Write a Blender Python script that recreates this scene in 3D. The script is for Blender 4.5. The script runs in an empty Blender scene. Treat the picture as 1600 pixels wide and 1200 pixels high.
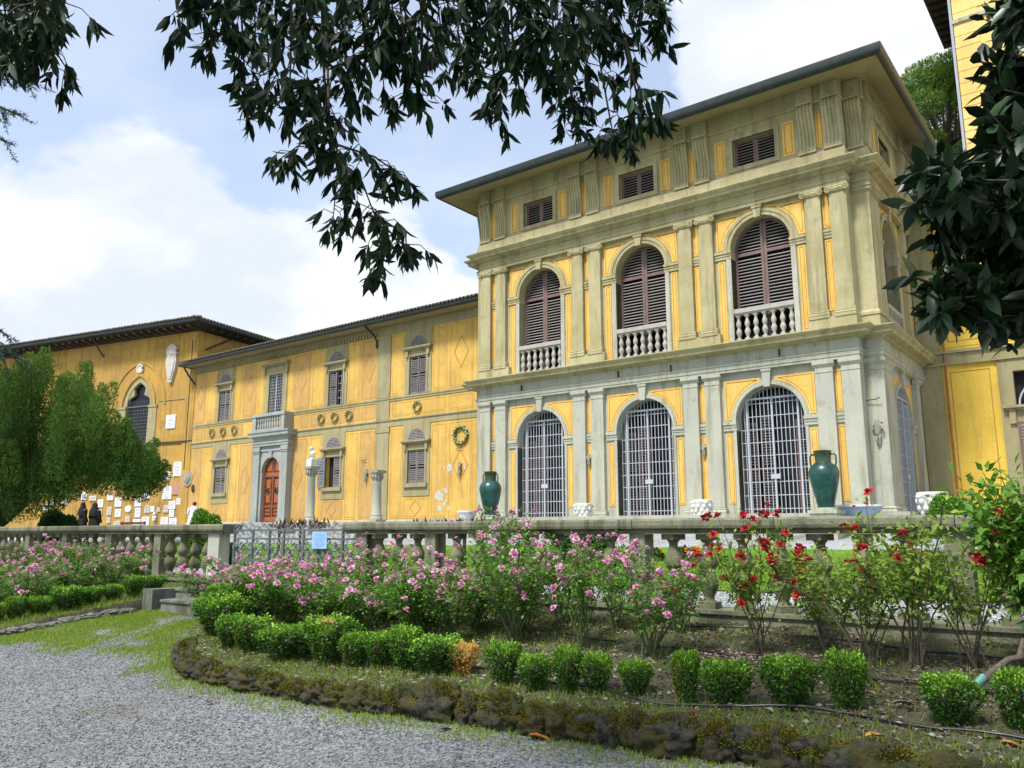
import bpy, bmesh, math, random
import numpy as np
from mathutils import Matrix, Vector, noise as mnoise

rnd = random.Random(7)
nr = np.random.RandomState(11)
R = math.radians
SC = bpy.context.scene
COL = SC.collection

# ------------------------------------------------------------------ camera
cam_d = bpy.data.cameras.new('camera')
cam = bpy.data.objects.new('camera', cam_d)
COL.objects.link(cam)
cam.location = (0, 0, 1.6)
cam.rotation_euler = (R(100.4), 0, R(37.6))
cam_d.sensor_width = 36
cam_d.lens = 1276 / 1600 * 36
cam_d.clip_start = .05
cam_d.clip_end = 2000
SC.camera = cam

# ------------------------------------------------------------------ sky, sun, exposure
SUN_EL, SUN_AZ = R(57), R(186)          # azimuth measured clockwise from +Y
SC.view_settings.view_transform = 'Standard'
SC.view_settings.look = 'None'
SC.view_settings.exposure = 0.85
SC.view_settings.gamma = 1
SC.view_settings.use_curve_mapping = False
world = bpy.data.worlds.new('World')
SC.world = world
world.use_nodes = True


def build_world():
    nt = world.node_tree
    N, Lk = nt.nodes, nt.links
    N.clear()
    def nd(t, **k):
        n = N.new(t)
        for a, b in k.items():
            setattr(n, a, b)
        return n
    def mth(op, a, b=None, c=None, clamp=False):
        n = nd('ShaderNodeMath', operation=op, use_clamp=clamp)
        for i, v in enumerate((a, b, c)):
            if v is None:
                continue
            if isinstance(v, (int, float)):
                n.inputs[i].default_value = v
            else:
                Lk.new(v, n.inputs[i])
        return n.outputs[0]
    out = nd('ShaderNodeOutputWorld')
    sky = nd('ShaderNodeTexSky', sky_type='NISHITA')
    sky.sun_disc = False
    sky.sun_elevation = SUN_EL
    sky.sun_rotation = SUN_AZ
    sky.altitude = 100
    sky.air_density = 1.0
    sky.dust_density = 1.0
    bg1 = nd('ShaderNodeBackground')
    bg1.inputs[1].default_value = 0.15
    Lk.new(sky.outputs[0], bg1.inputs[0])
    tc = nd('ShaderNodeTexCoord')
    sep = nd('ShaderNodeSeparateXYZ')
    Lk.new(tc.outputs['Generated'], sep.inputs[0])
    zz = mth('ADD', mth('MAXIMUM', sep.outputs[2], 0.0), 0.35)
    px = mth('DIVIDE', sep.outputs[0], zz)
    py = mth('DIVIDE', sep.outputs[1], zz)
    cmb = nd('ShaderNodeCombineXYZ')
    Lk.new(px, cmb.inputs[0]); Lk.new(py, cmb.inputs[1]); Lk.new(sep.outputs[2], cmb.inputs[2])
    n1 = nd('ShaderNodeTexNoise'); n1.inputs['Scale'].default_value = 2.1
    n1.inputs['Detail'].default_value = 9; n1.inputs['Roughness'].default_value = .56
    n1.inputs['Distortion'].default_value = .25
    Lk.new(cmb.outputs[0], n1.inputs['Vector'])
    n2 = nd('ShaderNodeTexNoise'); n2.inputs['Scale'].default_value = 1.3
    n2.inputs['Detail'].default_value = 6
    Lk.new(cmb.outputs[0], n2.inputs['Vector'])
    n3 = nd('ShaderNodeTexNoise'); n3.inputs['Scale'].default_value = 3.4
    n3.inputs['Detail'].default_value = 7; n3.inputs['Roughness'].default_value = .5
    Lk.new(cmb.outputs[0], n3.inputs['Vector'])
    v = n1.outputs['Fac']
    # broad cloud masses and openings of this particular sky: direction, cosine falloff, weight
    for (dx, dy, dz), c0, w in CLOUD_BIAS:
        dp = nd('ShaderNodeVectorMath', operation='DOT_PRODUCT')
        Lk.new(tc.outputs['Generated'], dp.inputs[0])
        dp.inputs[1].default_value = (dx, dy, dz)
        mr = nd('ShaderNodeMapRange', interpolation_type='SMOOTHSTEP')
        mr.inputs[1].default_value = c0; mr.inputs[2].default_value = 1.0
        mr.inputs[3].default_value = 0; mr.inputs[4].default_value = w
        Lk.new(dp.outputs['Value'], mr.inputs[0])
        v = mth('ADD', v, mr.outputs[0])
    edge = nd('ShaderNodeMapRange', interpolation_type='SMOOTHSTEP')
    edge.inputs[1].default_value = .47; edge.inputs[2].default_value = .55
    Lk.new(v, edge.inputs[0])
    veil = mth('MULTIPLY_ADD', n2.outputs['Fac'], .52, .20, clamp=True)
    mask = mth('ADD', edge.outputs[0], mth('MULTIPLY', veil, mth('SUBTRACT', 1.0, edge.outputs[0])), clamp=True)
    shade = nd('ShaderNodeMapRange', interpolation_type='SMOOTHSTEP')
    shade.inputs[1].default_value = .40; shade.inputs[2].default_value = .60
    Lk.new(n3.outputs['Fac'], shade.inputs[0])
    rmp = nd('ShaderNodeMix', data_type='RGBA')
    rmp.inputs['A'].default_value = (.55, .60, .69, 1)
    rmp.inputs['B'].default_value = (.70, .72, .74, 1)
    Lk.new(shade.outputs[0], rmp.inputs['Factor'])
    bg2 = nd('ShaderNodeBackground')
    Lk.new(rmp.outputs['Result'], bg2.inputs[0])
    bg2.inputs[1].default_value = .84
    mx = nd('ShaderNodeMixShader')
    Lk.new(mask, mx.inputs[0]); Lk.new(bg1.outputs[0], mx.inputs[1]); Lk.new(bg2.outputs[0], mx.inputs[2])
    Lk.new(mx.outputs[0], out.inputs[0])


CLOUD_BIAS = [
    ((-.781, .401, .478), .945, -.34),
    ((-.60, .55, .58), .955, -.22),
    ((-.50, .735, .463), .975, -.26),
    ((-.36, .772, .523), .992, -.16),
    ((-.772, .522, .364), .965, .22),
    ((-.877, .347, .333), .97, .22),
    ((-.72, .62, .31), .93, .12),
    ((-.25, .839, .484), .97, .20),
    ((-.30, .80, .52), .985, .12),
]
build_world()

sun_d = bpy.data.lights.new('sun', 'SUN')
sun_d.energy = 3.0
sun_d.angle = R(11)
sun_d.color = (1, .955, .88)
sun = bpy.data.objects.new('sun', sun_d)
COL.objects.link(sun)
_sd = Vector((math.sin(SUN_AZ) * math.cos(SUN_EL), math.cos(SUN_AZ) * math.cos(SUN_EL), math.sin(SUN_EL)))
sun.rotation_euler = _sd.to_track_quat('Z', 'Y').to_euler()
sun.location = (0, -20, 40)

# ------------------------------------------------------------------ materials
def _mat(name):
    m = bpy.data.materials.new(name)
    m.use_nodes = True
    nt = m.node_tree
    return m, nt, nt.nodes['Principled BSDF']


def _pos(nt, scale=(1, 1, 1)):
    g = nt.nodes.new('ShaderNodeNewGeometry')
    mp = nt.nodes.new('ShaderNodeMapping')
    mp.inputs['Scale'].default_value = scale
    nt.links.new(g.outputs['Position'], mp.inputs[0])
    return mp.outputs[0]


def _noise(nt, vec, scale, detail=5, rough=.55):
    n = nt.nodes.new('ShaderNodeTexNoise')
    n.inputs['Scale'].default_value = scale
    n.inputs['Detail'].default_value = detail
    n.inputs['Roughness'].default_value = rough
    nt.links.new(vec, n.inputs['Vector'])
    return n.outputs['Fac']


def _range(nt, v, a, b, lo=0., hi=1.):
    n = nt.nodes.new('ShaderNodeMapRange')
    n.interpolation_type = 'SMOOTHSTEP'
    n.inputs[1].default_value = a; n.inputs[2].default_value = b
    n.inputs[3].default_value = lo; n.inputs[4].default_value = hi
    nt.links.new(v, n.inputs[0])
    return n.outputs[0]


def _mix(nt, f, a, b):
    n = nt.nodes.new('ShaderNodeMix'); n.data_type = 'RGBA'
    for sock, v in (('A', a), ('B', b)):
        if isinstance(v, tuple):
            n.inputs[sock].default_value = v + (1,) if len(v) == 3 else v
        else:
            nt.links.new(v, n.inputs[sock])
    if isinstance(f, (int, float)):
        n.inputs['Factor'].default_value = f
    else:
        nt.links.new(f, n.inputs['Factor'])
    return n.outputs['Result']


def _bump(nt, bsdf, v, strength, dist=.01):
    b = nt.nodes.new('ShaderNodeBump')
    b.inputs['Strength'].default_value = strength
    b.inputs['Distance'].default_value = dist
    nt.links.new(v, b.inputs['Height'])
    nt.links.new(b.outputs[0], bsdf.inputs['Normal'])


def stucco(name, c1, c2, c3=None, scale=.9, streak=.55, rough=.9, bump=.35, grain=.25):
    """weathered plaster or stone: two-tone patches, rain streaks, fine grain"""
    m, nt, b = _mat(name)
    p = _pos(nt)
    n1 = _range(nt, _noise(nt, p, scale, 6, .6), .35, .65)
    col = _mix(nt, n1, c1, c2)
    if c3:
        ps = _pos(nt, (2.6, 2.6, .22))
        st = _range(nt, _noise(nt, ps, 1.6, 5, .66), .47, .70, 0, streak)
        col = _mix(nt, st, col, c3)
        bl = _range(nt, _noise(nt, p, scale * 2.3, 8, .72), .55, .66, 0, streak * .6)
        col = _mix(nt, bl, col, c3)
    fine = _noise(nt, p, 38, 4, .6)
    g = _range(nt, fine, .3, .7, 1 - grain, 1 + grain * .4)
    mul = nt.nodes.new('ShaderNodeMix'); mul.data_type = 'RGBA'; mul.blend_type = 'MULTIPLY'
    mul.inputs['Factor'].default_value = .6
    nt.links.new(col, mul.inputs['A']); nt.links.new(g, mul.inputs['B'])
    nt.links.new(mul.outputs['Result'], b.inputs['Base Color'])
    b.inputs['Roughness'].default_value = rough
    b.inputs['Specular IOR Level'].default_value = .25
    _bump(nt, b, fine, bump, .012)
    return m


def plain(name, col, rough=.6, metal=0., spec=.4, var=.18, scale=6., bump=0.):
    m, nt, b = _mat(name)
    p = _pos(nt)
    n = _range(nt, _noise(nt, p, scale, 5, .6), .3, .7, 0, 1)
    c = _mix(nt, n, tuple(max(0, x * (1 - var)) for x in col), tuple(min(1, x * (1 + var)) for x in col))
    nt.links.new(c, b.inputs['Base Color'])
    b.inputs['Roughness'].default_value = rough
    b.inputs['Metallic'].default_value = metal
    b.inputs['Specular IOR Level'].default_value = spec
    if bump:
        _bump(nt, b, _noise(nt, p, scale * 8, 4), bump, .008)
    return m


def foliage(name, dark, light, trans=.3, rough=.55, spec=.35, tip=None):
    """leaf: tone of each leaf from its own 'tint' value, a little light passing through"""
    m, nt, b = _mat(name)
    at = nt.nodes.new('ShaderNodeAttribute'); at.attribute_name = 'tint'
    col = _mix(nt, at.outputs['Fac'], dark, light)
    if tip:
        f = _range(nt, at.outputs['Fac'], .86, .98)
        col = _mix(nt, f, col, tip)
    nt.links.new(col, b.inputs['Base Color'])
    b.inputs['Roughness'].default_value = rough
    b.inputs['Specular IOR Level'].default_value = spec
    if trans > 0:
        t = nt.nodes.new('ShaderNodeBsdfTranslucent')
        nt.links.new(col, t.inputs['Color'])
        mx = nt.nodes.new('ShaderNodeMixShader'); mx.inputs[0].default_value = trans
        nt.links.new(b.outputs[0], mx.inputs[1]); nt.links.new(t.outputs[0], mx.inputs[2])
        nt.links.new(mx.outputs[0], nt.nodes['Material Output'].inputs['Surface'])
    return m


def tint_mat(name, cols, rough=.8, spec=.2, trans=0.):
    """several natural colours picked by each piece's own 'tint' value"""
    m, nt, b = _mat(name)
    at = nt.nodes.new('ShaderNodeAttribute'); at.attribute_name = 'tint'
    rp = nt.nodes.new('ShaderNodeValToRGB')
    el = rp.color_ramp.elements
    while len(el) < len(cols):
        el.new(.5)
    for i, c in enumerate(cols):
        el[i].position = i / max(1, len(cols) - 1)
        el[i].color = tuple(c) + (1,)
    nt.links.new(at.outputs['Fac'], rp.inputs[0])
    nt.links.new(rp.outputs[0], b.inputs['Base Color'])
    b.inputs['Roughness'].default_value = rough
    b.inputs['Specular IOR Level'].default_value = spec
    if trans:
        t = nt.nodes.new('ShaderNodeBsdfTranslucent')
        nt.links.new(rp.outputs[0], t.inputs['Color'])
        mx = nt.nodes.new('ShaderNodeMixShader'); mx.inputs[0].default_value = trans
        nt.links.new(b.outputs[0], mx.inputs[1]); nt.links.new(t.outputs[0], mx.inputs[2])
        nt.links.new(mx.outputs[0], nt.nodes['Material Output'].inputs['Surface'])
    return m


def blocks(name, c1, c2, c3, scale, streak):
    """old plaster over stone courses: the blocks show as faintly different rectangular patches"""
    m = stucco(name, c1, c2, c3, scale, streak)
    nt = m.node_tree; b = nt.nodes['Principled BSDF']
    src = b.inputs['Base Color'].links[0].from_socket
    g = nt.nodes.new('ShaderNodeNewGeometry'); sp = nt.nodes.new('ShaderNodeSeparateXYZ'); nt.links.new(g.outputs['Position'], sp.inputs[0])
    cb = nt.nodes.new('ShaderNodeCombineXYZ'); nt.links.new(sp.outputs[0], cb.inputs[0]); nt.links.new(sp.outputs[2], cb.inputs[1])
    br = nt.nodes.new('ShaderNodeTexBrick'); nt.links.new(cb.outputs[0], br.inputs['Vector'])
    br.inputs['Color1'].default_value = (1, 1, 1, 1); br.inputs['Color2'].default_value = (.52, .50, .50, 1); br.inputs['Mortar'].default_value = (.8, .8, .8, 1)
    br.inputs['Scale'].default_value = 1; br.inputs['Mortar Size'].default_value = .006; br.inputs['Brick Width'].default_value = 1.3; br.inputs['Row Height'].default_value = .42
    br.inputs['Bias'].default_value = -.35
    n = _range(nt, _noise(nt, _pos(nt), .35, 4), .42, .62, 0, .75)
    mul = nt.nodes.new('ShaderNodeMix'); mul.data_type = 'RGBA'; mul.blend_type = 'MULTIPLY'
    nt.links.new(n, mul.inputs['Factor']); nt.links.new(src, mul.inputs['A']); nt.links.new(br.outputs['Color'], mul.inputs['B'])
    nt.links.new(mul.outputs['Result'], b.inputs['Base Color'])
    return m


M = {}
M['yellow'] = stucco('yellow_stucco', (.80, .51, .135), (.70, .43, .105), (.49, .31, .10), 1.3, .65)
M['yellow_wing'] = stucco('wing_yellow_stucco', (.71, .46, .115), (.59, .37, .09), (.41, .28, .115), .9, .8)
M['ochre_panel'] = stucco('ochre_panel_stucco', (.59, .37, .12), (.49, .305, .105), (.36, .25, .12), .9, .8)
M['yellow_line'] = stucco('ochre_border_line', (.47, .25, .05), (.55, .32, .07), None, 2)
M['trim_up'] = stucco('olive_grey_stone', (.365, .325, .175), (.455, .415, .245), (.24, .21, .115), 1.0, .8)
M['trim_low'] = stucco('pale_grey_stone', (.445, .45, .365), (.39, .40, .345), (.245, .235, .145), .8, .8)
M['trim_wing'] = stucco('wing_grey_stone', (.37, .33, .185), (.31, .28, .155), (.22, .19, .10), .9, .65)
M['door_stone'] = stucco('door_grey_stone', (.36, .385, .36), (.30, .325, .30), (.22, .235, .21), .9, .5)
M['jamb'] = stucco('whitened_jamb_stone', (.50, .495, .44), (.42, .415, .36), (.31, .29, .20), 1.4, .8)
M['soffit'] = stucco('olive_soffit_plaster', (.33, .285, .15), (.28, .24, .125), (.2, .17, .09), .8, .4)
M['hall'] = blocks('weathered_ochre_stucco', (.52, .315, .065), (.42, .255, .07), (.26, .175, .06), .45, .9)
M['tower'] = stucco('pale_yellow_stucco', (.82, .62, .24), (.74, .53, .17), (.6, .42, .16), .5, .4)
M['wall_right'] = stucco('plain_yellow_stucco', (.82, .57, .095), (.73, .49, .075), (.52, .36, .08), .7, .5)
M['balustrade'] = stucco('mossy_balustrade_stone', (.235, .235, .17), (.165, .17, .115), (.06, .068, .032), 2.2, 1.0, bump=.6)
M['baluster'] = stucco('mossy_baluster_stone', (.20, .20, .13), (.14, .15, .085), (.055, .065, .025), 4, .85, bump=.6)
M['white_stone'] = stucco('white_carved_stone', (.74, .74, .72), (.62, .63, .62), (.42, .42, .38), 5, .45)
M['balcony'] = stucco('balcony_pale_stone', (.44, .43, .38), (.38, .375, .34), (.25, .235, .19), 4, .5)
M['grey_sculpt'] = stucco('grey_sculpture_stone', (.36, .35, .29), (.29, .28, .23), (.18, .17, .13), 8, .5)
M['plaque'] = plain('white_marble', (.70, .72, .74), .5, var=.06)
M['plaque_grey'] = plain('grey_marble', (.50, .48, .42), .6, var=.1)
M['plaque_ink'] = plain('engraved_lettering_grey', (.25, .25, .25), .7, var=.3)
M['plaque_red'] = plain('red_marble', (.45, .22, .14), .6, var=.15)
M['shutter'] = plain('brown_shutter_paint', (.165, .105, .095), .55, var=.15)
M['slat'] = plain('weathered_slat_paint', (.25, .225, .215), .6, var=.12)
M['slat_wing'] = plain('grey_louvre_paint', (.27, .26, .27), .6, var=.12)
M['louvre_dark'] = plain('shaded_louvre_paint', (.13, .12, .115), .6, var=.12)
M['shutter_wing'] = plain('grey_brown_shutter_paint', (.20, .165, .15), .6, var=.15)
M['shutter_grey'] = plain('slate_grey_shutter_paint', (.20, .23, .255), .55, var=.1)
M['dark'] = plain('dark_interior', (.012, .012, .014), .9, var=.1)
M['glass'] = plain('dark_window_glass', (.014, .016, .018), .12, spec=.22, var=.1)
M['bars'] = plain('pale_grey_painted_iron', (.40, .43, .49), .45, var=.05)
M['iron'] = plain('grey_wrought_iron', (.13, .15, .16), .55, .3, var=.15)
M['iron_dark'] = plain('dark_rusty_iron', (.06, .045, .04), .7, .3, var=.25)
M['gutter'] = plain('dark_green_gutter_metal', (.028, .037, .034), .45, .3, var=.2)
M['tile'] = stucco('old_roof_tile', (.17, .145, .115), (.115, .105, .085), (.07, .07, .055), 3, .6)
M['wood_door'] = plain('red_brown_varnished_wood', (.20, .052, .018), .35, var=.3, scale=9)
M['wood_panel'] = plain('orange_varnished_wood', (.30, .085, .022), .3, var=.25, scale=9)
M['brass'] = plain('dark_bronze', (.09, .08, .07), .35, .7)
M['urn'] = plain('teal_glazed_terracotta', (.013, .062, .056), .30, spec=.5, var=.45, scale=5, bump=.15)
M['urn_top'] = plain('olive_glazed_terracotta', (.022, .045, .02), .28, spec=.6, var=.3, scale=4)
M['ceramic_white'] = plain('white_glazed_ceramic', (.72, .74, .78), .2, spec=.6, var=.04)
M['ceramic_blue'] = plain('cobalt_blue_glaze', (.03, .05, .32), .2, spec=.6, var=.1)
M['ceramic_pale_blue'] = plain('pale_blue_glaze', (.33, .43, .62), .2, spec=.6, var=.1)
M['wreath_green'] = plain('green_glazed_wreath', (.10, .16, .07), .35, var=.35, scale=12)
M['wreath_yellow'] = plain('yellow_glazed_fruit', (.68, .50, .08), .35, var=.2, scale=12)
M['bark'] = stucco('dark_bark', (.055, .042, .03), (.035, .028, .02), (.06, .065, .03), 8, .5, bump=.8)
M['bark_grey'] = stucco('grey_bark', (.15, .13, .10), (.10, .085, .065), (.08, .09, .05), 12, .5, bump=.8)
M['twig'] = plain('brown_twig', (.05, .04, .025), .8, var=.3, scale=20)
M['rose_stem'] = plain('rose_stem', (.06, .085, .03), .7, var=.3, scale=20)
M['red_stem'] = plain('woody_rose_stem', (.085, .07, .05), .75, var=.3, scale=20)
M['hose'] = plain('black_irrigation_pipe', (.018, .019, .021), .35, spec=.5)
M['soil'] = stucco('dark_garden_soil', (.10, .085, .062), (.065, .065, .035), (.085, .12, .035), 5, .6, bump=1.0, grain=.7)
M['step'] = stucco('worn_step_stone', (.20, .205, .18), (.13, .135, .11), (.06, .068, .035), 4, .9, bump=.7)
M['leaf_over'] = foliage('dark_laurel_leaf', (.005, .014, .007), (.016, .050, .012), .22, .55, .25)
M['leaf_mag'] = foliage('glossy_magnolia_leaf', (.005, .016, .006), (.018, .050, .013), .06, .38, .4)
M['leaf_mag_under'] = foliage('magnolia_leaf_pale', (.09, .11, .055), (.14, .15, .08), .1, .45, .4)
M['leaf_old'] = plain('orange_dying_leaf', (.40, .155, .035), .6, var=.25, scale=30)
M['yew'] = foliage('yew_needle_spray', (.020, .070, .016), (.18, .31, .042), .28, .6, .2, (.36, .43, .06))
M['pine'] = foliage('pine_needles', (.05, .12, .02), (.19, .34, .05), .3, .6, .25)
M['cedar'] = foliage('blue_cedar_needles', (.02, .045, .038), (.055, .095, .075), .2, .6, .3)
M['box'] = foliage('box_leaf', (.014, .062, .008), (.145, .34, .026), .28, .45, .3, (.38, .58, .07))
M['box_dry'] = foliage('dry_box_leaf', (.40, .23, .045), (.74, .52, .15), .35, .6, .2)
M['rose_leaf'] = foliage('rose_leaf', (.04, .14, .018), (.22, .42, .05), .38, .5, .25, (.42, .45, .08))
M['rose_leaf_red'] = foliage('yellowing_rose_leaf', (.08, .20, .03), (.36, .48, .07), .38, .5, .25, (.46, .32, .07))
M['shrub_leaf'] = foliage('dark_shrub_leaf', (.012, .045, .014), (.05, .13, .03), .25, .45, .4)
M['petal'] = tint_mat('pink_rose_petal', [(.55, .11, .31), (.73, .29, .52), (.85, .50, .68), (.90, .74, .83)], .6, .2, .25)
M['petal_pale'] = tint_mat('faded_pink_petal', [(.60, .28, .42), (.75, .50, .62), (.80, .66, .70)], .6, .2, .25)
M['petal_red'] = tint_mat('red_rose_petal', [(.26, .008, .02), (.44, .016, .035), (.55, .04, .06)], .55, .25, .15)
M['rose_heart'] = plain('yellow_rose_heart', (.62, .38, .04), .7)
M['marigold'] = tint_mat('orange_marigold', [(.75, .22, .01), (.80, .33, .02), (.78, .45, .03)], .7, .2, .2)
M['bronze_leaf'] = foliage('bronze_red_leaf', (.05, .015, .015), (.13, .03, .03), .2, .4, .4)
M['grass'] = foliage('grass_blade', (.13, .23, .025), (.34, .46, .07), .4, .6, .2, (.44, .44, .13))
M['moss_tuft'] = tint_mat('moss_tuft', [(.045, .062, .010), (.10, .125, .018), (.17, .145, .022), (.12, .075, .014)], .9, .1, .15)
M['litter'] = tint_mat('leaf_litter', [(.05, .035, .022), (.13, .095, .06), (.20, .17, .13), (.32, .315, .30)], .8, .2)
M['pebble'] = tint_mat('grey_pebble', [(.06, .064, .066), (.13, .14, .145), (.19, .20, .208), (.34, .355, .36)], .75, .3)
M['white_pebble'] = tint_mat('white_pebble', [(.30, .32, .34), (.44, .46, .48), (.62, .64, .66)], .75, .3)
M['skin'] = plain('skin', (.42, .25, .17), .5)
M['black_cloth'] = plain('black_cloth', (.008, .008, .010), .85)
M['white_cloth'] = plain('white_cloth', (.74, .75, .78), .8, var=.04)
M['hair'] = plain('dark_hair', (.03, .02, .015), .6)
M['teal_paint'] = plain('teal_cut_paint', (.10, .27, .23), .6, var=.3, scale=30)
M['sign_blue'] = plain('pale_blue_sign', (.28, .48, .74), .5, var=.04)
M['sign_ink'] = plain('blue_sign_print', (.10, .24, .52), .5, var=.04)
M['bench_red'] = plain('red_bench_paint', (.16, .035, .03), .6)
M['clay'] = plain('terracotta', (.36, .15, .07), .8)


def moss_stone_mat():
    m, nt, b = _mat('mossy_tufa_stone')
    p = _pos(nt)
    stone = _mix(nt, _range(nt, _noise(nt, p, 14, 6, .7), .35, .65), (.022, .021, .016), (.10, .098, .078))
    moss = _mix(nt, _range(nt, _noise(nt, p, 5, 4), .38, .6), (.058, .072, .014), (.098, .078, .018))
    f = _range(nt, _noise(nt, p, 4.2, 6, .65), .42, .56)
    nt.links.new(_mix(nt, f, stone, moss), b.inputs['Base Color'])
    b.inputs['Roughness'].default_value = .95
    _bump(nt, b, _noise(nt, p, 32, 7, .75), 1.0, .06)
    return m


def gravel_mat(name, c):
    m, nt, b = _mat(name)
    p = _pos(nt)
    vo = nt.nodes.new('ShaderNodeTexVoronoi'); vo.inputs['Scale'].default_value = 48
    nt.links.new(p, vo.inputs['Vector'])
    big = _range(nt, _noise(nt, p, .7, 5), .35, .65)
    base = _mix(nt, big, tuple(x * .86 for x in c), tuple(x * 1.08 for x in c))
    sepc = nt.nodes.new('ShaderNodeSeparateColor'); nt.links.new(vo.outputs['Color'], sepc.inputs[0])
    k = _range(nt, sepc.outputs[0], 0, 1, .55, 1.35)
    mul = nt.nodes.new('ShaderNodeMix'); mul.data_type = 'RGBA'; mul.blend_type = 'MULTIPLY'
    mul.inputs['Factor'].default_value = 1
    nt.links.new(base, mul.inputs['A']); nt.links.new(k, mul.inputs['B'])
    gr = _range(nt, _noise(nt, p, .55, 6, .65), .52, .68, 0, .75)
    nt.links.new(_mix(nt, gr, mul.outputs['Result'], (.13, .12, .085)), b.inputs['Base Color'])
    b.inputs['Roughness'].default_value = .85
    _bump(nt, b, vo.outputs['Distance'], .9, .012)
    return m


def lawn_mat():
    m, nt, b = _mat('lawn_turf')
    p = _pos(nt)
    c = _mix(nt, _range(nt, _noise(nt, p, 1.1, 6, .6), .3, .7), (.13, .30, .025), (.20, .40, .04))
    c = _mix(nt, _range(nt, _noise(nt, p, 60, 3), .35, .65), c, (.09, .20, .025))
    nt.links.new(c, b.inputs['Base Color'])
    b.inputs['Roughness'].default_value = .9
    b.inputs['Specular IOR Level'].default_value = .1
    _bump(nt, b, _noise(nt, p, 90, 4), 1.0, .03)
    return m


M['moss_stone'] = moss_stone_mat()
M['gravel'] = gravel_mat('blue_grey_gravel', (.175, .185, .193))
M['gravel_white'] = gravel_mat('white_gravel', (.32, .34, .35))
M['turf'] = lawn_mat()

# ------------------------------------------------------------------ object helpers
WM = {}


def link(o, parent=None, world=None):
    COL.objects.link(o)
    world = world if world is not None else Matrix.Identity(4)
    if parent is not None:
        o.parent = parent
        o.matrix_local = WM[parent.name].inverted() @ world
    else:
        o.matrix_local = world
    WM[o.name] = world
    return o


def tag(o, label=None, cat=None, group=None, kind=None):
    if label: o['label'] = label
    if cat: o['category'] = cat
    if group: o['group'] = group
    if kind: o['kind'] = kind
    return o


def thing(name, label, cat, loc=(0, 0, 0), rz=0., group=None):
    o = bpy.data.objects.new(name, None)
    o.empty_display_size = .2
    link(o, None, Matrix.Translation(loc) @ Matrix.Rotation(rz, 4, 'Z'))
    return tag(o, label, cat, group)


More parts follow.
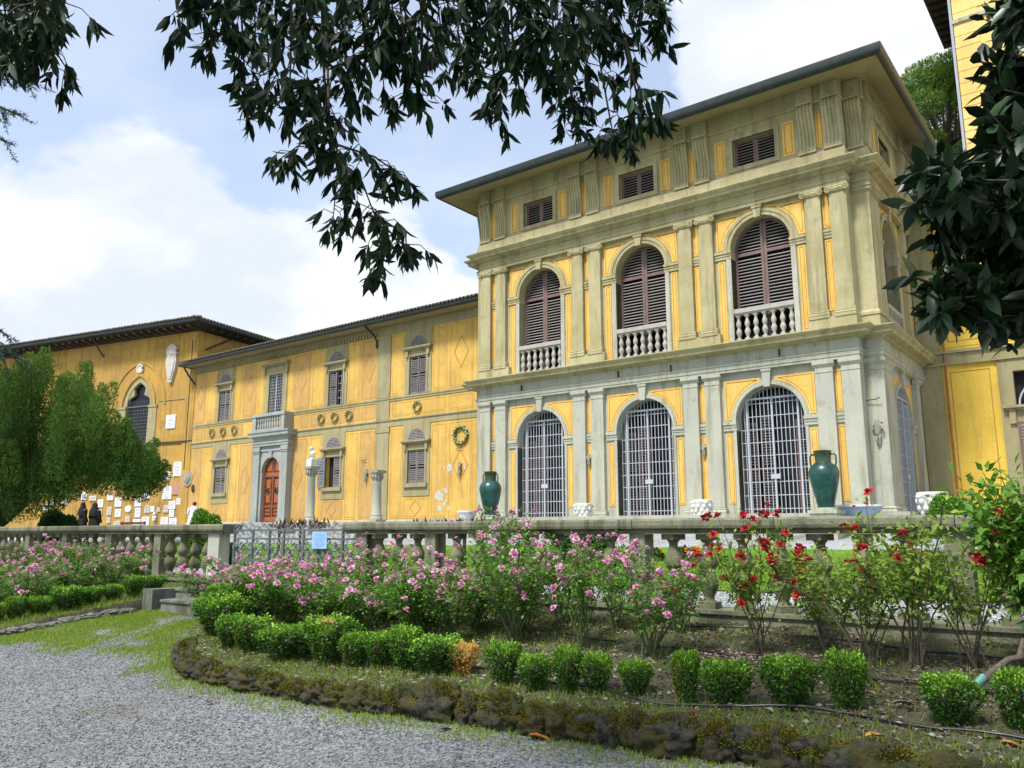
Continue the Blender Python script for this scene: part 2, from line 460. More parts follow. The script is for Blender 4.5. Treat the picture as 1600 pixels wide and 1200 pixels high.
class MB:
    def __init__(s, T=None):
        s.v, s.f, s.mi = [], [], []
        s.T = T if T is not None else Matrix.Identity(4)
        s.cur = 0

    def add(s, vs, fs):
        n = len(s.v)
        T = s.T
        s.v += [tuple(T @ Vector(v)) for v in vs]
        s.f += [tuple(i + n for i in f) for f in fs]
        s.mi += [s.cur] * len(fs)
        return s

    def box(s, x0, x1, y0, y1, z0, z1):
        return s.add([(x0, y0, z0), (x1, y0, z0), (x1, y1, z0), (x0, y1, z0), (x0, y0, z1), (x1, y0, z1), (x1, y1, z1), (x0, y1, z1)],
                     [(0, 3, 2, 1), (4, 5, 6, 7), (0, 1, 5, 4), (1, 2, 6, 5), (2, 3, 7, 6), (3, 0, 4, 7)])

    def quad(s, a, b, c, d):
        return s.add([a, b, c, d], [(0, 1, 2, 3)])

    def prism(s, poly, y0, y1):
        n = len(poly)
        vs = [(x, y0, z) for x, z in poly] + [(x, y1, z) for x, z in poly]
        fs = [tuple(range(n)), tuple(range(2 * n - 1, n - 1, -1))]
        fs += [(i, i + n, (i + 1) % n + n, (i + 1) % n) for i in range(n)]
        return s.add(vs, fs)

    def extr_x(s, poly, x0, x1):
        """profile in (y,z) run along x"""
        n = len(poly)
        vs = [(x0, y, z) for y, z in poly] + [(x1, y, z) for y, z in poly]
        fs = [tuple(range(n)), tuple(range(2 * n - 1, n - 1, -1))]
        fs += [(i, i + n, (i + 1) % n + n, (i + 1) % n) for i in range(n)]
        return s.add(vs, fs)

    def ring(s, cx, cz, r1, r2, y0, y1, a0=0., a1=math.pi, n=20):
        vs, fs = [], []
        for i in range(n + 1):
            a = a0 + (a1 - a0) * i / n
            c, d = math.cos(a), math.sin(a)
            for r, y in ((r1, y0), (r2, y0), (r2, y1), (r1, y1)):
                vs.append((cx + c * r, y, cz + d * r))
        for i in range(n):
            k = i * 4
            for j in range(4):
                fs.append((k + j, k + (j + 1) % 4, k + 4 + (j + 1) % 4, k + 4 + j))
        fs += [(0, 1, 2, 3), (4 * n + 3, 4 * n + 2, 4 * n + 1, 4 * n)]
        return s.add(vs, fs)

    def lathe(s, prof, cx=0., cy=0., n=14, cz=0., sx=1., sy=1.):
        vs, fs = [], []
        m = len(prof)
        for r, z in prof:
            for i in range(n):
                a = 2 * math.pi * i / n
                vs.append((cx + r * math.cos(a) * sx, cy + r * math.sin(a) * sy, cz + z))
        for k in range(m - 1):
            for i in range(n):
                j = (i + 1) % n
                fs.append((k * n + i, k * n + j, (k + 1) * n + j, (k + 1) * n + i))
        fs += [tuple(range(n - 1, -1, -1)), tuple(range((m - 1) * n, m * n))]
        return s.add(vs, fs)

    def tube(s, pts, rad, n=6):
        pts = [Vector(p) for p in pts]
        k = len(pts)
        rad = [rad] * k if isinstance(rad, (int, float)) else list(rad)
        vs, fs = [], []
        up = Vector((0, 0, 1))
        prev = None
        for i, p in enumerate(pts):
            d = (pts[min(i + 1, k - 1)] - pts[max(i - 1, 0)]).normalized()
            if prev is None:
                a = d.cross(up)
                if a.length < 1e-3:
                    a = d.cross(Vector((1, 0, 0)))
            else:
                a = prev - d * prev.dot(d)
            a.normalize(); prev = a
            b = d.cross(a)
            for j in range(n):
                t = 2 * math.pi * j / n
                vs.append(tuple(p + (a * math.cos(t) + b * math.sin(t)) * rad[i]))
        for i in range(k - 1):
            for j in range(n):
                q = (j + 1) % n
                fs.append((i * n + j, i * n + q, (i + 1) * n + q, (i + 1) * n + j))
        fs += [tuple(range(n - 1, -1, -1)), tuple(range((k - 1) * n, k * n))]
        return s.add(vs, fs)

    def lump(s, c, r, sub=2, amp=.2, freq=1.6, seed=0.):
        bm = bmesh.new()
        bmesh.ops.create_icosphere(bm, subdivisions=sub, radius=1)
        vs = []
        for v in bm.verts:
            q = v.co
            k = 1 + amp * mnoise.fractal(q * freq + Vector((seed, seed * 1.7, -seed)), *((.55, 2, 6) if sub > 3 else (1, 2, 3)))
            vs.append((c[0] + q.x * r[0] * k, c[1] + q.y * r[1] * k, c[2] + q.z * r[2] * k))
        fs = [tuple(v.index for v in f.verts) for f in bm.faces]
        bm.free()
        return s.add(vs, fs)

    def sweep(s, path, prof):
        """moulding: profile [(projection, z)] carried round an open plan path, mitred at each break (outside = right hand side of travel)"""
        P = [Vector(p) for p in path]
        n, m = len(P), len(prof)
        nrm = []
        for i in range(n - 1):
            d = (P[i + 1] - P[i]).normalized()
            nrm.append(Vector((d.y, -d.x)))
        mit = []
        for i in range(n):
            if i == 0: mit.append(nrm[0])
            elif i == n - 1: mit.append(nrm[-1])
            else:
                a = nrm[i - 1] + nrm[i]
                mit.append(a / max(.2, (1 + nrm[i - 1].dot(nrm[i]))))
        vs, fs = [], []
        for i in range(n):
            for p, z in prof:
                q = P[i] + mit[i] * p
                vs.append((q.x, q.y, z))
        for i in range(n - 1):
            for j in range(m - 1):
                fs.append((i * m + j, (i + 1) * m + j, (i + 1) * m + j + 1, i * m + j + 1))
        return s.add(vs, fs)

    def arch_wall(s, xa, xb, z0, z1, c, rad, zs, zb, y, depth, n=20):
        """wall sheet with a round-headed opening and its reveal"""
        q = lambda a, b, cc, d: s.quad((a, y, b), (cc, y, b), (cc, y, d), (a, y, d))
        if c - rad > xa: q(xa, z0, c - rad, z1)
        if xb > c + rad: q(c + rad, z0, xb, z1)
        if zb > z0: q(c - rad, z0, c + rad, zb)
        pts = [(c - rad * math.cos(math.pi * i / n), zs + rad * math.sin(math.pi * i / n)) for i in range(n + 1)]
        for (x0, za), (x1, zb_) in zip(pts, pts[1:]):
            s.quad((x0, y, za), (x1, y, zb_), (x1, y, z1), (x0, y, z1))
        path = [(c - rad, zb)] + pts + [(c + rad, zb)]
        for (x0, za), (x1, zb_) in zip(path, path[1:]):
            s.quad((x0, y, za), (x1, y, zb_), (x1, y + depth, zb_), (x0, y + depth, za))
        s.quad((c - rad, y, zb), (c + rad, y, zb), (c + rad, y + depth, zb), (c - rad, y + depth, zb))
        return s

    def mesh(s, name, mats, smooth=None):
        me = bpy.data.meshes.new(name)
        me.from_pydata(s.v, [], s.f)
        mats = mats if isinstance(mats, (list, tuple)) else [mats]
        for m in mats:
            me.materials.append(M[m])
        if len(mats) > 1:
            me.polygons.foreach_set('material_index', s.mi)
        bm = bmesh.new(); bm.from_mesh(me)
        bmesh.ops.remove_doubles(bm, verts=bm.verts, dist=1e-5)
        bmesh.ops.recalc_face_normals(bm, faces=bm.faces)
        bm.to_mesh(me); bm.free()
        if smooth:
            me.polygons.foreach_set('use_smooth', [True] * len(me.polygons))
            me.set_sharp_from_angle(angle=R(smooth))
        me.update()
        return me

    def obj(s, name, mats, parent=None, smooth=None, world=None):
        """link as one object; vertices are world coordinates unless a world matrix is given"""
        return link(bpy.data.objects.new(name, s.mesh(name, mats, smooth)), parent, world)


def inst(me, name, parent=None, loc=(0, 0, 0), rz=0., scale=(1, 1, 1), rot=None, base=None):
    m = Matrix.Translation(loc) @ (rot.to_4x4() if rot is not None else Matrix.Rotation(rz, 4, 'Z')) @ Matrix.Diagonal((*scale, 1))
    if base is not None:
        m = base @ m
    return link(bpy.data.objects.new(name, me), parent, m)


def copy_tree(root, loc, rz=0., scale=1.):
    """copy a thing with its parts and their sub-parts"""
    base = Matrix.Translation(loc) @ Matrix.Rotation(rz, 4, 'Z') @ Matrix.Scale(scale, 4)
    r = root.copy(); COL.objects.link(r); r.matrix_local = base; WM[r.name] = base
    for ch in list(root.children):
        c = ch.copy(); COL.objects.link(c); c.parent = r; WM[c.name] = base @ ch.matrix_local
        for g in list(ch.children):
            d = g.copy(); COL.objects.link(d); d.parent = c
    return r


def mesh_np(name, V, F, mat, tint=None, smooth=False):
    V = np.ascontiguousarray(V, dtype=np.float32).reshape(-1, 3)
    F = np.ascontiguousarray(F, dtype=np.int32)
    me = bpy.data.meshes.new(name)
    k = F.shape[1]
    me.vertices.add(len(V)); me.vertices.foreach_set('co', V.ravel())
    me.loops.add(F.size); me.loops.foreach_set('vertex_index', F.ravel())
    me.polygons.add(len(F))
    me.polygons.foreach_set('loop_start', np.arange(0, F.size, k, dtype=np.int32))
    if smooth:
        me.polygons.foreach_set('use_smooth', np.ones(len(F), dtype=bool))
    if tint is not None:
        a = me.attributes.new('tint', 'FLOAT', 'POINT')
        a.data.foreach_set('value', np.ascontiguousarray(tint, dtype=np.float32))
    me.materials.append(M[mat] if isinstance(mat, str) else mat)
    me.update(calc_edges=True)
    return me


def unit(a):
    return a / np.maximum(np.linalg.norm(a, axis=-1, keepdims=True), 1e-6)


def leaf_cloud(P, A, Nn, L, W, tint, shape='diamond', fold=.12, mid=.45):
    """arrays for many single leaves: base point, axis, normal, length, width"""
    n = len(P)
    A = unit(A); S = unit(np.cross(A, Nn)); Nn = unit(np.cross(S, A))
    L = np.broadcast_to(L, (n,))[:, None]; W = np.broadcast_to(W, (n,))[:, None]
    if shape == 'diamond':
        V = np.stack([P, P + A * L * mid + S * W * .5 + Nn * W * fold, P + A * L - Nn * L * .05, P + A * L * mid - S * W * .5 + Nn * W * fold], 1)
        b = np.arange(n)[:, None] * 4
        F = np.concatenate([b + [0, 1, 2], b + [0, 2, 3]], 0)
        return V.reshape(-1, 3), F, np.repeat(tint, 4)
    V = np.stack([P, P + A * L * .28 + S * W * .42 + Nn * W * fold, P + A * L * .28 - S * W * .42 + Nn * W * fold, P + A * L * .3,
                  P + A * L * .66 + S * W * .40 + Nn * (W * fold - L * .05), P + A * L * .66 - S * W * .40 + Nn * (W * fold - L * .05), P + A * L * .68 - Nn * L * .05,
                  P + A * L - Nn * L * .16], 1)
    b = np.arange(n)[:, None] * 8
    F = np.concatenate([b + t for t in ([0, 3, 1], [0, 2, 3], [1, 3, 6], [1, 6, 4], [3, 2, 5], [3, 5, 6], [4, 6, 7], [6, 5, 7])], 0)
    return V.reshape(-1, 3), F, np.repeat(tint, 8)


def rand_dir(n, rs=None):
    return unit((rs or nr).normal(size=(n, 3)))


def skin_mesh(name, pts, edges, rad, mats, sub=2, root=0):
    """one continuous body grown over a skeleton"""
    me = bpy.data.meshes.new(name + '_bones')
    me.from_pydata(pts, edges, [])
    o = bpy.data.objects.new(name + '_bones', me)
    COL.objects.link(o)
    sk = o.modifiers.new('skin', 'SKIN')
    sk.use_smooth_shade = True
    for i, r in enumerate(rad):
        d = me.skin_vertices[0].data[i]
        d.radius = (r, r) if isinstance(r, (int, float)) else r
        d.use_root = (i == root)
    ss = o.modifiers.new('sub', 'SUBSURF'); ss.levels = sub; ss.render_levels = sub
    dg = bpy.context.evaluated_depsgraph_get()
    out = bpy.data.meshes.new_from_object(o.evaluated_get(dg))
    out.name = name
    out.materials.clear()
    for m in (mats if isinstance(mats, (list, tuple)) else [mats]):
        out.materials.append(M[m])
    bpy.data.objects.remove(o)
    bpy.data.meshes.remove(me)
    return out

# ================================================================== ground
def path_z(x, y):
    return max(-.3, .1 * (y - 3.8))


def terr_z(x, y):
    return .70 + .90 * min(1., max(0., (y - 9.) / 9.))


BORDER = [(-12.1, 7.7), (-10.6, 6.65), (-9.4, 5.85), (-8.92, 5.42), (-8.07, 5.06), (-6.77, 5.03), (-5.49, 5.02), (-4.6, 5.14), (-3.72, 5.22),
          (-2.97, 5.30), (-2.28, 5.34), (-1.73, 5.38), (-1.2, 5.30), (-.6, 5.05), (.3, 4.7), (2.6, 4.3)]


def bed_z(x, y):
    return .30 + (y - 5.4) * .122 + .025 * mnoise.noise(Vector((x * 2.1, y * 2.1, 3)))


def bed2_z(x, y):
    return .24 + (y - 5.2) * .135 + .025 * mnoise.noise(Vector((x * 2.1, y * 2.1, 9)))


def lerp_poly(pts, t):
    ls = [math.dist(a, b) for a, b in zip(pts, pts[1:])]
    t *= sum(ls)
    for (a, b), l in zip(zip(pts, pts[1:]), ls):
        if t <= l:
            return (a[0] + (b[0] - a[0]) * t / l, a[1] + (b[1] - a[1]) * t / l)
        t -= l
    return pts[-1]


def grid_sheet(name, mat, xs, ys, zf, kind='structure', amp=0.):
    V = np.array([(x, y, zf(x, y) + (amp * mnoise.noise(Vector((x * .9, y * .9, 0))) if amp else 0)) for y in ys for x in xs])
    nx = len(xs)
    F = [(j * nx + i, j * nx + i + 1, (j + 1) * nx + i + 1, (j + 1) * nx + i) for j in range(len(ys) - 1) for i in range(nx - 1)]
    o = link(bpy.data.objects.new(name, mesh_np(name, V, F, mat, smooth=True)))
    return tag(o, kind=kind)


tag(grid_sheet('gravel_path', 'gravel', list(np.linspace(-80, -16, 14)) + list(np.linspace(-15, 4, 77)) + list(np.linspace(6, 80, 14)),
               list(np.linspace(-60, 0, 12)) + list(np.linspace(.5, 8.6, 41)), path_z, amp=.02))
tag(grid_sheet('courtyard_gravel', 'gravel_white', list(np.linspace(-400, -50, 8)) + list(np.linspace(-45, 10, 45)) + list(np.linspace(20, 400, 8)),
               list(np.linspace(8.6, 40, 60)) + [60, 100, 200, 500], terr_z))
tag(grid_sheet('lawn', 'turf', list(np.linspace(-34, 6, 60)), list(np.linspace(10.5, 15.1, 24)), lambda x, y: terr_z(x, y) + .02, amp=.01))

# planted beds as soil sheets
def bed_sheet(name, low, top, zf, n=130, m=40):
    V = []
    for j in range(m + 1):
        for i in range(n + 1):
            a, b = lerp_poly(low, i / n), lerp_poly(top, i / n)
            x, y = a[0] + (b[0] - a[0]) * j / m, a[1] + (b[1] - a[1]) * j / m
            V.append((x, y, (path_z(x, y) - .06) if j == 0 else zf(x, y) + .03 * mnoise.fractal(Vector((x * 4, y * 4, 1)), 1, 2, 3)))
    F = [(j * (n + 1) + i, j * (n + 1) + i + 1, (j + 1) * (n + 1) + i + 1, (j + 1) * (n + 1) + i) for j in range(m) for i in range(n)]
    return tag(link(bpy.data.objects.new(name, mesh_np(name, np.array(V), F, 'soil', smooth=True))), kind='structure')


bed_sheet('flower_bed', BORDER, [(-12.3, 8.5), (-9, 8.5), (-5, 8.5), (-2, 8.5), (2.6, 8.5)], bed_z)
BORDER2 = [(-30, 5.0), (-20, 4.9), (-14.5, 4.9), (-13.45, 5.15), (-13.42, 5.7), (-13.5, 6.6), (-13.5, 7.2), (-13.6, 7.8), (-13.62, 8.0)]
bed_sheet('flower_bed', BORDER2, [(-30, 8.5), (-20, 8.5), (-16, 8.5), (-13.65, 8.5)], bed2_z)

# ================================================================== villa: shared pieces
G0 = 2.05          # top of the podium the pavilion stands on
PAV = thing('pavilion', 'three-storey grey and yellow villa pavilion with arched openings and wide eaves', 'building', (-10.9, 22, 1.6))
PL = [(-17.15, 25.2), (-17.15, 20.4), (-16.72, 20.4), (-16.72, 20.0), (-5.03, 20.0), (-5.03, 20.4), (-4.6, 20.4), (-4.6, 25.2)]
BAYS = [-14.39, -10.845, -7.30]
WY = 20.13         # wall face between the pilasters


def stone_profile(z0, z1, p, steps):
    """cornice profile from the wall out to projection p and back"""
    pr = [(0, z0)]
    for f, g in steps:
        pr.append((p * f, z0 + (z1 - z0) * g))
    pr.append((-.05, z1))
    return pr


def body():
    m = MB()
    # front wall of the ground and upper floors with their arched openings
    xs = [-16.72] + [(a + b) / 2 for a, b in zip(BAYS, BAYS[1:])] + [-5.03]
    for i, c in enumerate(BAYS):
        m.arch_wall(xs[i], xs[i + 1], G0, 5.74, c, .88, 4.45, G0 + .001, WY, .62)
    m.obj('wall', 'trim_low', PAV)
    m = MB()
    for i, c in enumerate(BAYS):
        m.arch_wall(xs[i], xs[i + 1], 6.44, 10.13, c, .80, 9.06, 6.50, WY, .50)
    m.obj('upper_wall', 'trim_up', PAV)
    m = MB()
    # attic wall with three windows
    for i, c in enumerate(BAYS):
        a, b = xs[i], xs[i + 1]
        y = 20.06
        m.quad((a, y, 10.7), (b, y, 10.7), (b, y, 11.33), (a, y, 11.33))
        m.quad((a, y, 12.12), (b, y, 12.12), (b, y, 12.99), (a, y, 12.99))
        m.quad((a, y, 11.33), (c - .575, y, 11.33), (c - .575, y, 12.12), (a, y, 12.12))
        m.quad((c + .575, y, 11.33), (b, y, 11.33), (b, y, 12.12), (c + .575, y, 12.12))
        for p, q in (((c - .575, 11.33), (c - .575, 12.12)), ((c - .575, 12.12), (c + .575, 12.12)), ((c + .575, 12.12), (c + .575, 11.33)), ((c + .575, 11.33), (c - .575, 11.33))):
            m.quad((p[0], y, p[1]), (q[0], y, q[1]), (q[0], y + .3, q[1]), (p[0], y + .3, p[1]))
    # setback faces beside the projecting front, and the two returns
    for x0, x1 in ((-17.15, -16.72), (-5.03, -4.6)):
        m.quad((x0, 20.46, 10.7), (x1, 20.46, 10.7), (x1, 20.46, 12.99), (x0, 20.46, 12.99))
    m.quad((-5.03, 20.06, 10.7), (-5.03, 20.46, 10.7), (-5.03, 20.46, 12.99), (-5.03, 20.06, 12.99))
    m.quad((-16.72, 20.06, 10.7), (-16.72, 20.46, 10.7), (-16.72, 20.46, 12.99), (-16.72, 20.06, 12.99))
    m.quad((-17.15, 20.46, 2), (-17.15, 25.2, 2), (-17.15, 25.2, 12.99), (-17.15, 20.46, 12.99))
    # attic side wall with its window
    T = side_T()
    s = MB(T)
    y = .06; a, b, c = 0., 4.8, 2.25
    s.quad((a, y, 10.7), (b, y, 10.7), (b, y, 11.33), (a, y, 11.33)); s.quad((a, y, 12.12), (b, y, 12.12), (b, y, 12.99), (a, y, 12.99))
    s.quad((a, y, 11.33), (c - .575, y, 11.33), (c - .575, y, 12.12), (a, y, 12.12)); s.quad((c + .575, y, 11.33), (b, y, 11.33), (b, y, 12.12), (c + .575, y, 12.12))
    for p, q in (((c - .575, 11.33), (c - .575, 12.12)), ((c - .575, 12.12), (c + .575, 12.12)), ((c + .575, 12.12), (c + .575, 11.33)), ((c + .575, 11.33), (c - .575, 11.33))):
        s.quad((p[0], y, p[1]), (q[0], y, q[1]), (q[0], y + .3, q[1]), (p[0], y + .3, p[1]))
    m.add(s.v, s.f)
    m.obj('attic_wall', 'trim_up', PAV)
    # corner piers behind the projecting front (the sculpture hangs on one) and the side wall
    m = MB()
    for a, b, z0, z1, mt in ((-5.03, -4.6, G0, 5.74, 'trim_low'), (-17.15, -16.72, G0, 5.74, 'trim_low'), (-5.03, -4.6, 6.44, 10.13, 'trim_up'), (-17.15, -16.72, 6.44, 10.13, 'trim_up')):
        MB().box(a, b, 20.4, 20.9, z0, z1).obj('corner_pier', mt, PAV)
    for z0, z1, mt in ((G0, 5.74, 'trim_low'), (6.44, 10.13, 'trim_up')):
        MB().box(-5.2, -5.03, 20.004, 20.5, z0, z1).obj('wall_return', mt, PAV)
    s = MB(T)
    s.arch_wall(.5, 4.8, G0, 5.74, 2.25, .86, 4.45, G0 + .001, .13, .6)
    m.add(s.v, s.f)
    m.obj('side_wall', 'trim_low', PAV)
    m = MB()
    s = MB(T)
    s.arch_wall(.5, 4.8, 6.44, 10.13, 2.25, .80, 9.06, 6.50, .13, .5)
    m.add(s.v, s.f)
    m.obj('upper_side_wall', 'trim_up', PAV)
    # dark rooms behind the openings
    m = MB(); m.box(-16.6, -5.3, 20.78, 24.8, 2.06, 12.9); m.obj('interior', 'dark', PAV)


def side_T():
    """frame of the side front: x runs away from the viewer, y into the wall"""
    return Matrix.Translation((-4.6, 20.4, 0)) @ Matrix.Rotation(R(90), 4, 'Z')


body()

# entablatures and cornices swept round the broken plan
def mould(name, mat, prof, smooth=None, path=PL, parent=PAV):
    return MB().sweep(path, prof).obj(name, mat, parent, smooth)


mould('architrave', 'trim_low', [(-.2, 5.735), (.012, 5.735), (.012, 5.80), (.03, 5.805), (.03, 5.90), (.055, 5.92), (.055, 5.95), (.01, 5.955), (.01, 6.22)])
mould('cornice', 'trim_up', [(.012, 6.215), (.07, 6.225), (.07, 6.255), (.09, 6.275), (.30, 6.285), (.30, 6.36), (.34, 6.385), (.39, 6.43), (.39, 6.455), (.0, 6.475), (-.15, 6.475)])
mould('architrave', 'trim_up', [(-.2, 10.128), (.012, 10.128), (.012, 10.225), (.035, 10.23), (.035, 10.305), (.055, 10.32), (.055, 10.345), (.01, 10.35), (.01, 10.47)])
mould('cornice', 'trim_up', [(.012, 10.462), (.06, 10.475), (.06, 10.50), (.12, 10.53), (.26, 10.54), (.26, 10.60), (.30, 10.625), (.36, 10.685), (.36, 10.715), (.0, 10.74), (-.15, 10.74)])
mould('attic_base', 'trim_up', [(.07, 10.738), (.07, 11.05), (.035, 11.09), (.02, 11.12), (-.08, 11.12)], path=[(a, b + .02) for a, b in PL])
mould('attic_band', 'trim_up', [(-.1, 12.44), (.012, 12.445), (.03, 12.46), (.03, 12.50), (.012, 12.51), (.012, 12.97)])
mould('pedestal', 'trim_up', [(-.2, 6.474), (.03, 6.474), (.03, 6.80), (-.2, 6.80)], path=[(-17.15, 25.2), (-17.15, 20.4), (-16.72, 20.4), (-16.72, 20.0), (-15.55, 20.0), (-15.55, 20.2)])
for a, b in ((-13.21, -12.03), (-9.65, -8.47)):
    mould('pedestal', 'trim_up', [(-.2, 6.474), (.03, 6.474), (.03, 6.80), (-.2, 6.80)], path=[(a, 20.2), (a, 20.0), (b, 20.0), (b, 20.2)])
mould('pedestal', 'trim_up', [(-.2, 6.474), (.03, 6.474), (.03, 6.80), (-.2, 6.80)], path=[(-6.11, 20.2), (-6.11, 20.0), (-5.03, 20.0), (-5.03, 20.4), (-4.6, 20.4), (-4.6, 21.35)])
for x, z in ((-15.0, 6.05), (-11.55, 6.08), (-9.9, 6.05), (-6.9, 6.08)):
    q = MB(); q.box(x - .012, x + .012, 19.93, 20.0, z - .09, z + .09); q.obj('iron_tie', 'iron_dark', PAV)
m = MB()
x = -16.66
while x < -5.06:
    m.box(x, x + .05, 19.935, 19.985, 6.228, 6.272); x += .085
d = m.obj('dentils', 'trim_up', PAV); tag(d, kind='stuff')

# pilasters: shaft, base and capital, built once and repeated
def pil_mesh(w, z0, z1, order):
    h = w / 2
    m = MB()
    m.box(-h, h, 0, .16, z0 + .20, z1)
    m.box(-h - .05, h + .05, -.05, .15, z0, z0 + .07)
    m.extr_x([(-.045, z0 + .07), (-.055, z0 + .095), (-.045, z0 + .125), (-.02, z0 + .14), (-.03, z0 + .165), (-.02, z0 + .19), (.1, z0 + .2), (.1, z0 + .07)], -h - .045, h + .045)
    if order == 'tuscan':
        t = z1
        m.box(-h - .012, h + .012, -.012, .15, t - .001, t + .04)
        m.box(-h, h, -.002, .15, t + .04, t + .13)
        m.extr_x([(-.002, t + .13), (-.05, t + .19), (-.06, t + .20), (-.06, t + .28), (.1, t + .28), (.1, t + .13)], -h - .05, h + .05)
    else:
        t = z1
        m.box(-h - .012, h + .012, -.015, .15, t - .001, t + .03)
        m.box(-h - .03, h + .03, -.04, .15, t + .03, t + .10)
        m.box(-h - .07, h + .07, -.06, .15, t + .135, t + .175)
        m.box(-h, h, -.055, .1, t + .07, t + .136)
        for sx in (-1, 1):
            cx = sx * (h + .015)
            m.ring(cx, t + .075, .055, .075, -.075, .05, 0, 2 * math.pi, 14)
            m.ring(cx, t + .075, .025, .04, -.07, .05, 0, 2 * math.pi, 10)
            m.ring(cx, t + .075, .0, .056, -.05, .05, 0, 2 * math.pi, 12)
            m.ring(cx, t + .075, .0, .014, -.08, .05, 0, 2 * math.pi, 8)
    return m


pil_low = pil_mesh(.42, 2.055, 5.45, 'tuscan').mesh('pilaster_low', 'trim_low')
pil_up = pil_mesh(.40, 6.78, 9.95, 'ionic').mesh('pilaster_up', 'trim_up')
PX = []
for c in (-16.19, -12.62, -9.065, -5.555):
    PX += [c - .31, c + .31]
for x in PX:
    inst(pil_low, 'pilaster', PAV, (x - .0, 20.0, 0))
    inst(pil_up, 'pilaster', PAV, (x, 20.0, 0))
for u in (.72, 3.72):
    inst(pil_low, 'pilaster', PAV, (0, 0, 0), base=side_T() @ Matrix.Translation((u, 0, 0)))
    inst(pil_up, 'pilaster', PAV, (0, 0, 0), base=side_T() @ Matrix.Translation((u, 0, 0)))
# corner pier base and capital
m = MB()
m.sweep([(-5.03, 20.4), (-4.6, 20.4), (-4.6, 20.9)], [(.05, 2.06), (.05, 2.12), (.03, 2.16), (.045, 2.19), (-.02, 2.25)])
m.obj('pier_base', 'trim_low', PAV); m = MB()
m.sweep([(-5.03, 20.4), (-4.6, 20.4), (-4.6, 20.9)], [(-.02, 5.44), (.012, 5.45), (.012, 5.49), (.004, 5.50), (.004, 5.58), (.06, 5.65), (.06, 5.73), (-.1, 5.734)])
m.obj('pier_capital', 'trim_low', PAV)
m = MB()
m.sweep([(-5.03, 20.4), (-4.6, 20.4), (-4.6, 21.0)], [(.05, 6.80), (.05, 6.87), (.02, 6.91), (-.02, 6.98)])
m.obj('pier_base', 'trim_up', PAV); m = MB()
m.sweep([(-5.03, 20.4), (-4.6, 20.4), (-4.6, 21.0)], [(-.02, 9.94), (.02, 9.95), (.02, 9.98), (.045, 9.99), (.045, 10.08), (.07, 10.085), (.07, 10.126), (-.1, 10.127)])
m.obj('pier_capital', 'trim_up', PAV)


# one bay's dressings (local frame: x along the wall from the bay centre, y=0 on the wall face)
def panel_pair(name_panel, poly, T, d=.014):
    """yellow field with a darker border line and a raised inner field"""
    cx = sum(p[0] for p in poly) / len(poly); cz = sum(p[1] for p in poly) / len(poly)
    a = MB(T); a.prism(poly, -d, .004)
    return a


def inset(poly, d):
    """shrink a polygon (counter-clockwise or clockwise) by d"""
    n = len(poly)
    area = sum(poly[i][0] * poly[(i + 1) % n][1] - poly[(i + 1) % n][0] * poly[i][1] for i in range(n))
    sg = 1 if area > 0 else -1
    out = []
    for i in range(n):
        p0, p1, p2 = Vector(poly[i - 1]), Vector(poly[i]), Vector(poly[(i + 1) % n])
        d1, d2 = (p1 - p0).normalized(), (p2 - p1).normalized()
        n1, n2 = Vector((-d1.y, d1.x)) * sg, Vector((-d2.y, d2.x)) * sg
        k = (n1 + n2) / max(.35, 1 + n1.dot(n2))
        q = p1 + k * d
        out.append((q.x, q.y))
    return out


def framed(poly, w1=.045, w2=.02, d=.012):
    """flat yellow field, sunk darker line, slightly proud inner field: three steps of real relief; material slots field, line"""
    i1, i2 = inset(poly, w1), inset(poly, w1 + w2)
    m = MB()
    m.cur = 0
    n = len(poly)
    for A, B, y, mi in ((poly, i1, -d, 0), (i1, i2, -d * .35, 1)):
        m.cur = mi
        m.add([(x, y, z) for x, z in A] + [(x, y, z) for x, z in B], [(i, (i + 1) % n, (i + 1) % n + n, i + n) for i in range(n)])
    m.cur = 0
    m.add([(x, -d * .8, z) for x, z in i2], [tuple(range(n))])
    m.cur = 0
    m.add([(x, -d, z) for x, z in poly] + [(x, .02, z) for x, z in poly], [(i, (i + 1) % n, (i + 1) % n + n, i + n) for i in range(n)])
    return m


def rect(x0, x1, z0, z1):
    return [(x0, z0), (x1, z0), (x1, z1), (x0, z1)]


def spandrel(xo, xi, ztop, zs, ro, sgn, n=9):
    """corner field beside an arch of outer radius ro springing at zs"""
    pts = []
    a0 = math.acos(min(1, xo / ro)) if xo < ro else 0
    a1 = math.acos(xi / ro)
    for i in range(n + 1):
        a = a0 + (a1 - a0) * i / n
        pts.append((ro * math.cos(a), zs + ro * math.sin(a)))
    p = [(xo, zs + .06)] if xo > ro else []
    poly = p + pts + [(xi, ztop), (xo, ztop)]
    if xo > ro:
        poly = [(xo, zs + .05), (ro + .0, zs + .05)] + [q for q in pts if q[1] > zs + .06] + [(xi, ztop), (xo, ztop)]
    return [(x * sgn, z) for x, z in poly]


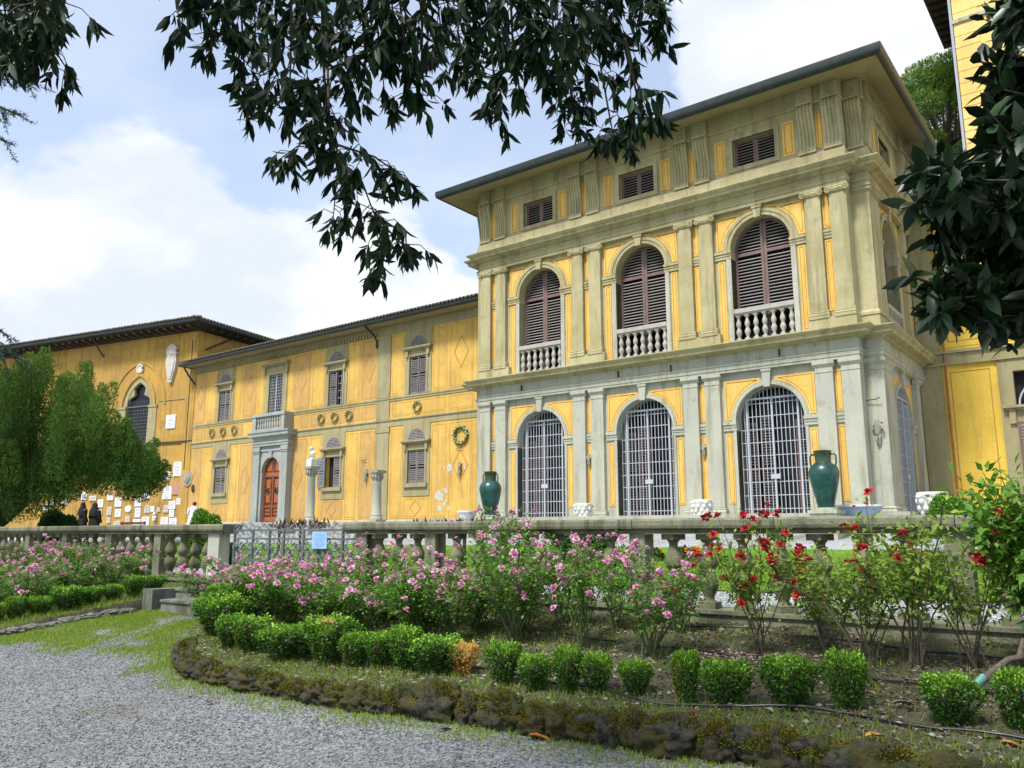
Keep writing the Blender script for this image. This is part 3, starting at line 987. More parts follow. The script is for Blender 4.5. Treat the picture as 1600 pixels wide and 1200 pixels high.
def bay_meshes():
    B = {}
    YL = ['yellow', 'yellow_line']
    # ground floor
    for s, k in ((-1, 'l'), (1, 'r')):
        B['low_spandrel_' + k] = framed(spandrel(1.165, .2, 5.53, 4.45, 1.0, s)).mesh('spandrel', YL)
        B['low_strip_' + k] = framed(rect(*sorted((s * .985, s * 1.165)), 2.36, 4.14), .03, .014).mesh('strip_panel', YL)
        B['up_spandrel_' + k] = framed(spandrel(1.19, .2, 10.02, 9.06, 1.02, s)).mesh('spandrel', YL)
        B['up_strip_' + k] = framed(rect(*sorted((s * .975, s * 1.165)), 6.58, 8.80), .04, .016).mesh('strip_panel', YL)
        B['attic_panel_' + k] = framed(rect(*sorted((s * .79, s * 1.09)), 11.26, 12.20), .05, .025).mesh('strip_panel', YL)
    m = MB(); m.ring(0, 4.45, .88, .95, -.045, .02, n=24); m.ring(0, 4.45, .95, .985, -.025, .02, n=24)
    B['low_archivolt'] = m.mesh('archivolt', 'trim_low', 40)
    m = MB(); m.ring(0, 9.06, .80, .90, -.04, .02, n=24); m.ring(0, 9.06, .90, .98, -.06, .02, n=24); m.ring(0, 9.06, .98, 1.005, -.035, .02, n=24)
    B['up_archivolt'] = m.mesh('archivolt', 'trim_up', 40)
    for nm, z0, z1, mt, w in (('low', 5.27, 5.735, 'trim_low', .10), ('up', 9.80, 10.126, 'trim_up', .10)):
        m = MB(); m.prism([(-w * .8, z0), (w * .8, z0), (w * 1.15, z1 - .07), (-w * 1.15, z1 - .07)], -.11, .02)
        m.box(-w * 1.35, w * 1.35, -.13, .02, z1 - .072, z1)
        B[nm + '_key'] = m.mesh('keystone', mt)
    for nm, z0, z1, r, e, mt in (('low', 4.22, 4.45, .88, 1.225, 'trim_low'), ('up', 8.84, 9.06, .80, 1.24, 'trim_up')):
        for s, k in ((-1, 'l'), (1, 'r')):
            m = MB()
            a, b = sorted((s * (r - .02), s * e))
            m.box(a, b, -.04, .25, z0, z0 + .08); m.box(a, b, -.055, .25, z0 + .082, z0 + .15); m.box(a - .0, b, -.08, .25, z0 + .152, z1)
            B[nm + '_impost_' + k] = m.mesh('impost', mt)
    # jamb strips
    for s, k in ((-1, 'l'), (1, 'r')):
        m = MB(); m.box(*sorted((s * .80, s * .93)), -.035, .3, 6.5, 8.84); B['up_jamb_' + k] = m.mesh('jamb', 'jamb')
        m = MB(); m.box(*sorted((s * .88, s * .955)), -.03, .3, 2.06, 4.22); B['low_jamb_' + k] = m.mesh('jamb', 'trim_low')
    # attic window frame
    m = MB()
    m.box(-.70, .70, -.035, .05, 12.12, 12.24); m.box(-.70, .70, -.035, .05, 11.21, 11.33)
    m.box(-.70, -.575, -.034, .05, 11.33, 12.12); m.box(.575, .70, -.034, .05, 11.33, 12.12)
    B['attic_frame'] = m.mesh('window_frame', 'trim_up')
    # balcony: rail, base and six small balusters
    m = MB(); m.box(-.795, .795, -.05, .16, 7.30, 7.42); m.box(-.79, .79, -.02, .14, 7.26, 7.30); m.box(-.79, .79, -.04, .15, 6.50, 6.58)
    B['balcony_rail'] = m.mesh('balcony_rail', 'balcony')
    m = MB()
    m.box(-.06, .06, -.06, .06, 0, .05)
    m.lathe([(.05, .05), (.035, .08), (.04, .10), (.075, .19), (.078, .23), (.055, .29), (.04, .33), (.055, .36), (.07, .42), (.065, .47), (.038, .55), (.036, .59), (.055, .62), (.055, .64)], n=12)
    m.box(-.06, .06, -.06, .06, .64, .68)
    B['baluster'] = m.mesh('small_baluster', 'balcony', 50)
    m = MB(); m.box(-.5, .5, -.016, .016, -.005, .005)
    m.T = Matrix.Identity(4)
    B['slat'] = MB(Matrix.Rotation(R(38), 4, 'X')).box(-.5, .5, -.032, .032, -.006, .006).mesh('slat', 'slat')
    return B


B = bay_meshes()


def bars_mesh():
    m = MB(); m.box(-.0085, .0085, -.0085, .0085, 0, 1); v = m.mesh('bar_v', 'bars')
    m = MB(); m.box(0, 1, -.007, .007, -.009, .009); h = m.mesh('bar_h', 'bars')
    m = MB(); m.box(-.024, .024, -.02, .02, 0, 1); fv = m.mesh('stile', 'bars')
    m = MB(); m.box(0, 1, -.02, .02, -.024, .024); fh = m.mesh('rail', 'bars')
    return v, h, fv, fh


BV, BH, FV, FH = bars_mesh()


def full_bay(T, yG=.21):
    """dress one bay; T carries local bay coordinates (y=0 on the wall face) to the world"""
    for k in 'lr':
        for nm, pn in (('low_spandrel_', 'spandrel_panel'), ('low_strip_', 'strip_panel'), ('up_spandrel_', 'spandrel_panel'), ('up_strip_', 'strip_panel'),
                       ('low_impost_', 'impost'), ('up_impost_', 'impost'), ('up_jamb_', 'jamb'), ('low_jamb_', 'jamb')):
            inst(B[nm + k], pn, PAV, base=T)
        inst(B['attic_panel_' + k], 'strip_panel', PAV, (0, -.07, 0), base=T)
    for nm, pn in (('low_archivolt', 'archivolt'), ('up_archivolt', 'archivolt'), ('low_key', 'keystone'), ('up_key', 'keystone')):
        inst(B[nm], pn, PAV, base=T)
    inst(B['attic_frame'], 'window_frame', PAV, (0, -.07, 0), base=T)
    br = inst(B['balcony_rail'], 'balcony_rail', PAV, base=T)
    for i in range(7):
        inst(B['baluster'], 'baluster', br, (-.70 + i * .2333, .05, 6.58), base=T)
    # upper shutters: two leaves, every slat its own piece
    yS = .30
    for s in (-1, 1):
        m = MB(T)
        x0, x1 = (-.795, -.005) if s < 0 else (.005, .795)
        # meeting stile, hinge stile up to the springing, mid and bottom rails
        xi, xo = (x1 - .075, x1) if s < 0 else (x0, x0 + .075)
        m.box(xi, xo, yS - .03, yS + .03, 6.52, 9.06 + .795)
        xo0, xo1 = (x0, x0 + .06) if s < 0 else (x1 - .06, x1)
        m.box(xo0, xo1, yS - .03, yS + .03, 6.52, 9.05)
        for z0, z1 in ((6.52, 6.64), (7.36, 7.46), (8.93, 9.02)):
            m.box(min(xi, xo1), max(xi, xo0) if s < 0 else xo0, yS - .028, yS + .028, z0, z1) if s < 0 else m.box(xo, xo0, yS - .028, yS + .028, z0, z1)
        # curved head rail
        a0, a1 = (math.pi / 2 + .02, math.pi) if s < 0 else (0, math.pi / 2 - .02)
        m.ring(0, 9.06, .735, .80, yS - .029, yS + .029, a0, a1, 10)
        lf = m.obj('shutter_leaf', 'shutter', PAV)
        z = 7.50
        while z < 9.80:
            if not 8.90 < z < 9.04:
                lim = .735 if z < 9.06 else math.sqrt(max(0, .77 ** 2 - (z - 9.06) ** 2))
                w = lim - .08
                if w > .06:
                    inst(B['slat'], 'slat', lf, (s * (.08 + w / 2), yS, z), scale=(w, 1, 1), base=T)
            z += .088
    # attic shutters
    for s in (-1, 1):
        m = MB(T)
        x0, x1 = (-.57, -.003) if s < 0 else (.003, .57)
        m.box(x0, x0 + .06, .10, .15, 11.335, 12.115); m.box(x1 - .06, x1, .10, .15, 11.335, 12.115)
        m.box(x0 + .06, x1 - .06, .102, .148, 11.335, 11.40); m.box(x0 + .06, x1 - .06, .102, .148, 12.055, 12.115)
        lf = m.obj('shutter_leaf', 'shutter', PAV)
        for i in range(8):
            inst(B['slat'], 'slat', lf, ((x0 + x1) / 2, .125, 11.44 + i * .082), scale=(.447, 1, 1), base=T)
    # ground floor: dark glazed door behind, folded louvre leaves, iron grille with its gate
    m = MB(T)
    m.box(-.88, .88, .56, .60, 2.06, 5.34); m.obj('glazed_door', 'glass', PAV)
    for a, b in ((-.87, -.50), (-.42, -.06), (.50, .87)):
        m = MB(T)
        zt = 4.6 if abs(a + b) < .6 else 4.45
        m.box(a, a + .04, .42, .46, 2.07, zt); m.box(b - .04, b, .42, .46, 2.07, zt)
        m.box(a + .04, b - .04, .421, .459, 2.07, 2.15); m.box(a + .04, b - .04, .421, .459, zt - .06, zt); m.box(a + .04, b - .04, .421, .459, 3.2, 3.28)
        lf = m.obj('folded_shutter', 'shutter', PAV)
        m = MB(T)
        z = 2.19
        while z < zt - .08:
            if not 3.17 < z < 3.31:
                m.box(a + .04, b - .04, .415, .465, z, z + .028)
            z += .072
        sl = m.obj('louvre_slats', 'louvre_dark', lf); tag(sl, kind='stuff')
    gr = MB(T)
    gr.ring(0, 4.45, .85, .875, yG - .02, yG + .02, 0, math.pi, 20)
    gate = gr.obj('grille', 'bars', PAV)
    g = 0
    zt = 5.02
    x = -.84
    while x < .85:
        top = 4.45 + math.sqrt(max(0, .86 ** 2 - x * x))
        if abs(x) > .845: top = 4.45
        inst(BV, 'bar', gate, (x, yG, 2.06), scale=(1, 1, top - 2.06), base=T)
        x += .105
    z = 2.22
    while z < 4.95:
        hw = .86 if z < 4.45 else math.sqrt(max(0, .86 ** 2 - (z - 4.45) ** 2))
        if z > 4.46: hw = min(hw, .66)
        inst(BH, 'bar', gate, (-hw, yG, z), scale=(2 * hw, 1, 1), base=T)
        z += .335
    for x in (-.66, 0, .66):
        inst(FV, 'stile', gate, (x + g * 0, yG - .025, 2.06), scale=(1, 1, zt - 2.06 + .03), base=T)
    inst(FH, 'rail', gate, (-.66, yG - .026, zt), scale=(1.32, 1, 1), base=T)
    m = MB(T); m.box(-.11, .13, yG - .06, yG + .02, 2.96, 3.08); m.obj('lock_plate', 'bars', gate)


for c in BAYS:
    full_bay(Matrix.Translation((c, WY, 0)))
full_bay(side_T() @ Matrix.Translation((2.25, .13, 0)), .04)

# yellow strips and small imposts between paired pilasters
YL = ['yellow', 'yellow_line']
st_low = framed(rect(-.095, .095, 2.36, 4.16), .03, .014).mesh('strip_panel', YL)
st_low2 = framed(rect(-.095, .095, 4.50, 5.50), .03, .014).mesh('strip_panel', YL)
st_up = framed(rect(-.10, .10, 6.98, 8.80), .035, .015).mesh('strip_panel', YL)
st_up2 = framed(rect(-.10, .10, 9.12, 10.05), .035, .015).mesh('strip_panel', YL)
st_at = framed(rect(-.10, .10, 11.25, 12.25), .04, .02).mesh('strip_panel', YL)
m = MB(); m.box(-.11, .11, -.03, .02, 4.22, 4.30); m.box(-.11, .11, -.045, .02, 4.302, 4.38); m.box(-.11, .11, -.06, .02, 4.382, 4.45); imp_l = m.mesh('impost', 'trim_low')
m = MB(); m.box(-.115, .115, -.03, .02, 8.84, 8.92); m.box(-.115, .115, -.045, .02, 8.922, 8.99); m.box(-.115, .115, -.06, .02, 8.992, 9.06); imp_u = m.mesh('impost', 'trim_up')
for c in (-16.19, -12.62, -9.065, -5.555):
    for me, nm, y in ((st_low, 'strip_panel', WY), (st_low2, 'strip_panel', WY), (st_up, 'strip_panel', WY), (st_up2, 'strip_panel', WY), (st_at, 'strip_panel', 20.06), (imp_l, 'impost', WY), (imp_u, 'impost', WY)):
        inst(me, nm, PAV, (c, y, 0))

# scrolled attic brackets with fluted faces
def bracket():
    m = MB()
    prof = [(0.0, 11.13), (-.10, 11.14), (-.115, 11.22), (-.075, 11.27), (-.05, 11.36), (-.055, 11.55), (-.09, 11.8), (-.15, 12.05), (-.195, 12.22), (-.20, 12.34), (-.16, 12.43), (0., 12.44)]
    n = 9
    w = .41
    for i in range(n):
        a, b = -w / 2 + w * i / n, -w / 2 + w * (i + 1) / n
        k = 0. if i % 2 == 0 else .022
        m.extr_x([(y + (k if 0 < j < len(prof) - 1 else 0), z) for j, (y, z) in enumerate(prof)], a, b)
    m.box(-.225, .225, -.13, .1, 11.118, 11.17)
    m.box(-.215, .215, -.205, .05, 12.441, 12.50)
    m.box(-.205, .205, -.155, .05, 12.50, 12.94)
    return m.mesh('bracket', 'trim_up')


brk = bracket()
for x in PX:
    inst(brk, 'bracket', PAV, (x, 20.06, 0))
for u in (.40, 3.95, 4.5):
    inst(brk, 'bracket', PAV, base=side_T() @ Matrix.Translation((u, .06, 0)))
inst(brk, 'bracket', PAV, (-4.82, 20.46, 0), scale=(.9, 1, 1)); inst(brk, 'bracket', PAV, (-16.93, 20.46, 0), scale=(.9, 1, 1))

# roof: sloping soffit, gutter, low hipped tiles
EX0, EX1, EY0, EY1 = -17.7, -3.86, 19.02, 27.
m = MB()
m.quad((EX0, EY0, 12.66), (EX1, EY0, 12.66), (-4.45, 20.2, 12.96), (-17.25, 20.2, 12.96))
m.quad((EX1, EY0, 12.66), (EX1, EY1, 12.66), (-4.45, EY1, 12.96), (-4.45, 20.2, 12.96))
m.quad((EX0, EY1, 12.66), (EX0, EY0, 12.66), (-17.25, 20.2, 12.96), (-17.25, EY1, 12.96))
m.quad((-17.25, 20.2, 12.962), (-4.45, 20.2, 12.962), (-4.45, EY1, 12.962), (-17.25, EY1, 12.962))
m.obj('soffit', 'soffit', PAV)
gp = [(-.02, 12.655), (.02, 12.64), (.09, 12.68), (.12, 12.76), (.12, 12.90), (.09, 12.92), (-.3, 12.93)]
mould('gutter', 'gutter', gp, 40, path=[(EX0, EY1), (EX0, EY0), (EX1, EY0), (EX1, EY1)])
m = MB()
rz = 14.6
m.add([(EX0, EY0, 12.93), (EX1, EY0, 12.93), (EX1, EY1, 12.93), (EX0, EY1, 12.93), (-13.5, 23.2, rz), (-8, 23.2, rz)],
      [(0, 1, 5, 4), (1, 2, 5), (2, 3, 4, 5), (3, 0, 4)])
m.obj('roof', 'tile', PAV)
# podium
m = MB()
m.box(-17.9, -3.9, 18.35, 25.0, 1.3, 2.0); m.box(-17.95, -3.85, 18.30, 25.0, 1.96, 2.052)
tag(m.obj('podium', 'trim_low'), 'low pale stone podium that the pavilion stands on', 'podium')

# ================================================================== right wing
RW = thing('side_wing', 'plain yellow villa wing with grey corner strip beside the pavilion', 'building', (0, 26, 1.6))
m = MB()
WIN = (-2.45, -.95)
y = 25.0
for a, b, z0, z1 in ((-4.7, WIN[0], 1.5, 11.2), (WIN[1], 7, 1.5, 11.2), (WIN[0], WIN[1], 6.1, 11.2), (WIN[0], WIN[1], 1.5, 2.35)):
    m.quad((a, y, z0), (b, y, z0), (b, y, z1), (a, y, z1))
m.quad((7, 25, 1.5), (7, 36, 1.5), (7, 36, 11.2), (7, 25, 11.2))
m.obj('wall', 'wall_right', RW)
m = MB()
m.box(-4.69, -4.12, 24.96, 25.1, 1.5, 6.19); m.box(-4.69, -4.12, 24.96, 25.1, 6.6, 10.9)
m.box(-4.69, 7, 24.90, 25.1, 6.19, 6.26); m.box(-4.69, 7, 24.95, 25.1, 6.262, 6.52); m.box(-4.69, 7, 24.88, 25.1, 6.522, 6.60)
m.box(-4.69, 7, 24.955, 25.1, 10.5, 11.0)
m.obj('corner_strip', 'trim_wing', RW)
m = MB()
for z0, z1 in ((2.1, 6.12), (6.66, 10.4)):
    m.add(framed(rect(-4.06, -2.85, z0, z1), .10, .03).v, framed(rect(-4.06, -2.85, z0, z1), .10, .03).f)
pm = framed(rect(-4.06, -2.85, 2.1, 6.12), .12, .03).mesh('wall_panel', ['wall_right', 'yellow_line'])
inst(pm, 'wall_panel', RW, (0, 25, 0))
pm2 = framed(rect(-4.06, 4, 6.7, 10.4), .14, .035).mesh('wall_panel', ['wall_right', 'yellow_line'])
inst(pm2, 'wall_panel', RW, (0, 25, 0))
m = MB()
m.box(-2.80, -2.45, 24.95, 25.2, 1.6, 6.185); m.box(-.95, -.60, 24.95, 25.2, 1.6, 6.185)
m.box(-2.449, -.951, 24.95, 25.2, 5.86, 6.185)
m.box(-2.75, -.65, 24.80, 25.2, 4.86, 4.93); m.box(-2.68, -.72, 24.86, 25.2, 4.80, 4.862)
m.box(-2.62, -2.47, 24.88, 25.1, 4.45, 4.80); m.box(-.93, -.78, 24.88, 25.1, 4.45, 4.80)
m.box(-2.449, -.951, 24.96, 25.2, 4.50, 4.799)
wf = m.obj('window_frame', 'trim_wing', RW)
m = MB(); m.box(-2.46, -.94, 25.2, 25.25, 2.3, 5.9); m.obj('pane', 'dark', wf)
m = MB()
for k in range(4):
    a = R(25 + 43 * k)
    m.ring(-1.7 + .42 * math.cos(a), 5.0 + .5 * math.sin(a), .10, .135, 25.05, 25.08, 0, 2 * math.pi, 10)
m.ring(-1.7, 4.94, .66, .70, 25.05, 25.08, 0, math.pi, 14); m.ring(-1.7, 4.94, .2, .23, 25.05, 25.08, 0, math.pi, 10)
m.obj('fanlight_scrolls', 'bars', wf)
m = MB(); m.box(-2.44, -1.75, 24.9, 24.95, 2.35, 4.49)
sh = m.obj('shutter_leaf', 'shutter', RW)
m = MB()
for i in range(24):
    m.box(-2.38, -1.8, 24.875, 24.90, 2.45 + i * .083, 2.5 + i * .083)
tag(m.obj('louvre_slats', 'slat', sh), kind='stuff')
m = MB()
m.quad((-4.69, 24.2, 10.78), (8, 24.2, 10.78), (8, 25, 10.92), (-4.69, 25, 10.92))
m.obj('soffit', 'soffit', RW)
MB().sweep([(-4.5, 24.15), (8, 24.15)], [(-.02, 10.77), (.06, 10.78), (.10, 10.86), (.10, 10.96), (-.2, 11.0)]).obj('gutter', 'gutter', RW)
m = MB(); m.quad((-4.69, 24.1, 10.98), (8, 24.1, 10.98), (8, 30, 13), (-4.69, 30, 13)); m.obj('roof', 'tile', RW)
m = MB(); m.tube([(-4.02, 24.93, 10.7), (-4.02, 24.93, 2)], .03, 6); m.obj('downpipe', 'clay', RW)

# ================================================================== tower
TW = thing('tower', 'tall pale yellow tower with dark eaves rising behind the magnolia', 'tower', (0, 34, 1.6))
m = MB()
x0, x1, y0, y1 = -3.66, 6.5, 31.0, 37.0
c, rr, zs, zb = -2.25, .52, 16.6, 14.4
m.arch_wall(x0, 3, 9, 23.3, c, rr, zs, zb, y0, .4)
m.quad((3, y0, 9), (x1, y0, 9), (x1, y0, 23.3), (3, y0, 23.3))
for a, b, cc, d in ((x0, y0, x0, y1), (x1, y0, x1, y1), (x0, y1, x1, y1)):
    m.quad((a, b, 9), (cc, d, 9), (cc, d, 23.3), (a, b, 23.3))
m.obj('wall', 'tower', TW)
m = MB()
k = 0
z = 13.2
while z < 21.8:
    for (a, b) in ((-3.65, -2.95), ):
        off = .22 if k % 2 else 0.
        m.box(a, b + off, y0 - .035, y0 + .02, z + .018, z + .44)
    z += .46; k += 1
# the corner blocks
mq = m
qm = MB(); qm.box(0, 1, -.035, .02, .012, .448); qme = qm.mesh('quoin', 'tower')
z = 12.8; k = 0
while z < 20.6:
    inst(qme, 'quoin', TW, (x0 + .005, y0, z), scale=(.78 if k % 2 else 1.02, 1, 1))
    z += .46; k += 1
m = MB(); m.ring(c, zs, rr, rr + .2, y0 - .06, y0 + .03, n=16); m.box(c - rr - .2, c - rr, y0 - .055, y0 + .03, zb, zs); m.box(c + rr, c + rr + .2, y0 - .055, y0 + .03, zb, zs)
m.box(c - .85, c + .85, y0 - .12, y0 + .03, zb - .16, zb)
wf = m.obj('window_frame', 'trim_low', TW)
m = MB(); m.box(c - .6, c + .6, y0 + .38, y0 + .42, zb, zs + .6); m.obj('pane', 'glass', wf)
m = MB()
for i in range(5):
    m.box(c - .42 + i * .21 - .012, c - .42 + i * .21 + .012, y0 + .1, y0 + .13, zb, zs + .4)
for i in range(5):
    m.box(c - rr, c + rr, y0 + .09, y0 + .12, zb + .3 + i * .5, zb + .32 + i * .5)
m.obj('bars', 'bars', wf)
m = MB()
m.box(x0 - .05, x1, y0 - .10, y0 + .03, 19.75, 19.9); m.obj('string_course', 'trim_low', TW); m = MB(); m.box(x0 - .05, x1, y0 - .06, y0 + .03, 13.0, 13.2)
m.obj('string_course', 'trim_low', TW)
m = MB()
m.add([(-4.95, 29.7, 22.9), (7.8, 29.7, 22.9), (7.8, 38.1, 22.9), (-4.95, 38.1, 22.9), (-4.95, 29.7, 23.15), (7.8, 29.7, 23.15), (7.8, 38.1, 23.15), (-4.95, 38.1, 23.15), (1.4, 34, 25)],
      [(0, 1, 2, 3), (0, 1, 5, 4), (1, 2, 6, 5), (2, 3, 7, 6), (3, 0, 4, 7), (4, 5, 8), (5, 6, 8), (6, 7, 8), (7, 4, 8)])
rf = m.obj('roof', 'gutter', TW)
m = MB()
yy = 29.9
while yy < 38:
    m.box(-4.9, x0, yy, yy + .14, 22.74, 22.9); yy += .55
tag(m.obj('rafters', 'bark', rf), kind='stuff')
m = MB(); m.tube([(x0 - .06, y0 - .05, 22.7), (x0 - .06, y0 - .05, 9)], .05, 6); m.obj('downpipe', 'bars', TW)

# ================================================================== long wing
LW = thing('long_wing', 'long two-storey yellow villa wing with painted panels, arched doorway and balcony', 'building', (-29.5, 27, 1.6))
WX0, WX1, WYY = -41.75, -17.0, 25.0
W_C = [-38.77, -29.73, -24.37]     # window columns
DC = -34.33                        # door column
m = MB()
def wall_with_holes(m, x0, x1, z0, z1, holes, y, depth=.22):
    """rectangular openings, grouped in columns that do not overlap in x"""
    cols = {}
    for a, b, c, d in holes:
        cols.setdefault((a, b), []).append((c, d))
    x = x0
    for (a, b) in sorted(cols):
        if a > x: m.quad((x, y, z0), (a, y, z0), (a, y, z1), (x, y, z1))
        z = z0
        for c, d in sorted(cols[(a, b)]):
            m.quad((a, y, z), (b, y, z), (b, y, c), (a, y, c))
            for p, q in (((a, c), (a, d)), ((a, d), (b, d)), ((b, d), (b, c)), ((b, c), (a, c))):
                m.quad((p[0], y, p[1]), (q[0], y, q[1]), (q[0], y + depth, q[1]), (p[0], y + depth, p[1]))
            z = d
        m.quad((a, y, z), (b, y, z), (b, y, z1), (a, y, z1))
        x = b
    m.quad((x, y, z0), (x1, y, z0), (x1, y, z1), (x, y, z1))

H = []
for c in W_C:
    H += [(c - .5, c + .5, 3.72, 5.12), (c - .5, c + .5, 7.54, 9.22)]
H += [(DC - .56, DC + .56, 7.55, 9.58)]
wall_with_holes(m, WX0, WX1, 1.4, 10.9, H, WYY)
m.quad((WX0, 25, 1.4), (WX0, 32, 1.4), (WX0, 32, 10.9), (WX0, 25, 10.9))
m.obj('wall', 'yellow_wing', LW)
m = MB()
for c in W_C + [DC]:
    m.quad((c - .7, 25.24, 3.5), (c + .7, 25.24, 3.5), (c + .7, 25.24, 9.9), (c - .7, 25.24, 9.9))
m.obj('interior', 'dark', LW)
# string courses, eaves frieze and plinth
MB().sweep([(WX0, 25), (WX1, 25)], [(0, 7.36), (.03, 7.36), (.03, 7.44), (.055, 7.46), (.055, 7.53), (0, 7.545)]).obj('string_course', 'trim_wing', LW)
MB().sweep([(WX0, 25), (WX1, 25)], [(0, 6.24), (.025, 6.24), (.025, 6.47), (.07, 6.50), (.07, 6.56), (0, 6.575)]).obj('string_course', 'trim_wing', LW)
MB().sweep([(WX0, 25), (WX1, 25)], [(0, 1.6), (.06, 1.6), (.06, 2.14), (.03, 2.18), (0, 2.185)]).obj('plinth', 'trim_low', LW)
MB().sweep([(WX0, 25), (WX1, 25)], [(0, 10.42), (.02, 10.42), (.02, 10.5), (.035, 10.51), (.035, 10.82)]).obj('frieze', 'trim_wing', LW)
m = MB()
x = WX0 + .1
while x < -26.9:
    m.box(x, x + .09, 24.86, 24.97, 10.44, 10.60); x += .2
tag(m.obj('corbel_table', 'trim_wing', LW), kind='stuff')
m = MB(); m.box(-26.88, -26.06, 24.955, 25.02, 2.19, 6.24); m.box(-26.88, -26.06, 24.955, 25.02, 6.58, 7.36); m.box(-26.88, -26.06, 24.955, 25.02, 7.546, 10.42)
m.box(-26.92, -26.02, 24.93, 25.02, 6.0, 6.2)
m.obj('flat_pilaster', 'trim_wing', LW)
# window dressings
def win_parts():
    P = {}
    m = MB()
    # upper: surround, shelf on two consoles, lunette
    def surround(z0, z1, s0, s1, a0):
        m = MB()
        for sx in (-1, 1):
            m.box(*sorted((sx * .50, sx * .79)), -.03, .03, z0, z1)
        m.box(-.5, .5, -.03, .03, s1, z1)
        m.box(-.5, .5, -.029, .03, s1, s1 + .001)
        m.box(-.50, .50, -.035, .03, z0, s0)
        for sx in (-1, 1):
            m.box(*sorted((sx * .505, sx * .60)), -.055, .02, s0, s1 + .28)
        m.box(-.85, .85, -.20, .02, a0 - .07, a0); m.box(-.80, .80, -.15, .02, a0 - .13, a0 - .072)
        for sx in (-1, 1):
            m.box(*sorted((sx * .56, sx * .70)), -.12, .02, a0 - .42, a0 - .131)
        return m
    P['up'] = surround(7.546, 10.42, 7.56, 9.22, 9.62).mesh('window_frame', 'trim_wing')
    lo = surround(3.17, 6.24, 3.72, 5.12, 5.53)
    lo.box(-.68, .68, -.12, .02, 3.54, 3.70)
    P['low'] = lo.mesh('window_frame', 'trim_wing')
    for nm, z in (('up', 9.625), ('low', 5.535)):
        m = MB(); m.cur = 0
        m.ring(0, z, .44, .50, -.045, -.005, 0, math.pi, 14); m.box(-.03, .03, -.05, -.01, z, z + .47)
        P['lun_' + nm] = m.mesh('lunette', 'shutter_wing')
        m = MB(); m.ring(0, z, 0, .44, -.034, -.03, 0, math.pi, 14)
        P['lunb_' + nm] = m.mesh('lunette_back', 'dark')
        m = MB()
        k = z + .035
        while k < z + .42:
            w = math.sqrt(.44 ** 2 - (k + .03 - z) ** 2)
            m.box(-w, w, -.045, -.025, k, k + .036); k += .066
        P['luns_' + nm] = m.mesh('louvre_slats', 'slat_wing')
    for nm, h in (('up', 1.66), ('low', 1.38)):
        m = MB(); w = .485
        m.box(0, .05, -.02, .02, 0, h); m.box(w - .05, w, -.02, .02, 0, h); m.box(.05, w - .05, -.019, .019, 0, .07); m.box(.05, w - .05, -.019, .019, h - .06, h); m.box(.05, w - .05, -.019, .019, h * .48, h * .48 + .05)
        P['leaf_' + nm] = m.mesh('shutter_leaf', 'shutter_wing')
        m = MB(); k = .095
        while k < h - .1:
            if abs(k - h * .5) > .05:
                m.add(MB(Matrix.Translation((0, 0, k)) @ Matrix.Rotation(R(25), 4, 'X')).box(.05, w - .05, -.018, .018, -.021, .021).v, MB().box(0, 1, 0, 1, 0, 1).f)
            k += .078
        P['slats_' + nm] = m.mesh('louvre_slats', 'slat_wing')
    return P


P = win_parts()


def leaf(nm, x, y, z, rz, mir=False, mat=None):
    base = Matrix.Translation((x, y, z)) @ Matrix.Rotation(rz, 4, 'Z') @ Matrix.Diagonal((-1 if mir else 1, 1, 1, 1))
    me = P['leaf_' + nm]
    sl = P['slats_' + nm]
    o = inst(me, 'shutter_leaf', LW, base=base)
    q = inst(sl, 'louvre_slats', o, base=base)
    if mat:
        for u in (o, q):
            u.data = u.data.copy(); u.data.materials[0] = M[mat]
    tag(q, kind='stuff')
    return o


for i, c in enumerate(W_C):
    for nm, z in (('up', 7.55), ('low', 3.73)):
        inst(P[nm], 'window_frame', LW, (c, 25, 0))
        b = inst(P['lunb_' + nm], 'lunette_back', LW, (c, 25, 0))
        inst(P['lun_' + nm], 'lunette', LW, (c, 25, 0))
        tag(inst(P['luns_' + nm], 'louvre_slats', LW, (c, 25, 0)), kind='stuff')
        if i == 1 and nm == 'up':
            leaf(nm, c - .49, 25.05, z, 0); leaf(nm, c + .50, 24.95, z, R(-62), True)
        elif i == 1:
            leaf(nm, c - .50, 24.93, z, R(182), False, 'shutter_grey'); leaf(nm, c + .49, 25.05, z, 0, True)
        elif i == 2 and nm == 'up':
            leaf(nm, c - .49, 25.04, z, 0); leaf(nm, c + .49, 25.0, z, R(-9), True)
        else:
            leaf(nm, c - .49, 25.05, z, 0); leaf(nm, c + .49, 25.05, z, 0, True)
m = MB()
for i in range(5): m.box(W_C[1] - .42 + i * .2, W_C[1] - .40 + i * .2, 25.14, 25.16, 7.56, 9.2)
for i in range(4): m.box(W_C[1] - .5, W_C[1] + .5, 25.13, 25.155, 7.9 + i * .35, 7.92 + i * .35)
m.obj('window_bars', 'bars', LW)

# painted panels: fields with border lines, and lozenges
def wing_panel(poly, mat):
    return framed(poly, .055, .022, .01).mesh('wall_panel', [mat, 'yellow_line'])


def lozenge(cx, cz, hw, hh, mat='yellow_line'):
    o = [(cx, cz - hh), (cx + hw, cz), (cx, cz + hh), (cx - hw, cz)]
    i = [(cx, cz - hh * .86), (cx + hw * .86, cz), (cx, cz + hh * .86), (cx - hw * .86, cz)]
    m = MB()
    for k in range(4):
        a, b, c2, d = o[k], o[(k + 1) % 4], i[(k + 1) % 4], i[k]
        m.add([(a[0], 24.982, a[1]), (b[0], 24.982, b[1]), (c2[0], 24.982, c2[1]), (d[0], 24.982, d[1])], [(0, 1, 2, 3)])
    return m


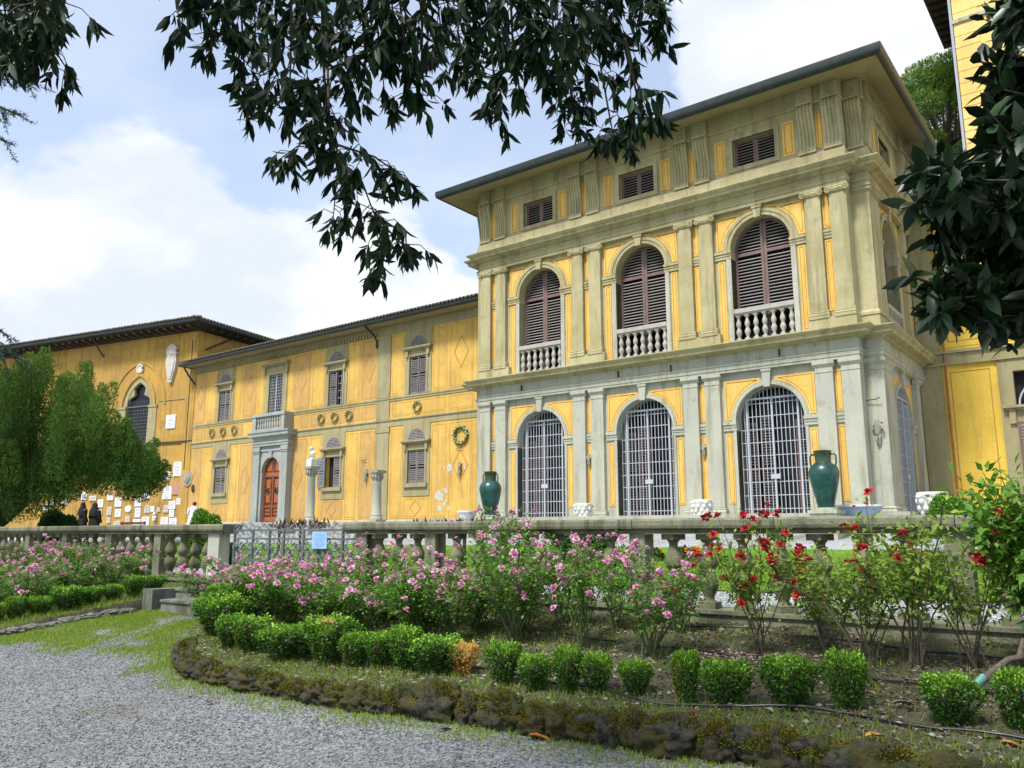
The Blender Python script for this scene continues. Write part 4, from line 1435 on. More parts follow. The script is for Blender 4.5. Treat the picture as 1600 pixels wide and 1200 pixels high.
COLS = [(-41.70, -40.62, 'o'), (-40.48, -39.62, 'y'), (-37.92, -37.28, 'y'), (-37.12, -35.98, 'o'), (-32.95, -31.66, 'o'), (-31.52, -30.58, 'y'), (-28.88, -28.06, 'y'),
        (-27.96, -26.95, 'o'), (-25.98, -25.22, 'y'), (-23.52, -22.68, 'y'), (-22.55, -21.25, 'Y'), (-21.12, -20.2, 'y'), (-20.1, -18.9, 'Y'), (-18.8, -17.1, 'y')]
for a, b, k in COLS:
    mt = 'ochre_panel' if k == 'o' else 'yellow_wing'
    for z0, z1 in ((2.25, 6.16), (7.60, 10.36)):
        inst(wing_panel(rect(a, b, z0, z1), mt), 'wall_panel', LW, (0, 25, 0))
        if k in 'oY':
            lozenge((a + b) / 2, (z0 + z1) / 2 + (.1 if z0 > 5 else .15), .42, .72).obj('lozenge', 'yellow_line', LW)
inst(wing_panel(rect(-35.9, -35.32, 7.60, 10.1), 'yellow_wing'), 'wall_panel', LW, (0, 25, 0))
inst(wing_panel(rect(-33.42, -33.02, 7.60, 10.3), 'yellow_wing'), 'wall_panel', LW, (0, 25, 0))
for c in W_C:
    inst(wing_panel(rect(c - .76, c + .76, 2.25, 3.10), 'ochre_panel' if c < -25 else 'yellow_wing'), 'wall_panel', LW, (0, 25, 0))
    lozenge(c, 2.68, .36, .34).obj('lozenge', 'yellow_line', LW)
for a, b in ((-41.7, -40.7), (-40.6, -37.0), (-32.3, -31.66), (-31.55, -28.0), (-27.95, -26.95), (-25.95, -22.75), (-22.6, -21.2), (-21.1, -17.1)):
    inst(wing_panel(rect(a, b, 6.66, 7.30), 'yellow_wing' if a > -26 else 'ochre_panel'), 'wall_panel', LW, (0, 25, 0))

# doorway with its pilasters, entablature and balcony
m = MB()
dd = 24.74
DD = -34.08
m.arch_wall(-35.46, -32.70, 2.15, 5.9, DD, .70, 4.65, 2.151, dd, .55)
m.quad((-35.46, dd, 2.15), (-35.46, 25, 2.15), (-35.46, 25, 5.9), (-35.46, dd, 5.9)); m.quad((-32.70, dd, 2.15), (-32.70, 25, 2.15), (-32.70, 25, 5.9), (-32.70, dd, 5.9))
m.obj('door_surround', 'door_stone', LW)
pm = MB()
pm.box(-.26, .26, -.10, .05, 2.45, 5.55); pm.box(-.31, .31, -.15, .05, 2.16, 2.34); pm.box(-.285, .285, -.125, .05, 2.341, 2.449)
pm.box(-.29, .29, -.13, .05, 5.551, 5.64); pm.box(-.32, .32, -.16, .05, 5.641, 5.74); pm.box(-.27, .27, -.11, .05, 5.741, 5.899)
pm = pm.mesh('door_pilaster', 'door_stone')
inst(pm, 'door_pilaster', LW, (-35.19, dd, 0)); inst(pm, 'door_pilaster', LW, (-32.97, dd, 0))
m = MB(); m.ring(DD, 4.65, .70, .82, dd - .03, dd + .02, n=18); m.box(DD - .12, DD + .12, dd - .09, dd + .02, 5.3, 5.62)
m.box(-34.87, -33.29, dd - .05, dd + .02, 5.64, 5.74)
m.obj('archivolt', 'door_stone', LW, 40)
MB().sweep([(-35.48, 25), (-35.48, dd - .11), (-32.68, dd - .11), (-32.68, 25)], [(-.4, 5.9), (.02, 5.9), (.02, 6.02), (.05, 6.03), (.05, 6.10), (.0, 6.12), (.0, 6.26), (.06, 6.30), (.06, 6.36), (.19, 6.38), (.19, 6.50), (.24, 6.56), (.24, 6.62), (-.6, 6.63)]).obj('balcony_slab', 'door_stone', LW)
m = MB()
bx0, bx1, by = -35.42, -32.83, 24.45
m.box(bx0, bx1, by, by + .2, 6.63, 6.74); m.box(bx0 - .03, bx1 + .03, by - .03, by + .23, 7.36, 7.50)
for x in (bx0, bx1 - .30): m.box(x + .01, x + .29, by + .01, by + .19, 6.741, 7.359)
for x in (bx0, bx1 - .2):
    m.box(x + .012, x + .19, by + .201, 24.98, 6.63, 7.358); m.box(x - .02, x + .22, by + .231, 24.98, 7.361, 7.499)
bl = m.obj('balcony_parapet', 'door_stone', LW)
n = 10
bm_ = MB()
bm_.lathe([(.06, 0), (.05, .05), (.075, .14), (.05, .24), (.035, .30), (.05, .36), (.075, .46), (.05, .56), (.06, .62)], n=8)
bm_ = bm_.mesh('baluster', 'door_stone', 50)
for i in range(n):
    inst(bm_, 'baluster', bl, (bx0 + .42 + i * (bx1 - bx0 - .84) / (n - 1), by + .1, 6.74))
# balcony window: stone frame with a shelf, iron lattice
m = MB()
for s in (-1, 1): m.box(DC + s * .73 - .17, DC + s * .73 + .17, 24.95, 25.03, 7.546, 9.75)
m.box(DC - .559, DC + .559, 24.95, 25.03, 9.58, 9.75); m.box(DC - .9, DC + .9, 24.965, 25.03, 9.751, 10.05)
m.box(DC - 1.08, DC + 1.08, 24.72, 25.03, 10.08, 10.18); m.box(DC - 1.02, DC + 1.02, 24.80, 25.03, 10.02, 10.079)
for s in (-1, 1): m.box(DC + s * .92 - .07, DC + s * .92 + .07, 24.86, 25.03, 9.6, 10.02)
m.obj('window_frame', 'trim_wing', LW)
m = MB()
for i in range(9): m.box(DC - .53 + i * .13, DC - .515 + i * .13, 25.03, 25.05, 7.55, 9.57)
for i in range(13): m.box(DC - .55, DC + .55, 25.02, 25.035, 7.65 + i * .155, 7.665 + i * .155)
m.box(DC - .03, DC + .03, 25.0, 25.03, 7.55, 9.57)
m.obj('window_lattice', 'bars', LW)
# the panelled door: two leaves, arched head
def door():
    y = dd + .19
    c = DD
    m = MB()
    m.quad((c - .7, y + .05, 2.16), (c + .7, y + .05, 2.16), (c + .7, y + .05, 5.4), (c - .7, y + .05, 5.4))
    m.ring(c, 4.65, .60, .70, y - .02, y + .04, n=16)
    for s in (-1, 1):
        m.box(*sorted((c + s * .60, c + s * .70)), y - .02, y + .04, 2.16, 4.65)
        m.box(*sorted((c + s * .0, c + s * .07)), y - .02 - .003 * s, y + .04, 2.16, 5.25)
    for z0, z1 in ((2.16, 2.42), (2.86, 3.0), (4.36, 4.62)):
        m.box(c - .6, c + .6, y - .015, y + .04, z0, z1)
    dr = m.obj('door', 'wood_door', LW)
    for s in (-1, 1):
        for z0, z1 in ((2.50, 2.62), (2.68, 2.80), (3.10, 4.26)):
            mm = MB(); a, b = sorted((c + s * .14, c + s * .54))
            mm.box(a, b, y - .012, y + .04, z0, z1); mm.box(a + .05, b - .05, y - .03, y, z0 + .04, z1 - .04)
            mm.obj('door_panel', 'wood_panel', dr)
        mm = MB(); q = [(c + s * .12, 4.66)] + [(c + s * .54 * math.cos(R(t)), 4.66 + .54 * math.sin(R(t))) for t in range(0, 80, 13)]
        mm.prism(q, y - .012, y + .03); mm.obj('door_panel', 'wood_panel', dr)
        mm = MB(); mm.ring(c + s * .34, 3.68, .09, .13, y - .09, y - .03, 0, 2 * math.pi, 14); mm.lump((c + s * .34, y - .06, 3.82), (.09, .05, .09), 1, .1)
        mm.obj('door_knocker', 'brass', dr, 50)
    mm = MB(); mm.box(c - .55, c + .55, y - .03, y + .03, 2.20, 2.40); mm.obj('kick_board', 'wood_panel', dr)
    mm = MB(); mm.box(c - .58, c + .58, y - .026, y + .02, 4.40, 4.58); mm.obj('transom_board', 'wood_panel', dr)


door()
m = MB(); m.box(-35.9, -32.3, 24.0, 24.99, 1.55, 2.0); m.box(-35.65, -32.5, 24.3, 24.985, 2.0, 2.155)
m.obj('door_step', 'door_stone', LW)
# eaves
m = MB()
m.quad((-42.0, 24.18, 10.78), (WX1, 24.18, 10.78), (WX1, 25, 10.84), (-42.0, 25, 10.84))
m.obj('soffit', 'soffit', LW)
MB().sweep([(-42.02, 26), (-42.02, 24.16), (WX1, 24.16)], [(-.02, 10.775), (.05, 10.78), (.10, 10.84), (.10, 10.93), (-.1, 10.95)]).obj('gutter', 'gutter', LW, 40)
m = MB()
m.quad((-42.05, 24.1, 10.95), (WX1, 24.1, 10.95), (WX1, 31, 13.0), (-42.05, 31, 13.0))
rf = m.obj('roof', 'tile', LW)
tl = MB(); tl.ring(0, 0, .05, .085, 0, 6.0, 0, math.pi, 6)
sl = math.atan2(2.05, 6.9)
tlm = tl.mesh('tile_row', 'tile', 40)
V = []
m = MB()
x = -41.95; k = 0
while x < WX1:
    m.T = Matrix.Translation((x, 24.0 + .03 * rnd.random(), 10.965)) @ Matrix.Rotation(sl, 4, 'X')
    m.ring(0, 0, .055, .088, 0, 6.2, 0, math.pi, 5)
    x += .21
tag(m.obj('roof_tiles', 'tile', rf, 40), kind='stuff')
m = MB(); m.tube([(-26.95, 24.1, 10.8), (-26.95, 24.75, 10.45), (-26.95, 24.93, 10.2), (-26.95, 24.93, 9.9)], .05, 6); m.obj('gutter_bracket', 'iron_dark', LW)
m = MB(); m.tube([(-41.75, 24.2, 10.75), (-41.7, 24.5, 10.3), (-41.65, 24.9, 9.85)], .05, 6); m.obj('downpipe', 'iron_dark', LW)
m = MB(); m.lump((-41.25, 24.97, 4.05), (.16, .06, .22), 2, .15); m.obj('bronze_rosette', 'iron_dark', LW, 60)
# flaked patches where the yellow coat has come off
m = MB()
for i in range(16):
    cx, cz = -22.95 + rnd.uniform(-.35, .5), rnd.uniform(2.5, 3.6)
    if i > 11: cx, cz = -22.5 + rnd.uniform(-.5, .9), rnd.uniform(4.0, 4.8)
    n = 9; r0 = rnd.uniform(.06, .16)
    pts = [(cx + r0 * rnd.uniform(.6, 1.2) * math.cos(2 * math.pi * j / n), 24.9855 - .0004 * i, cz + r0 * rnd.uniform(.6, 1.3) * math.sin(2 * math.pi * j / n)) for j in range(n)]
    m.add(pts, [tuple(range(n))])
m.obj('flaked_plaster', 'plaque_grey', LW)

# ================================================================== ochre hall with the pointed window
HA = R(11.9)
HT = Matrix.Translation((-41.85, 25, 0)) @ Matrix.Rotation(HA, 4, 'Z')
HALL = thing('ochre_hall', 'weathered ochre hall with pointed tracery window and deep dark eaves', 'building', (-50, 27, 1.6))
def ogive(cx, zs, w, h, n=10):
    """pointed arch outline from the right springing over the apex to the left springing"""
    r = (w * w + h * h) / (2 * w)
    a1 = math.asin(min(1, h / r))
    rt = [(cx + w - r + r * math.cos(a1 * i / n), zs + r * math.sin(a1 * i / n)) for i in range(n + 1)]
    return rt + [(2 * cx - x, z) for x, z in rt[-2::-1]]


def arch_band(m, outer, inner, y0, y1):
    n = len(outer)
    m.add([(x, y0, z) for x, z in outer] + [(x, y0, z) for x, z in inner] + [(x, y1, z) for x, z in outer] + [(x, y1, z) for x, z in inner],
          [(i, i + 1, n + i + 1, n + i) for i in range(n - 1)] + [(i, i + 1, 2 * n + i + 1, 2 * n + i) for i in range(n - 1)] + [(n + i, n + i + 1, 3 * n + i + 1, 3 * n + i) for i in range(n - 1)]
          + [(0, n, 3 * n, 2 * n), (n - 1, 2 * n - 1, 4 * n - 1, 3 * n - 1)])


GC, GZ0, GZS = -4.45, 6.5, 8.95
m = MB(HT)
op = ogive(GC, GZS, 1.22, 1.72)
zt, zb = 13.1, 1.2
m.quad((-30, 0, zb), (GC - 1.22, 0, zb), (GC - 1.22, 0, zt), (-30, 0, zt))
m.quad((GC + 1.22, 0, zb), (.1, 0, zb), (.1, 0, zt), (GC + 1.22, 0, zt))
m.quad((GC - 1.22, 0, zb), (GC + 1.22, 0, zb), (GC + 1.22, 0, GZ0), (GC - 1.22, 0, GZ0))
for (xa, za), (xb, zb2) in zip(op, op[1:]):
    m.quad((xa, 0, za), (xb, 0, zb2), (xb, 0, zt), (xa, 0, zt))
pth = [(GC + 1.22, GZ0)] + op + [(GC - 1.22, GZ0)]
for (xa, za), (xb, zb2) in zip(pth, pth[1:]):
    m.quad((xa, 0, za), (xb, 0, zb2), (xb, .3, zb2), (xa, .3, za))
m.quad((GC - 1.22, 0, GZ0), (GC + 1.22, 0, GZ0), (GC + 1.22, .3, GZ0), (GC - 1.22, .3, GZ0))
m.quad((.1, 0, zb), (.1, 16, zb), (.1, 16, zt), (.1, 0, zt))
m.quad((-30, 0, zb), (-30, 16, zb), (-30, 16, zt), (-30, 0, zt))
m.obj('wall', 'hall', HALL)
m = MB(HT)
arch_band(m, ogive(GC, GZS, 1.45, 2.0), ogive(GC, GZS, 1.28, 1.80), -.06, .02)
arch_band(m, ogive(GC, GZS, 2.25, 2.72), ogive(GC, GZS, 2.12, 2.56), -.05, .02)
m.obj('hood_moulding', 'hall', HALL)
m = MB(HT)
arch_band(m, ogive(GC, GZS, 1.24, 1.74), ogive(GC, GZS, .95, 1.42), .02, .22)
for s in (-1, 1): m.box(*sorted((GC + s * .95, GC + s * 1.6)), -.05, .22, GZ0, GZS - .13); 
for s in (-1, 1): m.box(*sorted((GC + s * .93, GC + s * 1.66)), -.09, .22, GZS - .129, GZS)
m.box(GC - 1.5, GC + 1.5, -.12, .22, GZ0 - .15, GZ0)
# cusps of the trefoil head
for s in (-1, 1):
    m.prism([(GC + s * 1.0, GZS + .30), (GC + s * .93, GZS + .80), (GC + s * .70, GZS + 1.10), (GC + s * .50, GZS + 1.2), (GC + s * .44, GZS + .86), (GC + s * .40, GZS + .70), (GC + s * .50, GZS + .60), (GC + s * .68, GZS + .56), (GC + s * .84, GZS + .44)], .05, .20)
wf = m.obj('window_frame', 'trim_wing', HALL)
m = MB(HT); m.quad((GC - 1.2, .26, GZ0), (GC + 1.2, .26, GZ0), (GC + 1.2, .26, GZS), (GC - 1.2, .26, GZS)); 
o = ogive(GC, GZS, 1.2, 1.7); m.add([(x, .26, z) for x, z in o], [tuple(range(len(o)))])
m.obj('pane', 'glass', wf)
m = MB(HT)
for i in range(15): x = GC - .91 + i * .13; m.box(x - .009, x + .009, .10, .12, GZ0, GZS + .35)
for i in range(13): m.box(GC - .95, GC + .95, .09, .11, GZ0 + .2 * i, GZ0 + .2 * i + .018)
m.box(GC - .95, GC + .95, .06, .12, GZS - .05, GZS + .02)
m.obj('window_grille', 'iron', wf)
m = MB(HT); m.ring(GC, 11.2, .0, .27, -.07, .02, 0, 2 * math.pi, 14); m.ring(GC, 11.2, .16, .30, -.1, .02, 0, 2 * math.pi, 14); m.obj('round_boss', 'plaque_grey', HALL, 40)
m = MB(HT); m.box(-2.75, .12, -.035, .02, 9.12, 9.18); m.box(-.75, .12, -.05, .02, 1.6, 12.9) if False else None
m.obj('thin_ledge', 'trim_wing', HALL)
m = MB(HT); m.tube([(-12, -.06, 6.78), (-.5, -.06, 6.70), (.1, -.06, 6.72)], .035, 6); m.tube([(-12, -.05, 6.68), (-.2, -.05, 6.62)], .03, 6); m.tube([(-.32, -.06, 12.5), (-.30, -.06, 5.1)], .03, 6)
m.obj('wall_pipe', 'iron_dark', HALL)
m = MB(HT); m.box(-.62, .1, -.06, .01, 1.6, 12.7); m.obj('corner_strip', 'hall', HALL)
# eaves and roof
m = MB(HT)
m.quad((-31, -1.05, 13.25), (.85, -1.05, 13.25), (.1, 0, 13.0), (-31, 0, 13.0)); m.quad((.85, -1.05, 13.25), (.85, 17, 13.25), (.1, 17, 13.0), (.1, 0, 13.0))
m.obj('soffit', 'bark', HALL)
m = MB(HT)
x = -30.8
while x < .6: m.box(x, x + .12, -1.0, -.02, 13.02, 13.14); x += .62
y = .3
while y < 16: m.box(.12, .82, y, y + .12, 13.02, 13.14); y += .62
tag(m.obj('rafters', 'bark', HALL), kind='stuff')
m = MB(HT); m.sweep([(-31, -1.05), (.88, -1.05), (.88, 17)], [(-.05, 13.24), (.05, 13.25), (.09, 13.32), (.09, 13.40), (-.1, 13.42)]); m.obj('gutter', 'gutter', HALL, 40)
m = MB(HT); m.add([(-31, -1.1, 13.42), (.92, -1.1, 13.42), (.92, 17, 13.42), (-31, 17, 13.42), (-24, 8, 15.6), (-7, 8, 15.6)], [(0, 1, 5, 4), (1, 2, 5), (2, 3, 4, 5), (3, 0, 4)])
rf = m.obj('roof', 'tile', HALL)
m = MB()
x = -30.8
while x < .9:
    m.T = HT @ Matrix.Translation((x, -1.2 + .05 * rnd.random(), 13.44 + .02 * rnd.random())) @ Matrix.Rotation(math.atan2(2.18, 9.1), 4, 'X')
    m.ring(0, 0, .06, .10, 0, min(6, max(.5, (1.2 - x) * 1.1)), 0, math.pi, 5); x += .24
y = -1.0
while y < 16:
    m.T = HT @ Matrix.Translation((.98, y, 13.44)) @ Matrix.Rotation(R(90), 4, 'Z') @ Matrix.Rotation(math.atan2(2.18, 7.9), 4, 'X')
    m.ring(0, 0, .06, .10, 0, min(5, max(.4, (y + 1.2) * .8)), 0, math.pi, 5); y += .24
tag(m.obj('roof_tiles', 'tile', rf, 40), kind='stuff')
for u in (-7.7, -15.5):
    m = MB(HT); m.tube([(u + .1, -1.0, 13.2), (u - .05, -.4, 12.6), (u, -.06, 12.2)], .05, 6); m.obj('gutter_bracket', 'iron_dark', HALL)
m = MB(HT); m.tube([(.15, 2.6, 13.1), (.2, 1.0, 12.3), (.16, .5, 12.0)], .05, 6); m.obj('gutter_bracket', 'iron_dark', HALL)

# ------------------------------------------------------------------ plaques and carved pieces on the hall wall
def plaque(u, z, w, h, label, mat='plaque', shape='rect', name='wall_plaque', group='memorial plaques on the ochre wall', cat='plaque', d=.05):
    m = MB(HT)
    if shape == 'rect':
        m.box(u - w / 2, u + w / 2, -d, .0, z - h / 2, z + h / 2)
        m.box(u - w / 2 + .03, u + w / 2 - .03, -d - .012, -d, z - h / 2 + .03, z + h / 2 - .03)
    elif shape == 'oval':
        m.prism([(u + w / 2 * math.cos(R(t)), z + h / 2 * math.sin(R(t))) for t in range(0, 360, 24)], -d, 0)
        m.prism([(u + w * .4 * math.cos(R(t)), z + h * .4 * math.sin(R(t))) for t in range(0, 360, 24)], -d - .015, -d + .001)
    elif shape == 'arched':
        q = [(u - w / 2, z - h / 2), (u + w / 2, z - h / 2), (u + w / 2, z + h * .2)] + [(u + w / 2 * math.cos(R(t)), z + h * .2 + h * .3 * math.sin(R(t))) for t in range(20, 180, 20)] + [(u - w / 2, z + h * .2)]
        m.prism(q, -d, 0); m.box(u - w * .36, u + w * .36, -d - .012, -d, z - h * .4, z + h * .2)
    # faint engraved lines of text, cut as thin grey strips
    m.cur = 1
    k = int(h / .085)
    for i in range(k):
        zz = z + h / 2 - .09 - i * .08
        if zz < z - h / 2 + .08 or shape == 'oval': break
        ww = w * rnd.uniform(.2, .33)
        m.box(u - ww, u + ww, -d - .0145, -d - .0121, zz - .014, zz + .014)
    o = m.obj(name, [mat, 'plaque_ink'])
    return tag(o, label, cat, group)


plaque(-.81, 5.16, .64, .80, 'large white marble plaque high on the ochre wall beside the stone shield')
plaque(-1.59, 4.79, .54, .58, 'rounded white plaque at the tip of the yew tree', shape='oval')
plaque(-.77, 4.10, .67, .73, 'reddish marble plaque on ochre wall below the large white one', 'plaque_red')
plaque(-1.48, 3.87, .68, .73, 'white arched plaque on ochre wall beside the reddish plaque', shape='arched')
plaque(-.54, 3.37, .34, .39, 'small bright white plaque under the reddish plaque')
plaque(-1.63, 7.87, .73, .78, 'single white notice high on the ochre wall below the narrow stone arms')
plaque(-1.03, 3.17, .52, .44, 'white plaque above the pair stacked beside the man in white')
plaque(-.85, 2.25, .60, .43, 'white plaque low on the wall beside the man in white')
plaque(-2.05, 2.93, .25, .25, 'tiny grey plaque beside the small bust on the ochre wall', 'plaque_grey')
plaque(-2.54, 2.97, .30, .32, 'tiny white plaque at the other side of the small bust')
plaque(-4.50, 3.01, .50, .39, 'round white medallion among the plaques on the ochre wall', shape='oval')
plaque(-5.32, 2.21, .59, .26, 'dull grey arched plaque low on the ochre wall', 'plaque_grey', 'arched')
plaque(-3.73, 3.41, .52, .55, 'upright white plaque topmost of two under the yew branch end')
plaque(-3.69, 2.79, .44, .54, 'upright white plaque lower of two under the yew branch end')
plaque(-3.70, 2.25, .58, .35, 'white plaque in the lowest row, sixth from the wing corner')
plaque(-3.02, 2.31, .59, .47, 'white plaque in the lowest row, fifth from the wing corner')
plaque(-1.53, 2.31, .56, .43, 'white plaque in the lowest row, second from the wing corner')
plaque(-1.47, 2.97, .39, .41, 'narrow grey-white plaque left alone above the lowest row beside the tiny ones'.replace(' left alone', ''), 'plaque_grey')
plaque(-1.02, 2.72, .37, .40, 'small white plaque sandwiched between two larger ones next to the man in white')
plaque(-2.96, 2.98, .41, .44, 'grey arched plaque between the bust and the upright pair', 'plaque_grey', 'arched')
plaque(-3.05, 3.81, .50, .48, 'white plaque half hidden by the yew branch end')
plaque(-4.47, 2.39, .41, .38, 'grey plaque directly below the round medallion', 'plaque_grey')
plaque(-5.35, 3.39, .55, .52, 'white plaque topmost of the two beside the round medallion')
plaque(-5.30, 2.78, .48, .46, 'white plaque lower of the two beside the round medallion')
plaque(-6.04, 2.90, .39, .49, 'grey upright plaque just beyond the white pair beside the medallion', 'plaque_grey')
plaque(-6.05, 3.70, .50, .36, 'white plaque tucked under the yew foliage above the grey upright plaque')
plaque(-6.85, 3.35, .48, .45, 'white plaque just beside the heads of the two people in black')
plaque(-6.83, 2.83, .38, .33, 'grey plaque beside the shoulder of the person in black', 'plaque_grey')
plaque(-6.04, 2.37, .32, .32, 'small grey plaque low beside the red bench', 'plaque_grey')
plaque(-8.32, 3.80, .50, .45, 'white plaque under the yew above the two people in black')
plaque(-7.54, 3.66, .61, .30, 'wide pale plaque under the yew next to the heads in black', 'plaque_grey')
plaque(-10.04, 3.50, .54, .34, 'white plaque under the yew over the round shrub')
plaque(-11.16, 3.48, .40, .32, 'small white plaque under the yew between shrub and trunk')
plaque(-11.73, 3.20, .52, .36, 'white plaque close to the leaning yew trunk')
plaque(-11.59, 2.24, .45, .25, 'low white plaque close to the foot of the yew trunk')
plaque(-4.12, 5.70, .69, .5, 'white plaque glimpsed through the yew foliage')
m = MB(HT)
m.lump((-2.27, -.10, 2.68), (.10, .10, .13), 2, .1); m.lump((-2.27, -.08, 2.50), (.17, .10, .10), 2, .12)
m.box(-2.38, -2.16, -.16, 0, 2.34, 2.42)
tag(m.obj('wall_bust', 'white_stone', None, 60), 'small white stone bust on ochre wall between two tiny plaques', 'bust')
m = MB(HT)
m.prism([(.06 + .38 * math.cos(R(t)), 4.62 + .38 * math.sin(R(t)) * (1.0 if t < 180 else 1.15)) for t in range(0, 360, 20)], -.12, -.05)
m.lump((.06, -.12, 4.60), (.26, .08, .28), 3, .25, 3); m.box(-.2, .3, -.06, .0, 4.4, 4.8)
tag(m.obj('stone_shield', 'grey_sculpt', None, 50), 'round grey stone shield on the corner of ochre hall and wing', 'shield')
m = MB(HT)
m.prism([(-1.86 + a, b) for a, b in ((-.13, 10.15), (.13, 10.15), (.20, 10.5), (.36, 11.0), (.42, 11.45), (.34, 11.72), (-.34, 11.72), (-.42, 11.45), (-.36, 11.0), (-.20, 10.5))], -.16, 0)
m.prism([(-1.86 + a * .72, 11.0 + (b - 11.0) * .8) for a, b in ((-.13, 10.15), (.13, 10.15), (.20, 10.5), (.36, 11.0), (.42, 11.45), (.34, 11.72), (-.34, 11.72), (-.42, 11.45), (-.36, 11.0), (-.20, 10.5))], -.20, -.15)
m.lump((-1.86, -.10, 11.98), (.40, .14, .30), 3, .35, 3.5, 2.); m.ring(-1.86, 11.98, .22, .40, -.17, 0, 0, 2 * math.pi, 16)
tag(m.obj('coat_of_arms', 'plaque_grey', None, 45), 'long narrow stone coat of arms with carved crest on the ochre hall', 'coat of arms')

# ------------------------------------------------------------------ wreaths on the wing
def wreath_mesh(r, t, seed):
    rr = random.Random(seed)
    m = MB()
    n = 12
    for i in range(n):
        a = 2 * math.pi * i / n
        m.cur = 0
        m.lump((r * math.cos(a), -.05, r * math.sin(a)), (t * 1.2, t * .8, t * 1.2), 1, .35, 2, seed + i)
        m.cur = 1
        b = a + .25
        m.lump(((r + rr.uniform(-.3, .3) * t) * math.cos(b), -.05 - t * .6, (r + rr.uniform(-.3, .3) * t) * math.sin(b)), (t * .5, t * .5, t * .5), 1, .1)
    return m.mesh('wreath', ['wreath_green', 'wreath_yellow'], 60)


wm = wreath_mesh(.205, .05, 1)
for x, lab in ((-39.74, 'small glazed wreath on the wing, first of three beside the ochre hall'), (-38.72, 'small glazed wreath, middle of three under the window beside the hall'), (-37.70, 'small glazed wreath, last of three before the balcony'),
               (-30.68, 'small glazed wreath, first of three after the balcony'), (-29.70, 'small glazed wreath, middle of three under the open-shuttered window'), (-28.72, 'small glazed wreath, last of three before the grey strip'),
               (-24.35, 'single small glazed wreath under the upper window beside the pavilion')):
    tag(inst(wm, 'wreath', None, (x, 24.98, 6.98)), lab, 'wreath', 'glazed wreaths between the storeys')
tag(inst(wreath_mesh(.34, .085, 5), 'wreath', None, (-21.86, 24.98, 5.56)), 'large green and yellow glazed wreath on the wing beside the pavilion', 'wreath')

# ------------------------------------------------------------------ small sculpted figures on the walls
cher = skin_mesh('wall_cherub', [(0, 0, 0), (0, -.03, .16), (0, -.05, .30), (.02, -.08, .42), (.02, -.09, .52),
                                 (.13, -.06, .30), (.20, -.12, .20), (.12, -.17, .14), (-.12, -.05, .32), (-.20, -.02, .22), (-.16, -.08, .10),
                                 (.05, -.03, -.16), (.03, 0, -.34), (.02, .02, -.5), (-.07, -.04, -.12), (-.06, -.10, -.28), (-.02, -.06, -.42), (.05, .02, .42), (-.13, .05, .45), (.17, .05, .42)],
                 [(0, 1), (1, 2), (2, 3), (3, 4), (2, 5), (5, 6), (6, 7), (2, 8), (8, 9), (9, 10), (0, 11), (11, 12), (12, 13), (0, 14), (14, 15), (15, 16), (2, 17), (17, 18), (17, 19)],
                 [.10, .105, .11, .06, .085, .05, .042, .03, .05, .042, .03, .07, .05, .03, .065, .05, .03, .04, .03, .03], 'grey_sculpt')
for loc, rz, sc, lab in (((-4.82, 20.36, 3.93), 0, .62, 'grey stone cherub on the corner pier of the pavilion'), ((-12.64, 20.06, 3.68), .3, .38, 'small cherub bracket on the yellow strip beside the first carved capital'),
                         ((-9.08, 20.06, 3.75), -.2, .38, 'small cherub bracket on the yellow strip between second and third gates'), ((-27.42, 24.94, 4.14), .2, .60, 'grey cherub on the ochre panel beside the plain column'),
                         ((-21.88, 24.94, 4.16), -.3, .60, 'grey cherub on the yellow panel under the large wreath')):
    o = tag(inst(cher, 'wall_cherub', None, loc, rz, (sc, sc, sc)), lab, 'statue', 'carved cherubs on the villa walls')
for loc, lab in (((-4.9, 20.36, 4.72), 'thin iron hook above the corner cherub'), ((-27.6, 24.97, 4.83), 'thin iron hook above the cherub beside the plain column'), ((-21.95, 24.97, 5.02), 'thin iron hook between large wreath and cherub')):
    m = MB(); m.tube([(loc[0] - .18, loc[1] - .02, loc[2]), (loc[0] + .1, loc[1] - .05, loc[2] + .01), (loc[0] + .2, loc[1] - .07, loc[2] + .04)], .012, 5)
    tag(m.obj('wall_hook', 'iron_dark'), lab, 'hook', 'iron hooks on the villa walls')

# ------------------------------------------------------------------ columns in front of the wing
def column(loc, h, r, label, bust=False):
    t = thing('stone_column', label, 'column', loc, 0, 'free-standing columns before the wing')
    b = Matrix.Translation(loc)
    m = MB(b); m.box(-r * 1.5, r * 1.5, -r * 1.5, r * 1.5, 0, .38); m.box(-r * 1.38, r * 1.38, -r * 1.38, r * 1.38, .38, .46); m.obj('pedestal', 'trim_low', t)
    m = MB(b); m.lathe([(r * 1.3, .46), (r * 1.3, .52), (r * 1.1, .56), (r * 1.18, .60), (r, .66), (r * .98, h * .5), (r * .88, h - .42), (r * .95, h - .40), (r * .88, h - .38)], n=18); m.obj('shaft', 'trim_low', t, 40)
    m = MB(b); m.lathe([(r * .88, h - .38), (r * .95, h - .3), (r * 1.2, h - .12), (r * 1.3, h - .08)], n=16)
    for i in range(12):
        a = i * math.pi / 6; m.lump((r * 1.1 * math.cos(a), r * 1.1 * math.sin(a), h - .2), (.04, .04, .09), 1, .3, 3, i)
    m.box(-r * 1.3, r * 1.3, -r * 1.3, r * 1.3, h - .08, h); m.obj('capital', 'grey_sculpt', t, 50)
    return t


